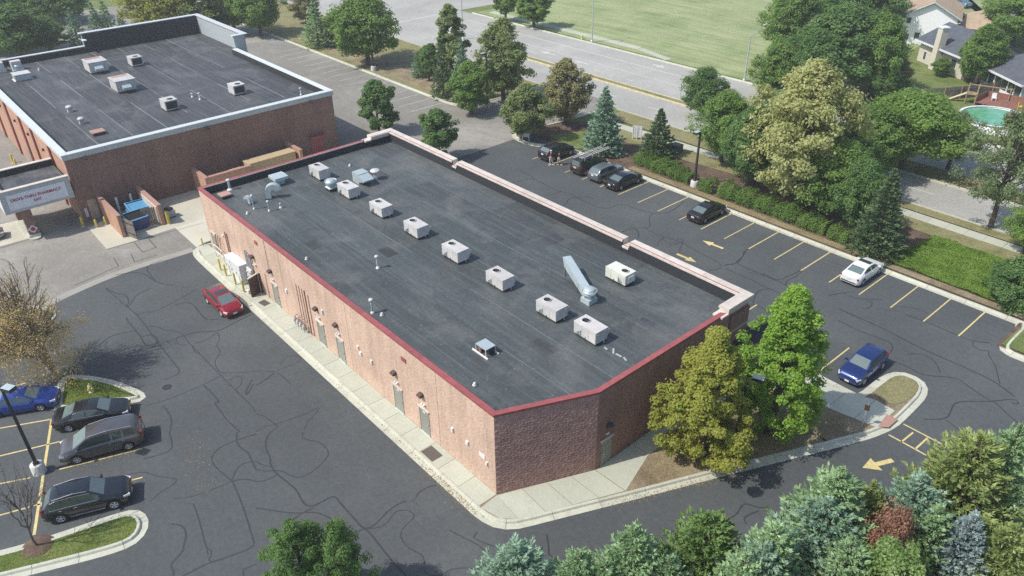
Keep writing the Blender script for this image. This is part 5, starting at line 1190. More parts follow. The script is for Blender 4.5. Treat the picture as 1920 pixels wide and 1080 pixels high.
    parts['body'] += [tuple(range(nJ)), tuple((len(xs)-1)*nJ+k for k in range(nJ))[::-1]]
    for key, fs in parts.items():
        used = sorted({k for f_ in fs for k in f_}); mp = {k:i for i,k in enumerate(used)}
        m = MB().add([V[k] for k in used], [tuple(mp[k] for k in f_)[::-1] for f_ in fs], True)
        nm = key if key in ('body','windshield','rear_window','sunroof') else 'side_window'
        m.build(nm, body if key == 'body' else MATS['glass_screen' if key in ('windshield','rear_window') else 'glass_dark'], root, 38)
    # underbody and wheel wells
    MB().box(-L*.46,L*.46,-W*.40,W*.40,zb+.02,.62).build('underbody', MATS['black_void'], root)
    for w in wx:
        for s in (-1,1):
            y = s*(W/2-.115)
            wh = MB().lathe([(r*.60,-.10),(r*.93,-.105),(r,-.07),(r,.07),(r*.93,.105),(r*.60,.10)],(0,0,0),22).build('wheel', MATS['tyre'], root)
            wh.location = (w-L/2, y, r); wh.rotation_euler = (R(90)*-s, 0, 0)
            rm = MB().lathe([(r*.64,.085),(r*.60,.10),(r*.56,.06),(r*.52,.035),(0,.035)],(0,0,0),20)
            ro = rm.build('rim', MATS['dark_metal'], wh)
            sp = MB()
            for k in range(5):
                a = k*2*math.pi/5; sp.obox((math.cos(a)*r*.33,math.sin(a)*r*.33,.075),(r*.56,.075,.03),a)
            sp.lathe([(r*.62,.07),(r*.62,.108),(r*.53,.098),(r*.53,.06)],(0,0,0),20); sp.lathe([(r*.16,.05),(r*.16,.1),(0,.1)],(0,0,0),10)
            tag(sp.build('spokes', MATS[rim], wh), None, None, None)
    # lights, plates, mirrors, handles, bumpers
    bt = interp(.05,P_['belt']); bf = interp(.95,P_['belt'])
    for s in (-1,1):
        MB().obox((L/2-.20,s*W*.385,bf-.02),(.36,.20,.13),-s*.42,0,.12).build('headlight', MATS['lamp_clear'], root)
        if kind in ('suv','minivan','van'): MB().obox((-L/2+.10,s*W*.425,bt+.05),(.12,.08,.30),s*.25).build('taillight', MATS['lamp_red'], root)
        else: MB().obox((-L/2+.095,s*W*.375,bt-.03),(.14,.24,.12),s*.40).build('taillight', MATS['lamp_red'], root)
        mx = (g3-.035)*L-L/2
        MB().obox((mx-.05,s*(W/2+.06),interp(g3-.04,P_['belt'])+.10),(.13,.22,.14),0).build('mirror', body, root)
        for fx in (bp-L/2+.18, bp-L/2-.62): MB().obox((fx+.0,s*(W/2*.985),interp(.5,P_['belt'])-.10),(.17,.035,.03)).build('door_handle', MATS['chrome'] if kind in('suv','minivan') else body, root)
    MB().obox((L/2-.035,0,.56),(.05,W*.50,.2),0,0,-.1).build('grille', MATS['dark_metal'], root)
    if plate: MB().obox((-L/2-.004,0,bt-.16 if kind in ('sedan','hatch') else bt-.1),(.03,.34,.16)).build('license_plate', MATS['plate_white'], root); MB().obox((L/2+.004,0,.42),(.03,.34,.14)).build('license_plate', MATS['plate_white'], root)
    MB().obox((-L/2+.03,0,.42),(.08,W*.74,.12)).build('rear_bumper', MATS['dark_metal'], root)
    if trim:
        for s in (0,1):
            pts = [(grid[i][4][0], (grid[i][4][1]+(-.006)) if s == 0 else (-grid[i][4][1]+.006), grid[i][4][2]+.008) for i in range(len(xs)) if g1*.55+g0*.45 <= xs[i]/L <= g2*.45+g3*.55]
            MB().tube(pts, .014, 4).build('window_trim', MATS['chrome'], root)
            pts = [(grid[i][7][0], (grid[i][6][1]-.006) if s == 0 else (-grid[i][6][1]+.006), grid[i][6][2]+.012) for i in range(len(xs)) if g1 <= xs[i]/L <= g2]
            MB().tube(pts, .012, 4).build('window_trim', MATS['chrome'], root)
    if sill:
        for s in (-1,1): MB().obox((0,s*(W/2*.985+.004),zb+.10),((P_['wheels'][1]-P_['wheels'][0])*L-1.0,.03,.035)).build('sill_strip', MATS['chrome'], root)
    if rails:
        for s in (-1,1): MB().tube([((g1+.03)*L-L/2,s*W*.335,interp(g1+.03,P_['top'])-.01),(.4*L-L/2,s*W*.335,H+.045),((g2-.03)*L-L/2,s*W*.335,interp(g2-.03,P_['top'])+.0)],.024,6).build('roof_rail', MATS['chrome'], root)
    return root
blk = paint('paint_black', (.012,.013,.015), .2); bl2 = paint('paint_black_blue', (.010,.013,.020), .25)
red = paint('paint_red', (.30,.010,.022), .3); blue = paint('paint_blue', (.016,.038,.16), .4); blue2 = paint('paint_blue_bright', (.014,.05,.27), .4)
wht = paint('paint_white', (.74,.75,.75), 0, .4); gry = paint('paint_grey', (.13,.14,.145), .55); gun = paint('paint_gunmetal', (.12,.112,.112), .55); sil = paint('paint_silver', (.20,.225,.24), .6)
make_car('hatch', (-31.65,-3.42), R(1), 'red hatchback with dark glass roof parked beside the yellow bollards', red, wb=2.8, sunroof=True, plate=True)
make_car('suv', (-15.84,-18.75), R(70.0), 'black sport utility car with silver roof rails beside the long grass island', bl2, 'suv', rails=True, scale=1.03, trim=True, sill=True)
make_car('minivan', (-20.5,-16.5), R(-107.5), 'dark grey minivan with ribbed silver roof beside the black sedan', gun, 'minivan', rails=True, trim=False)
make_car('sedan', (-23.9,-16.15), R(66), 'black sedan with chrome window trim tucked behind the grey minivan', blk, trim=True)
make_car('sedan', (-28.7,-19.5), R(64), 'bright blue car half cut off by the picture edge', blue2, rails=False)
xk = lambda k: -24.09+2.74*k
make_car('suv', (xk(-4.5),40.3), R(90), 'black sport utility car parked next to two walking people', blk, 'suv', scale=1.02)
vn = make_car('van', (xk(-2.5),40.2), R(90), 'dark brown work van carrying two ladders on its roof', paint('paint_brown', (.028,.022,.02), .2), 'van', side_glass=True)
make_car('suv', (xk(-1.5),40.1), R(90), 'silver grey sport utility car between the work van and a black sedan', sil, 'suv', scale=.98)
make_car('sedan', (xk(-.5),40.0), R(90), 'black sedan at the end of the row of parked cars', blk)
make_car('sedan', (xk(3.5),40.3), R(90), 'black sedan parked alone near the front light pole', paint('paint_black_warm', (.016,.012,.013), .2))
make_car('sedan', (xk(9.5)-.05,40.65), R(90), 'white sedan with tilted sunroof parked alone at the front kerb', wht, sunroof=True)
make_car('suv', (8.72,27.75), R(-90), 'blue compact sport utility car beside the small grass island', blue, 'suv', scale=.97)
make_car('sedan', (-59.5,-16.6), R(80), 'pale car nose showing beyond the drive through column', sil)
make_car('sedan', (-38.0,157.0), R(150), 'light blue car parked behind the white house', paint('paint_pale_blue', (.12,.22,.30), .4))
# ladders on the van
for k,dy in enumerate((-.36,.34)):
    o = empty('ladder', (xk(-2.5)+dy,40.2,.004), R(90), ['aluminium ladder on the near side of the van roof','aluminium ladder on the far side of the van roof'][1-k], 'ladder', 'ladders on the work van')
    z = 2.02
    for s in (-.19,.19): MB().box(-2.35+.5*k,2.55+.4*k,s-.025,s+.025,z,z+.07).build('side_rail', MATS['white_metal'], o)
    for i in range(14): MB().cyl((-2.2+.5*k+i*.34,-.165,z+.035),(-2.2+.5*k+i*.34,.165,z+.035),.022,n=6).build('rung', MATS['white_metal'], o)
for x in (-1.5,-.2,.8): 
    MB().tube([(x,-.7,1.72),(x,-.7,2.0),(x,.7,2.0),(x,.7,1.72)],.025,6).build('rack_bar', MATS['white_metal'], vn)
MB().obox((-2.385,0,1.0),(.02,.9,.05)).build('stripe', plain('stripe_orange',(.45,.2,.08),.5), vn)

# ---------------------------------------------------------------- two people walking to the cars
plain('skin', (.52,.33,.25), .6); plain('cloth_maroon', (.20,.03,.05), .9); plain('cloth_black', (.02,.02,.022), .9); plain('cloth_white', (.70,.69,.68), .9); plain('cloth_grey', (.55,.53,.50), .9); plain('hair_dark', (.03,.022,.018), .7)
def skin_mesh(name, joints, edges, mat, parent, sub=2):
    me = bpy.data.meshes.new(name); me.from_pydata([j[0] for j in joints], edges, [])
    o = bpy.data.objects.new(name+'_tmp', me); COL.objects.link(o)
    sm = o.modifiers.new('s','SKIN'); sm.use_smooth_shade = True
    for i,j in enumerate(joints): me.skin_vertices[0].data[i].radius = (j[1], j[2] if len(j) > 2 else j[1]); me.skin_vertices[0].data[i].use_root = (i == 0)
    ss = o.modifiers.new('u','SUBSURF'); ss.levels = sub; ss.render_levels = sub
    bpy.context.view_layer.update()
    m2 = bpy.data.meshes.new_from_object(o.evaluated_get(bpy.context.evaluated_depsgraph_get()))
    bpy.data.objects.remove(o); m2.name = name
    if not m2.materials: m2.materials.append(mat)
    else: m2.materials[0] = mat
    return link(name, m2, parent)
def person(x, y, rz, label, top, legs, hat, hgt):
    s = hgt/1.75
    o = empty('person', (x,y,.006), rz, label, 'person', None); o.scale = (s,s,s)
    J = [((0,0,.95),.14,.11),((0,0,1.12),.135,.10),((0,.0,1.32),.165,.11),((0,0,1.45),.12,.09),((0,0,1.53),.055,.055),((0,.01,1.62),.085,.095),((0,.01,1.72),.075,.085),
         ((.10,0,.90),.085),((.11,.16,.50),.058),((.11,.05,.10),.042),((.11,.20,.04),.04,.03),
         ((-.10,0,.90),.085),((-.11,-.12,.49),.058),((-.11,-.34,.12),.042),((-.11,-.24,.04),.04,.03),
         ((.20,0,1.40),.055),((.26,-.10,1.14),.043),((.25,.06,.93),.033),((.24,.14,.86),.03,.018),
         ((-.20,0,1.40),.055),((-.26,.10,1.14),.043),((-.25,.26,.97),.033),((-.24,.34,.94),.03,.018)]
    E = [(0,1),(1,2),(2,3),(3,4),(4,5),(5,6),(0,7),(7,8),(8,9),(9,10),(0,11),(11,12),(12,13),(13,14),(3,15),(15,16),(16,17),(17,18),(3,19),(19,20),(20,21),(21,22)]
    skin_mesh('body', J, E, MATS['skin'], o)
    skin_mesh('shirt', [((0,0,.98),.165,.13),((0,0,1.12),.155,.12),((0,0,1.32),.185,.13),((0,0,1.45),.13,.10),((.20,0,1.40),.075),((.245,-.07,1.22),.065),((-.20,0,1.40),.075),((-.245,.07,1.22),.065)], [(0,1),(1,2),(2,3),(3,4),(4,5),(3,6),(6,7)], MATS[top], o)
    skin_mesh('trousers', [((0,0,.98),.16,.13),((.10,0,.88),.11),((.11,.14,.54),.085),((.11,.06,.16),.065),((-.10,0,.88),.11),((-.11,-.10,.53),.085),((-.11,-.32,.17),.065)] if legs[1] else [((0,0,.98),.16,.13),((.10,0,.88),.11),((.11,.12,.60),.095),((-.10,0,.88),.11),((-.11,-.08,.60),.095)], [(0,1),(1,2),(2,3),(0,4),(4,5),(5,6)] if legs[1] else [(0,1),(1,2),(0,3),(3,4)], MATS[legs[0]], o)
    MB().lathe([(.02,1.655),(.108,1.66),(.112,1.72),(.09,1.79),(.04,1.82),(0,1.825)],(0,.0,0),14).build('hair' if not hat else 'cap', MATS['cloth_white' if hat else 'hair_dark'], o)
    for sx,sy in ((.11,.14),(-.11,-.28)): MB().obox((sx,sy,.045),(.10,.28,.085)).build('shoe', MATS['cloth_white'], o)
    return o
person(-35.0,38.0,R(140),'person in white cap, maroon top and pale trousers walking behind the black car','cloth_maroon',('cloth_grey',True),True,1.78)
person(-34.3,38.65,R(150),'person in black shirt and light shorts walking beside the black car','cloth_black',('cloth_grey',False),False,1.62)

# ---------------------------------------------------------------- trees, shrubs, hedges
def mesh_quads(name, V, mat, tri=False):
    """V: (n,k,3) array of faces with k corners"""
    n, k = V.shape[0], V.shape[1]
    me = bpy.data.meshes.new(name)
    me.vertices.add(n*k); me.vertices.foreach_set('co', V.reshape(-1).astype(np.float32))
    me.loops.add(n*k); me.loops.foreach_set('vertex_index', np.arange(n*k, dtype=np.int32))
    me.polygons.add(n); me.polygons.foreach_set('loop_start', np.arange(0, n*k, k, dtype=np.int32)); me.polygons.foreach_set('loop_total', np.full(n, k, dtype=np.int32))
    me.materials.append(mat); me.update(calc_edges=True); return me
def unit(v): return v/np.maximum(1e-6, np.linalg.norm(v, axis=-1, keepdims=True))
def leaves_at(C_, size, rg, up=.55, out=None, outw=.6, aspect=.62):
    """diamond leaves at centres C_, normals biased upward and outward"""
    n = len(C_); nr = rg.normal(size=(n,3))*.72; nr[:,2] += up*2
    if out is not None: nr += out*outw*1.6
    nr = unit(nr); t = unit(np.cross(nr, rg.normal(size=(n,3)))); b = np.cross(nr, t)
    s = size*rg.uniform(.65,1.35,size=(n,1)); 
    return np.stack([C_-t*s, C_-b*s*aspect-t*s*.1, C_+t*s, C_+b*s*aspect-t*s*.1], 1)
def limb_mesh(mb, p0, p1, r0, r1, rg, seg=3, bend=.12, n=6):
    p0, p1 = np.array(p0,float), np.array(p1,float); L = np.linalg.norm(p1-p0); prev = p0; pr = r0
    for k in range(1,seg+1):
        t = k/seg; p = p0+(p1-p0)*t+(rg.normal(size=3)*bend*L*.25*(1-abs(2*t-1)) if k < seg else 0); r = r0+(r1-r0)*t
        mb.cyl(tuple(prev), tuple(p), pr, r, n, False); prev, pr = p, r
def crown_proto(seed, shape, n_clump, n_leaf, size, bare=.0, clump=.17, lobes=0, density_top=1.0):
    """unit crown: base of trunk at 0, height 1, radius 1 (x,y), returns leaf quads array in unit coords scaled later"""
    rg = np.random.default_rng(seed); cs = []
    z0, z1, prof = shape
    lob = rg.normal(size=(6,3)); lob = unit(lob)
    amp = .6 if shape is SHAPES['pear'] else 1.0
    while len(cs) < n_clump:
        z = rg.uniform(z0, z1); f = (z-z0)/(z1-z0); rr_ = np.interp(f, [p[0] for p in prof], [p[1] for p in prof])
        a = rg.uniform(0, 2*np.pi); rad = rr_*np.sqrt(rg.uniform(.10,1))*(1+amp*(.26*np.sin(a*3+seed+z*4)+.18*np.sin(a*5+2*seed+z*9)))
        cs.append((rad*np.cos(a), rad*np.sin(a), z))
    return np.array(cs), rg
SHAPES = {
 'round': (.22,1.0,[(0,.45),(.2,.85),(.45,1.0),(.7,.85),(.9,.5),(1,.15)]),
 'oval': (.16,1.0,[(0,.4),(.25,.85),(.5,1.0),(.75,.72),(.92,.35),(1,.08)]),
 'pear': (.12,1.0,[(0,.6),(.15,1.0),(.35,.98),(.6,.70),(.82,.36),(1,.04)]),
 'column': (.06,1.0,[(0,.7),(.2,1.0),(.6,.95),(.85,.65),(1,.15)]),
 'spread': (.30,1.0,[(0,.55),(.25,1.0),(.6,.95),(.85,.6),(1,.2)]),
 'mound': (.02,1.0,[(0,1.0),(.4,1.0),(.75,.75),(1,.25)]),
}
def deciduous(h, r, shape, mat, seed, n_leaf=15000, leaf_s=.11, clumps=None, clump_r=None, sparse=0.0, trunk_mat='bark', limbs=14, up=.5):
    clumps = clumps or int(60+26*r*r); clump_r = clump_r or max(.32, .23*r)
    cs, rg = crown_proto(seed, SHAPES[shape], clumps, n_leaf, leaf_s)
    cc = cs*np.array([r,r,h]); per = rg.dirichlet(np.full(len(cc), 3.0))*n_leaf
    idx = np.repeat(np.arange(len(cc)), np.maximum(1,per.astype(int)))
    d = rg.normal(size=(len(idx),3)); d = unit(d)*(rg.uniform(0,1,size=(len(idx),1))**.45)
    P0 = cc[idx]+d*np.array([clump_r,clump_r,clump_r*.72])*rg.uniform(.75,1.2,size=(len(cc),1))[idx]
    P0[:,2] = np.maximum(P0[:,2], .15)
    axis = np.stack([np.zeros(len(P0)),np.zeros(len(P0)),np.full(len(P0),h*.5)],1)
    me = mesh_quads('crown', leaves_at(P0, leaf_s, rg, up, unit(P0-axis)*.5+d*.8, .8), mat)
    mb = MB(); tz = SHAPES[shape][0]*h
    tr = max(.07,.032*h*(.8+.1*r)/1.1); limb_mesh(mb, (0,0,-.1), (rg.normal()*.05*r,rg.normal()*.05*r,h*.62), tr, tr*.4, rg, 4, .04, 8)
    for k in rg.choice(len(cc), min(limbs,len(cc)), replace=False):
        c = cc[k]; zz = max(tz*.75, min(h*.58, c[2]-.35*np.hypot(c[0],c[1]))); limb_mesh(mb, (0,0,zz), c, tr*.42, .015, rg, 3, .2, 5)
    return me, mb.mesh('trunk', MATS[trunk_mat])
def conifer(h, r, mat, seed, whorls=18, per=11, tw=16, needle=.30, droop=.22, wdt=.07, base=.03, upturn=.25, shape=.82, trunk_mat='bark', irregular=.12):
    """spruce: whorls of boughs, each bough a feathered spray of shoot-sized needle tufts"""
    rg = np.random.default_rng(seed); A = []; mb = MB()
    for i in range(whorls):
        f = i/(whorls-1); z = h*(base+(.975-base)*f**.92); R_ = r*((1-f)**shape*.97+.035)
        nb = max(5, int(per*(1-.45*f)))
        for b in range(nb):
            a = 2*np.pi*(b+rg.uniform(-.35,.35))/nb+i*1.1; L = R_*rg.uniform(1-irregular*2.2,1+irregular); dirv = np.array([np.cos(a),np.sin(a),0]); side = np.array([-np.sin(a),np.cos(a),0])
            m = max(5,int(tw*(.35+.65*L/r))); t = rg.uniform(.12,1.02,size=(m,1))**.75
            w = (1.05-t)*.42*L+.05; off = rg.uniform(-1,1,size=(m,1))
            zz = -droop*L*np.sin(t*np.pi*.55)+upturn*L*np.maximum(0,t-.6)**1.3+rg.normal(size=(m,1))*.05
            P0 = np.array([0,0,z+rg.normal()*.06])+dirv*L*t+side*off*w+np.array([0,0,1])*(zz-.10*np.abs(off)*L*.5)
            for layer in range(2):
                d = unit(dirv*rg.uniform(.5,1.1,size=(m,1))+side*off*.9+rg.normal(size=(m,3))*.28+np.array([0,0,.28+.2*layer])); ll = needle*rg.uniform(.6,1.25,size=(m,1))*(.65+.35*L/r)
                s = unit(np.cross(d, np.array([0,0,1.])+rg.normal(size=(m,3))*.8)); w2 = wdt*rg.uniform(.7,1.3,size=(m,1))
                A.append(np.stack([P0-d*ll*.35, P0+s*w2+d*ll*.1, P0+d*ll*.8, P0-s*w2+d*ll*.1],1))
            if b % 3 == 0: mb.cyl((0,0,z), tuple(dirv*L*.6+np.array([0,0,z-droop*L*.5])), .02+.012*L/2, .008, 4, False)
    # leader
    A.append(np.stack([np.array([[0,0,h*.96]]),np.array([[.05,0,h*.98]]),np.array([[0,0,h*1.03]]),np.array([[-.05,0,h*.98]])],1))
    me = mesh_quads('crown', np.concatenate(A,0), mat)
    mb.cyl((0,0,-.1),(0,0,h*.97),.028*h*.6+.04,.012,8,False)
    return me, mb.mesh('trunk', MATS[trunk_mat])
def place_tree(protos, k, x, y, h, r, label, name='tree', cat='tree', group=None, z=.05, rz=None):
    """protos: (crown mesh, trunk mesh, built height, built radius)"""
    c, t, ph, pr = protos
    o = empty(name, (x,y,z), k*2.399 if rz is None else rz, label, cat, group)
    s = (r/pr, r/pr, h/ph)
    link('crown', c, o, scale=s); link('trunk', t, o, scale=s)
    return o
# leaf colours
leaf('leaf_green', [(.042,.078,.018),(.080,.130,.034),(.122,.178,.052)], gain=2.15)
leaf('leaf_deep', [(.034,.066,.021),(.062,.108,.036),(.098,.152,.056)], gain=2.15)
leaf('leaf_bright', [(.075,.135,.020),(.135,.215,.036),(.195,.29,.066)], .35, gain=1.85)
leaf('leaf_gold', [(.095,.125,.022),(.180,.185,.038),(.215,.225,.056),(.145,.20,.036)], .3, gain=1.8)
leaf('leaf_yellow', [(.13,.155,.055),(.24,.255,.115),(.34,.345,.18),(.19,.225,.08)], .3, gain=1.55)
leaf('leaf_thin', [(.055,.08,.038),(.105,.14,.07),(.165,.20,.11)], .3, gain=1.9)
leaf('needle_pine', [(.04,.07,.022),(.08,.125,.042),(.125,.175,.066)], .15, gain=2.3)
leaf('leaf_olive', [(.052,.075,.028),(.095,.122,.046),(.14,.165,.07)], .25)
leaf('leaf_brown', [(.055,.062,.028),(.105,.105,.048),(.145,.13,.065),(.075,.092,.038)], .2)
leaf('leaf_fallen', [(.20,.15,.075),(.30,.24,.12),(.36,.30,.16)], .2, gain=1.7)
leaf('leaf_silver', [(.05,.085,.035),(.10,.15,.065),(.22,.28,.17)], .3, gain=1.75)
leaf('leaf_lime', [(.075,.13,.035),(.145,.215,.07),(.31,.37,.21)], .35, gain=1.6)
leaf('leaf_fresh', [(.055,.10,.022),(.105,.165,.042),(.155,.22,.066)], .35, gain=1.95)
leaf('leaf_rust', [(.13,.075,.05),(.20,.11,.075),(.26,.15,.10)], .2, gain=1.6)
leaf('needle_green', [(.028,.050,.025),(.054,.086,.042),(.09,.125,.065)], .12)
leaf('needle_blue', [(.050,.086,.062),(.095,.145,.108),(.165,.215,.165)], .1, gain=2.5)
leaf('needle_ice', [(.09,.13,.13),(.17,.22,.23),(.29,.33,.34)], .1, gain=1.75)
leaf('needle_sage', [(.050,.084,.044),(.105,.155,.084),(.18,.235,.14)], .12, gain=2.6)
leaf('needle_yellow', [(.06,.085,.028),(.12,.15,.054),(.19,.215,.095)], .15, gain=2.3)
leaf('hedge_green', [(.035,.068,.014),(.066,.115,.025),(.105,.160,.042)], .25, gain=1.9)
def D(h, r, shape, mat, seed, **kw):
    kw['n_leaf'] = int(kw.get('n_leaf',15000)*1.5); kw['leaf_s'] = kw.get('leaf_s',.11)*.80
    c, t = deciduous(h, r, shape, MATS[mat], seed, **kw); return (c, t, h, r)
def K(h, r, mat, seed, **kw): c, t = conifer(h, r, MATS[mat], seed, **kw); return (c, t, h, r)

# trees by the shop's end wall
place_tree(D(10,3.0,'pear','leaf_gold',1,n_leaf=32000,leaf_s=.11,clumps=340,clump_r=.46), 0, 6.4, 11.5, 9.9, 3.05, 'golden green tree growing before the end wall of the shop', 'ornamental_tree', z=.1)
place_tree(D(11,2.8,'pear','leaf_bright',2,n_leaf=32000,leaf_s=.11,clumps=350,clump_r=.45), 0, 7.9, 17.0, 11.2, 2.95, 'bright green tree growing between the light pole and the front walk', 'ornamental_tree', z=.1)
# small trees in the pharmacy lot
young = D(4.6,1.75,'oval','leaf_deep',3,n_leaf=9000,leaf_s=.12,clumps=95,clump_r=.42)
for k,(t,lab) in enumerate((((-57.39, 28.79, 6.86, 2.78), 'round young tree in the pharmacy car park beyond the far coping'),((-45.2, 29.25, 6.08, 2.51), 'young tree just beyond the front corner of the shop roof'))):
    place_tree(young, k+1, *t, lab, 'young_tree', group='young trees in the pharmacy car park', z=0)
# roadside trees along the pharmacy bank
tG = D(7,2.4,'oval','leaf_green',4,n_leaf=13000,leaf_s=.15); tG2 = D(8,3.4,'round','leaf_green',5,n_leaf=16000,leaf_s=.18); tD = D(8,3,'round','leaf_deep',6,n_leaf=15000,leaf_s=.17)
tO = D(7,2.3,'oval','leaf_olive',7,n_leaf=12000,leaf_s=.14); tC = D(8,1.8,'column','leaf_olive',8,n_leaf=12000,leaf_s=.15); tB = D(6,2.2,'oval','leaf_brown',9,n_leaf=9500,leaf_s=.13,limbs=30)
sG = K(7,1.7,'needle_green',11,whorls=16,per=11,tw=15,needle=.34,wdt=.09); sB = K(7,1.9,'needle_blue',12,whorls=16,per=11,tw=16,needle=.36,wdt=.10); sD = K(7,1.9,'needle_sage',13,whorls=15,per=11,tw=15,needle=.36,wdt=.10)
RT = 'trees on the bank beside the pharmacy car park'
for k,(pr,t,lab,nm) in enumerate((
  (tG,(-55.35, 42.35, 7.01, 2.95),'bushy green tree at the end of the pharmacy bank','roadside_tree'),
  (tC,(-69.78, 50.08, 10.95, 2.58),'tall narrow olive tree near the median lamp','roadside_tree'),
  (tO,(-56.84, 49.43, 11.01, 3.73),'large olive brown tree beside the entrance drive','roadside_tree'),
  (sB,(-60.87, 45.19, 8.73, 1.96),'grey blue spruce between the narrow tree and the bushy one','spruce'),
  (sG,(-63.96, 44.06, 8.81, 1.98),'slim green spruce in front of the narrow olive tree','spruce'),
  (sB,(-74.39, 46.89, 3.96, 1.32),'small blue spruce at the middle of the bank','spruce'),
  (tD,(-71.8, 47.17, 5.19, 1.71),'dark low tree beside the small blue spruce','roadside_tree'),
  (tG2,(-86.05, 45.06, 11.19, 5.16),'large dark green maple behind the pharmacy light pole','roadside_tree'),
  (sD,(-102.13, 44.96, 8.1, 3.28),'broad grey green spruce next to the large maple','spruce'),
  (tG,(-100.28, 48.43, 5.94, 2.84),'low green tree between the spruce and the maple','roadside_tree'),
  (tB,(-119.55, 51.97, 6.94, 3.13),'thin grey tree behind the broad spruce','roadside_tree'),
  (tG2,(-117.45, 41.33, 9.05, 4.45),'green tree at the far corner of the pharmacy car park','roadside_tree'),
  (D(8,3.6,'round','leaf_gold',14,n_leaf=14000,leaf_s=.2),(-127.81, 27.28, 9.9, 5.88),'yellowish tree behind the raised pharmacy parapet','roadside_tree'),
  (tO,(-124.06, 34.57, 9.95, 5.45),'olive tree beside the yellowish one behind the pharmacy','roadside_tree'),
  (tG2,(-122.49, 38.53, 8.74, 4.01),'green tree in the clump behind the pharmacy corner','roadside_tree'),
  (sB,(-129.78, 12.8, 7.26, 2.44),'blue spruce nearest the step of the pharmacy parapet','spruce'),
  (sB,(-129.8, 16.45, 7.72, 2.19),'blue spruce in the middle of the far group','spruce'),
  (sD,(-130.01, 18.37, 8.14, 2.11),'grey green spruce in the far group behind the pharmacy','spruce'),
  (sB,(-131.58, 21.15, 5.38, 1.67),'small blue spruce at the end of the far group','spruce'),
  (tD,(-130.58, 3.51, 8.65, 5.42),'broad dark tree beyond the back corner of the pharmacy','roadside_tree'),
  (tG,(-132.48, 8.48, 6.0, 3.27),'green tree right of the broad dark one beyond the pharmacy','roadside_tree'),
  (tD,(-138.67, 1.07, 10.41, 5.56),'dark tree cut off by the upper corner of the picture','roadside_tree'),
  (tD,(-155.16, 17.72, 7.17, 4.81),'dark bushy tree far behind the spruces','roadside_tree'),
  (tG,(-160.55, 13.57, 7.99, 4.84),'green tree at the far top behind the dark ones','roadside_tree'))):
    place_tree(pr, k, *t, lab, nm, group=RT)
# across the road
tF = D(8,2.4,'round','leaf_green',15,n_leaf=11000,leaf_s=.19)
place_tree(tF, 1, *(-85.48, 81.71, 7.24, 3.32), 'street tree on the verge by the grass field with its trunk showing', 'street_tree', group='street trees beside the field'); place_tree(tF, 2, *(-93.58, 81.58, 7.95, 2.6), 'street tree behind the large olive tree across the road', 'street_tree', group='street trees beside the field')
# front bank
FB = 'trees on the bank before the road'
tS = D(5,2.0,'oval','leaf_olive',16,n_leaf=11000,leaf_s=.13,limbs=26); tBr = D(6,2.2,'oval','leaf_brown',17,n_leaf=11000,leaf_s=.125,limbs=30)
sBlue = K(6.2,1.9,'needle_blue',18,whorls=19,per=14,tw=20,needle=.30,wdt=.085); sGr = K(5,1.7,'needle_green',19,whorls=17,per=13,tw=19,needle=.28,wdt=.08)
tM = D(8,3.2,'round','leaf_green',20,n_leaf=20000,leaf_s=.14); tM2 = D(7.5,3,'round','leaf_deep',21,n_leaf=19000,leaf_s=.14); tY = D(12,4.2,'oval','leaf_yellow',22,n_leaf=26000,leaf_s=.17,clumps=330,clump_r=.85)
tSil = D(7,2.8,'round','leaf_silver',23,n_leaf=16000,leaf_s=.14); tLi = D(8,3.6,'spread','leaf_fresh',24,n_leaf=19000,leaf_s=.15)
for k,(pr,t,lab,nm) in enumerate((
  (tS,(-43.04, 41.3, 6.76, 2.91),'small grey green tree on the entrance island','small_tree'),
  (tBr,(-43.5, 48.75, 8.28, 3.24),'brownish tree behind the black parked car','small_tree'),
  (sBlue,(-33.26, 44.98, 8.15, 2.84),'blue spruce behind the work van','spruce'),
  (sGr,(-28.03, 48.84, 5.87, 2.44),'green spruce beside the utility cabinet','spruce'),
  (tM2,(-32.74, 63.77, 6.54, 2.81),'dark dense tree at the near kerb of the road','bank_tree'),
  (tM,(-21.88, 53.02, 8.01, 3.36),'green tree behind the front light pole','bank_tree'),
  (tM2,(-16.02, 49.37, 8.61, 3.13),'dark green tree right of the front light pole','bank_tree'),
  (tSil,(-17.72, 56.31, 8.39, 3.62),'silvery green tree left of the yellow one','bank_tree'),
  (tY,(-9.66, 48.01, 14.82, 4.98),'tall yellow tree rising above the hedges','bank_tree'),
  (tM,(-5.33, 48.57, 7.95, 3.38),'green tree right of the tall yellow one','bank_tree'),
  (tM2,(-2.64, 47.27, 7.52, 2.27),'dark tree between the yellow tree and the spruce','bank_tree'),
  (K(9,2.6,'needle_green',25,whorls=24,per=15,tw=22,needle=.34,wdt=.09),(0.61, 45.33, 8.43, 2.76),'large green spruce at the edge of the bright ground cover','spruce'),
  (tM,(-7.8, 60.3, 8.26, 3.45),'green tree filling the gap behind the yellow tree','bank_tree'),
  (tLi,(-6.83, 66.15, 8.55, 5.48),'bright green spreading tree beside the road','bank_tree'),
  (tSil,(-7.64, 52.44, 7.95, 3.0),'pale leaved tree beside the yellow one','bank_tree'))):
    place_tree(pr, k, *t, lab, nm, group=FB, z=.08)
mt_ = D(8,3.4,'spread','leaf_thin',26,n_leaf=15000,leaf_s=.105,clumps=110,clump_r=.75,limbs=34)
place_tree(mt_, 1, *(5.81, 58.43, 11.41, 3.51), 'thin leaved street tree with slanting trunk beside the road', 'street_tree', group='thin street trees'); place_tree(mt_, 3, *(-3.25, 70.0, 6.36, 3.28), 'thin leaved street tree standing in the median', 'street_tree', group='thin street trees')
place_tree(mt_, 5, *(5.29, 68.32, 10.89, 2.99), 'thin leaved street tree half out of the frame', 'street_tree', group='thin street trees')
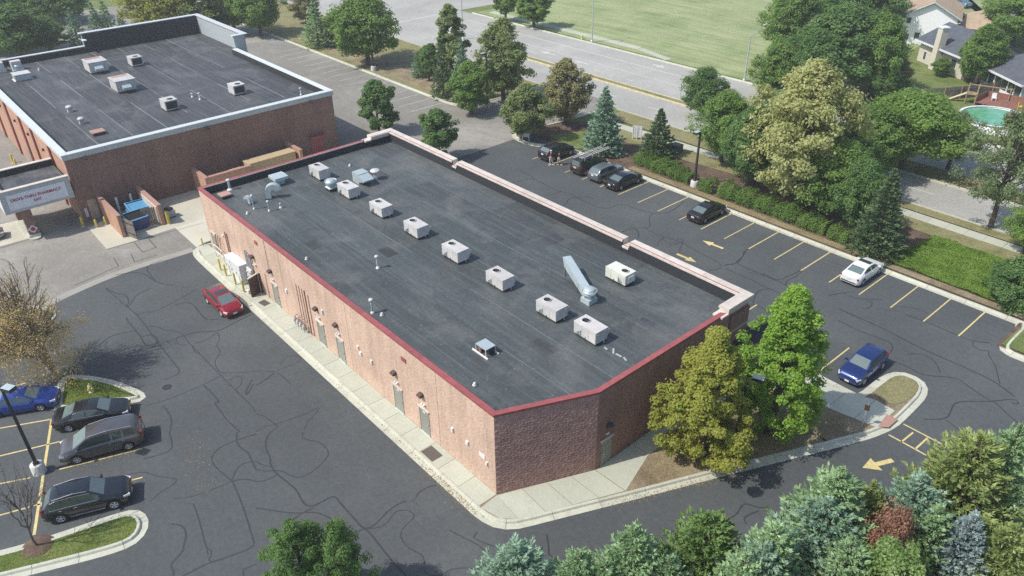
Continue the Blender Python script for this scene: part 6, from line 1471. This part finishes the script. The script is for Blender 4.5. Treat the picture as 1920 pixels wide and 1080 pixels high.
place_tree(tLi, 2, *(9.89, 54.98, 5.11, 1.93), 'light green tree cut by the picture edge above the ground cover', 'bank_tree', group=FB)
place_tree(D(3,2.0,'mound','leaf_deep',27,n_leaf=11000,leaf_s=.10), 3, *(12.35, 46.33, 3.77, 2.42), 'dark round shrub at the end of the ground cover', 'shrub', 'shrub')
# wood beyond the road
WD = 'trees of the belt between the field and the houses'
w1 = D(13,5.5,'round','leaf_green',28,n_leaf=24000,leaf_s=.25,clumps=260,clump_r=1.25); w2 = D(13,5.5,'round','leaf_deep',29,n_leaf=24000,leaf_s=.25,clumps=260,clump_r=1.25)
for k,(pr,t,lab) in enumerate((
  (w1,(-39.54, 95.16, 11.65, 4.64),'tall green tree at the edge of the grass field'),(w2,(-26.55, 87.69, 11.41, 6.82),'broad dark tree in the middle of the belt'),(w1,(-22.19, 88.69, 10.88, 3.9),'broad green tree beside the white house'),(w2,(-27.03, 80.14, 9.41, 4.78),'dark tree before the belt near the street lamp'),(w1,(-29.94, 77.07, 7.7, 3.33),'green tree at the foot of the belt by the road'),(w2,(-39.07, 119.39, 11.51, 5.61),'dark tree behind the belt near the tan roof'),(w1,(-46.0, 117.89, 11.8, 5.28),'green tree at the back of the belt'),(w2,(-19.76, 87.79, 4.39, 2.22),'low dark tree at the end of the wooden fence'))):
    place_tree(pr, k, *t, lab, 'belt_tree', group=WD)
place_tree(tBr, 4, *(-20.84, 92.96, 4.79, 2.29), 'brownish bush beside the belt and the garden lawn', 'bush', 'bush')
# garden trees
place_tree(D(11,4,'oval','leaf_green',30,n_leaf=17000,leaf_s=.24), 1, *(-14.49, 104.8, 8.32, 2.95), 'dense green tree before the dark roofed house', 'garden_tree', group='garden trees'); place_tree(w1, 6, *(-19.19, 131.91, 9.7, 5.84), 'bright spreading tree in the upper corner by the houses', 'garden_tree', group='garden trees')
place_tree(D(6,1.2,'column','leaf_green',31,n_leaf=8000,leaf_s=.16), 2, *(-29.86, 133.26, 4.27, 1.34), 'narrow pointed arborvitae beside the white house', 'arborvitae'); place_tree(tG, 5, *(-19.68, 105.63, 2.68, 1.46), 'light green shrub at the wall of the tan house', 'garden_shrub', 'shrub')
place_tree(tG, 7, *(-7.94, 103.67, 3.25, 2.25), 'green shrub by the pool fence', 'garden_shrub', 'shrub')

# brown half bare tree and leafless tree of the back car park
def branchy(h, rad, seed, spread=.5, depth=5, r0=.11, lean=0, kids=(3,4), first=.22, fade=.70, twig=.006):
    rg = np.random.default_rng(seed); mb = MB(); tips = []
    def grow(p, d, L, r, lv):
        q = p+d*L; m = p+d*L*.5+rg.normal(size=3)*L*.06
        mb.cyl(tuple(p), tuple(m), r, r*.85, 5 if lv < 3 else 3, False); mb.cyl(tuple(m), tuple(q), r*.85, r*.68, 5 if lv < 3 else 3, False)
        if lv >= 2: tips.append((m+q)/2)
        if lv >= depth: tips.append(q); return
        for k in range(rg.integers(*kids)+(1 if lv < 2 else 0)):
            dd = unit(d+rg.normal(size=3)*spread+np.array([0,0,.22])); s = rg.uniform(.35,1.0)
            st = p+d*L*(s if lv else max(.6,s))
            grow(st, dd, L*fade*rg.uniform(.75,1.15), max(twig, r*.60), lv+1)
        grow(q, unit(d+rg.normal(size=3)*.12), L*fade*1.02, max(twig, r*.68), lv+1)
    grow(np.array([0,0,-.1]), np.array([lean,0,1.]), h*first, r0, 0)
    tips = np.array(tips); sx = rad/np.percentile(np.hypot(tips[:,0],tips[:,1]),97); sz = h/np.percentile(tips[:,2],99.5)
    mb.v = [(a*sx,b*sx,c*sz) for a,b,c in mb.v]
    return mb, tips*np.array([sx,sx,sz]), rg
mb, tips, rg = branchy(8.6, 3.9, 4, .42, 5, .09, kids=(2,4), first=.07, fade=.90, twig=.005)
o = empty('half_bare_tree', (*(-30.77, -16.83), .13), .6, 'half bare tree with golden brown leaves at the half moon island', 'tree')
mb.build('trunk', plain('bark_tan', (.30,.25,.195), .9, var=.2, scale=5), o)
idx = rg.integers(0, len(tips), 26000); keep = rg.uniform(size=26000) < np.clip(1.3-.14*tips[idx][:,2], .25, 1)
P0 = tips[idx][keep]+rg.normal(size=(keep.sum(),3))*.2
low = []
for k in range(70):
    a = rg.uniform(0,2*np.pi); rr_ = rg.uniform(.5,3.1); z = rg.uniform(.7,4.2); c = np.array([rr_*np.cos(a), rr_*np.sin(a), z])
    low.append(c+rg.normal(size=(110,3))*np.array([.34,.34,.30]))
P0 = np.concatenate([P0]+low)
link('crown', mesh_quads('crown', leaves_at(P0, .058, rg, .3), MATS['leaf_fallen']), o)
mb, tips, rg = branchy(6.6, 1.9, 9, .5, 5, .085, kids=(1,3), first=.24, fade=.76, twig=.007)
o = empty('leafless_tree', (*(-14.48, -22.0), .13), 2.0, 'leafless young tree on the long grass island', 'tree'); mb.build('trunk', MATS['bark_grey'], o)
MB().lathe([(.85,0),(.55,.06),(.12,.10),(0,.1)],(0,0,.005),18).build('mulch_ring', MATS['mulch'], o)

# evergreens and maple at the bottom of the picture
mp = D(6.5,2.3,'oval','leaf_deep',33,n_leaf=16000,leaf_s=.085,clumps=150,clump_r=.46)
place_tree(mp, 1, *(-0.66, -12.27), 6.2, 1.75, 'dark green maple crown on the left of the pair at the bottom edge', 'maple_tree', group='maples below the back lane'); place_tree(mp, 4, *(0.72, -10.73), 6.2, 1.55, 'dark green maple crown on the right of the pair at the bottom edge', 'maple_tree', group='maples below the back lane')
fx = dict(whorls=24, per=19, tw=46, irregular=.2, shape=.55)
eS = K(8,3.25,'needle_sage',34,needle=.30,wdt=.055,upturn=.5,droop=.05,**fx); eB = K(8,3.25,'needle_blue',35,needle=.30,wdt=.055,upturn=.5,droop=.05,**fx); eY = K(8,3.75,'needle_yellow',36,needle=.34,wdt=.06,upturn=.4,droop=.1,**fx); eG = K(7,3.25,'needle_pine',37,needle=.26,wdt=.06,upturn=.6,droop=.0,**fx); eI = K(7,2.5,'needle_ice',38,needle=.28,wdt=.06,upturn=.4,droop=.08,**fx)
EV = 'evergreens of the belt beside the lane'
for k,(pr,t,lab,nm) in enumerate((
  (eB,(8.68, -5.95, 8.0, 2.27),'blue green spruce tip nearest the maple at the bottom edge','spruce'),
  (eS,(10.61, -4.02, 7.8, 1.71),'low sage green spruce tip at the bottom edge','spruce'),
  (eS,(12.0, -2.04, 9.0, 2.01),'sage spruce with a reddish dead twig patch','spruce'),
  (eG,(13.43, 1.43, 8.4, 2.71),'dark green pine with rounded crown','pine'),
  (eS,(16.55, 6.75, 10.0, 2.29),'tall sage spruce reaching over the lane','spruce'),
  (eB,(16.71, 5.71, 9.0, 2.4),'blue green spruce left of the dark gap','spruce'),
  (eS,(16.05, 2.69, 9.0, 2.07),'feathery sage spruce left of the tall one','spruce'),
  (eB,(18.98, 10.04, 9.2, 2.07),'blue green spruce before the yellow lane arrow','spruce'),
  (eY,(19.96, 13.1, 10.5, 2.89),'large yellow green fir on the far right','fir'),
  (eS,(20.9, 14.96, 10.5, 1.99),'sage fir cut by the right picture edge','fir'),
  (eI,(21.37, 10.06, 8.6, 1.37),'ice blue spruce with pale frosted needles','spruce'),
  (eS,(20.11, 9.62, 8.4, 1.77),'green spruce beside the ice blue one','spruce'),
  (eY,(22.78, 10.73, 8.6, 1.72),'dark yellowish fir in the lower right corner','fir'),
  (eS,(15.8, 0.83, 8.4, 1.79),'sage spruce at the bottom edge right of the pine','spruce'),
  (eS,(11.61, -3.38, 7.6, 1.58),'low sage spruce wedged left of the spruce with dead twigs','spruce'),
  (eS,(13.48, -1.24, 7.8, 1.58),'low sage spruce wedged left of the rounded pine','spruce'),
  (eB,(16.16, 1.82, 8.6, 1.81),'blue green spruce right of the rounded pine','spruce'),
  (eS,(18.32, 5.17, 8.2, 1.84),'dark gap filling spruce left of the lime maple','spruce'),
  (eY,(17.46, 8.57, 8.6, 1.43),'olive fir behind the rust coloured shrub','fir'))):
    place_tree(pr, k, t[0], t[1], t[2], t[3]*(1.45 if nm != 'pine' else 1.25), lab, nm, group=EV)
place_tree(D(4,2.2,'mound','leaf_rust',39,n_leaf=12000,leaf_s=.07,clumps=140,clump_r=.45), 1, *(18.95, 7.59, 8.6, 2.0), 'rust red ornamental maple among the evergreens', 'ornamental_maple', 'tree')
place_tree(D(7,2.4,'round','leaf_lime',40,n_leaf=15000,leaf_s=.10,clumps=150,clump_r=.5), 2, *(19.93, 6.36, 8.0, 2.24), 'lime green maple with shining leaves at the bottom edge', 'lime_maple', 'tree')

# hedges, shrubs and ground cover on the front bank
def hedge(path, w, h, label, seed, mat='hedge_green', z=.08, size=.075, dens=450):
    rg = np.random.default_rng(seed); pts = []; path = [np.array(p) for p in path]
    L = sum(np.linalg.norm(b-a) for a,b in zip(path[:-1],path[1:])); n = int(L*dens*(w*.5+h))
    seg = np.array([np.linalg.norm(b-a) for a,b in zip(path[:-1],path[1:])]); ch = rg.choice(len(seg), n, p=seg/seg.sum()); t = rg.uniform(size=n)
    A = np.array([path[i] for i in ch]); B = np.array([path[i+1] for i in ch]); c = A+(B-A)*t[:,None]; d = unit(B-A); nn = np.stack([-d[:,1],d[:,0]],1)
    a = rg.uniform(-.15*np.pi,1.15*np.pi,n); rad = (rg.uniform(.75,1.05,n)); s = c[:,0]*1.3+c[:,1]
    lump = 1+.13*np.sin(s*1.9+seed)+.08*np.sin(s*4.3+2*seed)
    off = np.sign(np.cos(a))*np.abs(np.cos(a))**.6*w/2*rad*lump; zz = np.abs(np.sin(a))**.5*h*rad*lump
    P0 = np.stack([c[:,0]+nn[:,0]*off, c[:,1]+nn[:,1]*off, zz],1); o0 = path[0]
    P0[:,:2] -= o0; out = np.stack([nn[:,0]*np.cos(a), nn[:,1]*np.cos(a), np.sin(a)],1)
    o = empty('hedge', (o0[0],o0[1],z), 0, label, 'hedge', 'clipped hedges of the front bank')
    link('foliage', mesh_quads('foliage', leaves_at(P0, size, rg, .5, out, .9), MATS[mat]), o)
    st = MB()
    for k in range(int(L*2)):
        f = (k+.5)/int(L*2)*len(seg); i = min(int(f),len(seg)-1); p = path[i]+(path[i+1]-path[i])*(f-i)-o0; limb_mesh(st, (p[0],p[1],-.05), (p[0]+rg.normal()*.15,p[1]+rg.normal()*.15,h*.8), .03, .01, rg, 2, .1, 4)
    tag(st.build('stems', MATS['bark'], o), None, None, None, 'stuff')
hedge([(-28.8,46.3),(-25.0,45.9),(-20.5,45.9)], 2.1, 1.15, 'broad loose hedge starting behind the parked silver car', 1); hedge([(-28.3,47.6),(-24,47.6)], 1.6, .8, 'low second row of shrubs behind the first hedge', 2)
hedge([(-19.0,45.4),(-17.3,45.5)], 1.7, 1.3, 'short round hedge just right of the front light pole', 3); hedge([(-16.6,45.7),(-12,45.8),(-7.4,45.8)], 2.1, 1.5, 'long hedge below the yellow tree', 4)
hedge([(-7.2,45.7),(-4.2,45.7)], 2.0, 1.4, 'dark hedge section left of the last round shrub', 5, 'hedge_green'); hedge([(-3.7,45.5),(-1.7,45.4)], 1.9, 1.35, 'bright round hedge next to the green spruce', 6)
rg = np.random.default_rng(77); n = 85000
q = np.array([[2.2,44.6],[17,44.6],[19,52.4],[3.0,52.6]]); u, v = rg.uniform(size=n), rg.uniform(size=n)
xy = (q[0]*(1-u)[:,None]+q[1]*u[:,None])*(1-v)[:,None]+(q[3]*(1-u)[:,None]+q[2]*u[:,None])*v[:,None]
zz = .12+.26*(.5+.5*np.sin(xy[:,0]*2.1+np.sin(xy[:,1]*1.7)*1.5)*np.sin(xy[:,1]*2.3+xy[:,0]*.6))*rg.uniform(.4,1,n)
leaf('cover_green', [(.06,.105,.018),(.105,.165,.030),(.155,.215,.058)], .3, gain=2.0)
tag(link('ground_cover', mesh_quads('ground_cover', leaves_at(np.column_stack([xy,zz+.06]), .066, rg, .7), MATS['cover_green'])), 'bright green ground cover plants filling the slope right of the spruce', 'ground cover', None, 'stuff')
# weeds and tufts of grass on the near islands
def tufts(poly, n, mat, label, size, z, seed, name='grass_tufts'):
    rg = np.random.default_rng(seed); P_ = np.array(poly); lo, hi = P_.min(0), P_.max(0); pts = rg.uniform(lo, hi, size=(n*3,2)); ins = np.zeros(len(pts), bool); j = len(P_)-1
    for i in range(len(P_)):
        c = ((P_[i,1] > pts[:,1]) != (P_[j,1] > pts[:,1])) & (pts[:,0] < (P_[j,0]-P_[i,0])*(pts[:,1]-P_[i,1])/(P_[j,1]-P_[i,1]+1e-9)+P_[i,0]); ins ^= c; j = i
    pts = pts[ins][:n]; m = len(pts); b = np.column_stack([pts, np.full(m,z)]); d = unit(np.column_stack([rg.normal(size=(m,2))*.5, np.ones(m)])); s = unit(np.column_stack([rg.normal(size=(m,2)), np.zeros(m)])); l = size*rg.uniform(.5,1.3,size=(m,1))
    V = np.stack([b-s*.012, b+s*.012, b+d*l],1)
    tag(link(name, mesh_quads(name, V, MATS[mat])), label, 'grass', None, 'stuff')
leaf('grass_blade', [(.06,.10,.02),(.12,.16,.04),(.20,.19,.08)], .3); leaf('grass_straw', [(.16,.13,.06),(.24,.20,.10),(.15,.16,.06)], .3)
tufts(offset(chaikin(isl1[::-1],2,True),.6,True), 9000, 'grass_blade', 'short grass on the half moon island with the hydrant', .10, .13, 1); tufts(offset(chaikin(isl2[::-1],2,True),.6,True), 14000, 'grass_blade', 'short grass on the long island with the leafless tree', .11, .13, 2)
tufts([(5.6,7.2),(4.1,10.0),(4.1,20.5),(10.5,21.8),(10.9,19.4),(7.2,10.9)], 9000, 'grass_straw', 'dry grass on the bed under the two ornamental trees', .10, .145, 3)
tufts([(-28,43.7),(2,43.7),(2,44.6),(-28,44.6)], 7000, 'grass_straw', 'dry grass along the back of the front kerb', .12, .12, 4)

# dry leaf litter blown against the kerbs and on the asphalt
rg = np.random.default_rng(123); L_ = []
for (a,b,n,w) in (((-18.05, -11.94),(-11.9, -13.27),170,.55),((-20.19, -19.12),(-18.71, -14.95),160,.3),((-22.78, -1.18),(0.48, -1.68),700,.16),((-5.18, -1.88),(0.9, -1.82),300,.3),((4.97, 4.56),(9.63, 14.3),380,.2),((-24.39, 42.89),(2.14, 42.65),500,.14),((-30.12, -16.49),(-24.11, -13.11),500,.6)):
    a, b = np.array(a), np.array(b); t = rg.beta(1.3,1.3,n)[:,None]; d = unit(b-a); nn = np.array([-d[1],d[0]]); p = a+(b-a)*t+nn*rg.normal(size=(n,1))*w
    L_.append(np.column_stack([p, np.full(n,.018)]))
P0 = np.concatenate(L_); leaf('litter', [(.20,.13,.07),(.30,.22,.12),(.38,.31,.2)], .05, gain=1.0)
tag(link('leaf_litter', mesh_quads('leaf_litter', leaves_at(P0, .045, rg, 2.5), MATS['litter'])), 'scattered dry leaf litter on the asphalt and along the kerbs', 'leaf litter', None, 'stuff')

# ---------------------------------------------------------------- houses and gardens beyond the road
plain('siding_white', (.84,.85,.86), .6, var=.03); plain('siding_tan', (.50,.46,.38), .7); plain('shingle_tan', (.42,.32,.22), .9, var=.14, scale=1.2); plain('shingle_dark', (.085,.095,.115), .9, var=.16, scale=1.2); plain('trim_white', (.74,.76,.78), .5); plain('stucco', (.56,.52,.43), .8)
class Frame:
    def __init__(s, p, ang): s.p = p; s.a = ang
def house_root(name, p, ang, label): return empty(name, (p[0],p[1],0), ang, label, 'house')
def gable_roof(mb, x0, x1, y0, y1, ze, zr, t=.18, axis='y', hip=0):
    if axis == 'y':
        xm = (x0+x1)/2; A = [(x0,y0,ze),(xm,y0+hip,zr),(x1,y0,ze),(x0,y1,ze),(xm,y1-hip,zr),(x1,y1,ze)]
    else:
        ym = (y0+y1)/2; A = [(x0,y0,ze),(x0+hip,ym,zr),(x0,y1,ze),(x1,y0,ze),(x1-hip,ym,zr),(x1,y1,ze)]
    B = [(a,b,c-t) for a,b,c in A]
    f = [(0,3,4,1),(1,4,5,2),(6,7,10,9),(7,8,11,10),(0,1,7,6),(1,2,8,7),(3,9,10,4),(4,10,11,5),(0,6,9,3),(2,5,11,8)]
    if axis != 'y': f = [q[::-1] for q in f]
    mb.add(A+B, f)
    if hip: mb.add(A, [(0,1,2) if axis == 'y' else (2,1,0), (5,4,3) if axis == 'y' else (3,4,5)])
    return mb
def hwin(root, x, y, z, w, h, face='y'):
    if face == 'y': f = MB().box(x-w/2-.08,x+w/2+.08,y-.05,y-.003,z-.08,z+h+.08).build('window', MATS['trim_white'], root); MB().box(x-w/2,x+w/2,y-.06,y-.051,z,z+h).build('pane', MATS['glass_dark'], f)
    else: f = MB().box(x+.003,x+.05,y-w/2-.08,y+w/2+.08,z-.08,z+h+.08).build('window', MATS['trim_white'], root); MB().box(x+.051,x+.06,y-w/2,y+w/2,z,z+h).build('pane', MATS['glass_dark'], f)
# white gabled house with tan roof; local x along the gable wall, y away from the camera
h1 = house_root('house', (-33.2,120.2), R(21), 'white sided house with tan shingle roof and gable end')
w = MB().add([(0,0,0),(8.2,0,0),(8.2,0,4.9),(4.1,0,7.0),(0,0,4.9),(0,12,0),(8.2,12,0),(8.2,12,4.9),(4.1,12,7.0),(0,12,4.9)],[(0,1,2,3,4),(9,8,7,6,5),(0,4,9,5),(1,6,7,2)]); w.build('wall', MATS['siding_white'], h1)
gable_roof(MB(), -.6,8.8,-.5,12.5,4.65,7.2).build('roof', MATS['shingle_tan'], h1)
for a,b in (((-.6,-.54,4.55),(4.1,-.54,7.1)),((4.1,-.54,7.1),(8.8,-.54,4.55))): MB().tube([a,b],.11,4).build('barge_board', plain('barge_blue', (.42,.52,.56), .6), h1)
hwin(h1, .8,0,3.4,.7,.9); hwin(h1, 2.6,0,.9,.8,1.1); hwin(h1,1.0,0,.6,.7,1.0)
MB().box(-2.2,-.003,2,9,0,2.9).build('side_wing', MATS['siding_white'], h1); gable_roof(MB(), -4.6,.4,1.2,11,2.7,4.6).build('wing_roof', MATS['shingle_tan'], h1)
# low garage with tan roof
h2 = house_root('garage', (-25.6,126.5), R(21), 'low garage with a tan hipped roof beyond the arborvitae'); h2['category'] = 'garage'
MB().box(0,6.5,0,11,0,2.7).build('wall', MATS['shingle_tan'] if False else MATS['stucco'], h2); gable_roof(MB(), -.5,7,-.5,11.5,2.75,4.3,.15,'y',2.4).build('roof', MATS['shingle_tan'], h2); MB().box(1,5.2,-.06,-.003,.05,2.2).build('garage_door', MATS['trim_white'], h2)
# tan house with dark roof and chimney; local x along the near wall
h3 = house_root('house', (-26.0,111.6), R(-32), 'tan stucco house with dark grey roof and a tall chimney')
MB().add([(0,0,0),(11,0,0),(11,0,3.5),(0,0,3.5),(0,9,0),(11,9,0),(11,9,3.5),(0,9,3.5),(0,4.5,5.4),(11,4.5,5.4)],[(0,1,2,3),(4,7,6,5),(0,3,8,7,4),(1,5,6,9,2)]).build('wall', MATS['stucco'], h3)
r3 = gable_roof(MB(), -.6,11.6,-.7,9.7,3.3,5.7,.2,'x').build('roof', MATS['shingle_dark'], h3)
MB().box(-.62,11.62,-.82,-.71,3.05,3.32).build('fascia', MATS['trim_white'], h3)
ch = MB().box(4.6,5.7,-1.1,-.003,0,6.3).build('chimney', MATS['stucco'], h3); MB().box(4.5,5.8,-1.2,.1,6.303,6.5).build('chimney_cap', MATS['trim_white'], ch)
hwin(h3,1.7,0,.6,.55,1.2); hwin(h3,8.6,0,1.2,1.2,1.2)
dish = MB().lathe([(0,0),(.25,.05),(.42,.18)],(0,0,0),16).build('satellite_dish', MATS['plate_white'], h3); dish.location = (6.8,5.0,6.1); dish.rotation_euler = (R(50),0,R(60)); MB().cyl((6.8,5.0,5.5),(6.8,5.0,6.1),.03,n=6).build('dish_mast', MATS['galvanised'], h3)
# sunroom wing
h4 = house_root('sunroom', (-14.2,106.2), R(-38), 'white glazed sunroom wing under a dark grey hipped roof'); h4['category'] = 'house'
MB().box(0,9.5,0,9,0,.6).build('base_wall', MATS['trim_white'], h4); MB().box(.3,9.2,.3,8.7,.6,2.7).build('inner_wall', MATS['siding_tan'], h4)
for k in range(7): 
    x = .05+k*1.56; MB().box(x,x+.18,-.05,.13,.6,2.7).build('post', MATS['trim_white'], h4)
    if k < 6: MB().box(x+.185,x+1.555,.02,.05,.65,2.65).build('pane', MATS['glass_dark'], h4)
for k in range(6):
    y = .3+k*1.6; MB().box(9.4,9.55,y,y+.18,.6,2.7).build('post', MATS['trim_white'], h4)
    if k < 5: MB().box(9.45,9.48,y+.185,y+1.59,.65,2.65).build('pane', MATS['glass_dark'], h4)
gable_roof(MB(), -.7,10.2,-.8,9.8,2.75,5.2,.18,'x',3.6).build('roof', MATS['shingle_dark'], h4); MB().box(-.72,10.22,-.9,-.81,2.5,2.78).build('fascia', MATS['trim_white'], h4); MB().box(10.205,10.3,-.8,9.8,2.5,2.78).build('fascia', MATS['trim_white'], h4)
# patio set
pt = empty('patio_table', (-12.4,101.6,0), .3, 'white patio table before the sunroom', 'table'); MB().cyl((0,0,.7),(0,0,.75),.8,n=16).build('top', MATS['plate_white'], pt)
for a in range(3): MB().cyl((.5*math.cos(a*2.1),.5*math.sin(a*2.1),-.04),(.3*math.cos(a*2.1),.3*math.sin(a*2.1),.7),.03,n=6).build('leg', MATS['plate_white'], pt)
um = empty('folded_parasol', (-13.4,102.3,0), 0, 'folded brown parasol standing on the patio', 'parasol'); MB().lathe([(.05,.9),(.28,1.1),(.12,2.2),(0,2.35)],(0,0,0),10).build('canopy', MATS['brown_metal'], um); MB().cyl((0,0,-.04),(0,0,1.0),.03,n=6).build('pole', MATS['galvanised'], um); MB().cyl((0,0,-.04),(0,0,.1),.3,n=12).build('base', MATS['dark_metal'], um)
# wooden fence: posts, rails and boards
def fence(path, label, h=1.75):
    o = empty('garden_fence', (path[0][0],path[0][1],0), 0, label, 'fence'); o0 = Vector(path[0])
    bme_ = MB().box(-.075,.075,-.012,.012,0,h).mesh('board', MATS['wood_grey'])
    for a,b in zip(path[:-1],path[1:]):
        a, b = Vector(a), Vector(b); L = (b-a).length; an = math.atan2((b-a).y,(b-a).x); n = int(L/.165)
        for k in range(n): p = a.lerp(b,(k+.5)/n)-o0; link('board', bme_, o, (p.x,p.y,-.04), (0,0,an))
        m = max(1,int(L/2.4))
        for k in range(m+1): p = a.lerp(b,k/m)-o0; MB().obox((p.x+math.sin(an)*.07,p.y-math.cos(an)*.07,h/2),(.1,.1,h+.1),an).build('post', MATS['wood_tan'], o)
        for z in (.35,1.35): c = (a+b)/2-o0; MB().obox((c.x+math.sin(an)*.035,c.y-math.cos(an)*.035,z),(L,.04,.09),an).build('rail', MATS['wood_grey'], o)
fence([(-17.99, 89.66), (-14.41, 94.44), (-11.81, 99.25), (-9.86, 104.48)], 'weathered grey board fence behind the pool garden')
# pool, deck and play set
pl = empty('swimming_pool', (-5.5,88.8,0), 0, 'round above ground swimming pool with green water', 'pool')
MB().lathe([(4.1,0),(4.1,1.2),(4.05,1.2),(4.05,0)],(0,0,-.05),40).build('pool_wall', MATS['siding_white'], pl); MB().lathe([(3.98,1.16),(3.98,1.21),(4.28,1.21),(4.28,1.16)],(0,0,0),40,False).build('rim', MATS['trim_white'], pl)
m, nt, b = newmat('pool_water'); col(nt, b, ramp(nt, noise(nt, objco(nt), .9, 4, .6, .8), [(.35,(.08,.30,.16)),(.65,(.16,.42,.26))])); b.inputs['Roughness'].default_value = .08; bump(nt, b, noise(nt, objco(nt), 5, 3), .15, .05); MATS['pool_water'] = m
MB().lathe([(4.0,1.0),(0,1.0)],(0,0,0),40).build('water', MATS['pool_water'], pl)
fl = tag(MB().lathe([(.45,-.1),(.55,0),(.45,.1),(.3,.08),(.25,0),(.3,-.08)],(0,0,.05),20).build('pool_float', plain('float_pink', (.60,.12,.35), .5)), 'pink swim ring floating in the pool', 'pool float'); fl.location = (-4.6,91.6,1.05)
dk = empty('pool_deck', (-6.5,94.5,0), 0, 'red brown wooden deck beside the pool', 'deck'); plain('deck_red', (.26,.12,.085), .8, var=.15)
for k in range(22): MB().box(-3.2+k*.29,-3.2+k*.29+.27,-1.6,2.2,1.1,1.16).build('plank', MATS['deck_red'], dk)
for x in (-3.1,-1,1,3.0):
    for y in (-1.4,2.0): MB().box(x-.06,x+.06,y-.06,y+.06,-.05,1.1).build('post', MATS['deck_red'], dk)
MB().box(-3.25,-3.18,-1.6,2.2,.1,1.9).build('rail_panel', MATS['deck_red'], dk); MB().box(-3.17,3.1,2.15,2.22,1.17,1.95).build('rail_panel', MATS['deck_red'], dk)
for k,(x,y,c,lab) in enumerate(((-8.3,95.2,'plate_white','white chair on the pool deck nearest the slide'),(-4.5,94.0,'bollard_yellow','yellow chair on the pool deck near the pool rim'))):
    o = empty('deck_chair', (x,y,1.16), .5+k, lab, 'chair'); MB().box(-.28,.28,-.28,.28,.36,.42).build('seat', MATS[c], o); MB().obox((0,.3,.68),(.55,.05,.55),0,-.2).build('backrest', MATS[c], o)
    for a in (-.24,.24):
        for b_ in (-.24,.24): MB().box(a-.03,a+.03,b_-.03,b_+.03,0,.36).build('leg', MATS[c], o)
ps = empty('play_set', (-11.3,95.8,0), R(15), 'wooden play frame with a cream slide and blue swing', 'play set')
for x,y in ((-.6,-.6),(.6,-.6),(-.6,.6),(.6,.6),(4.4,-.5),(4.4,.5)): MB().box(x-.06,x+.06,y-.06,y+.06,-.05,2.6).build('post', MATS['wood_tan'], ps)
MB().box(-.7,.7,-.7,.7,1.3,1.38).build('platform', MATS['wood_tan'], ps); MB().box(-.7,4.5,-.06,.06,2.5,2.62).build('beam', MATS['wood_tan'], ps)
MB().add([(-.66,-.28,1.4),(-.66,.28,1.4),(-2.7,.28,.15),(-2.7,-.28,.15),(-.66,-.28,1.28),(-.66,.28,1.28),(-2.7,.28,.03),(-2.7,-.28,.03)],[(0,3,2,1),(4,5,6,7),(0,4,7,3),(1,2,6,5),(3,7,6,2)]).build('slide', plain('slide_cream', (.72,.66,.45), .5), ps)
MB().box(2.2,2.8,-.14,.14,.6,.66).build('swing_seat', plain('swing_blue', (.05,.2,.5), .5), ps)
for x in (2.25,2.75): MB().cyl((x,0,.66),(x,0,2.5),.015,n=4).build('swing_rope', MATS['wood_tan'], ps)
structure('garden_path', MB().poly([(-43.45, 168.06), (-41.94, 169.56), (-24.99, 143.99), (-25.16, 141.49)], -.03), 'concrete_walk', 'pale concrete path between the houses and the street', 'path')
structure('residential_street', MB().poly([(-54.96, 169.26), (-47.44, 176.7), (-30.5, 158.73), (-18.5, 146.0), (-34.5, 193.91)], -.034), 'asphalt_worn', 'residential street beyond the houses', 'street')
structure('patio', MB().poly([(-14.5,103.5),(-9.8,99.5),(-8.0,101.5),(-12.6,105.5)], -.02), 'concrete_walk', 'pale patio slab before the sunroom', 'patio')

# ---------------------------------------------------------------- thin summer haze
hz = MB().box(-720,520,-520,920,-1.2,40).build('haze', None)
m = bpy.data.materials.new('haze_air'); m.use_nodes = True; nt = m.node_tree; nt.nodes.clear()
out_ = nt.nodes.new('ShaderNodeOutputMaterial'); pv = nt.nodes.new('ShaderNodeVolumePrincipled')
pv.inputs['Color'].default_value = (.98,1,.99,1); pv.inputs['Density'].default_value = .0006; pv.inputs['Anisotropy'].default_value = .25
nt.links.new(pv.outputs[0], out_.inputs['Volume']); hz.data.materials.append(m)
tag(hz, 'thin pale summer haze filling the air', 'haze', None, 'stuff')
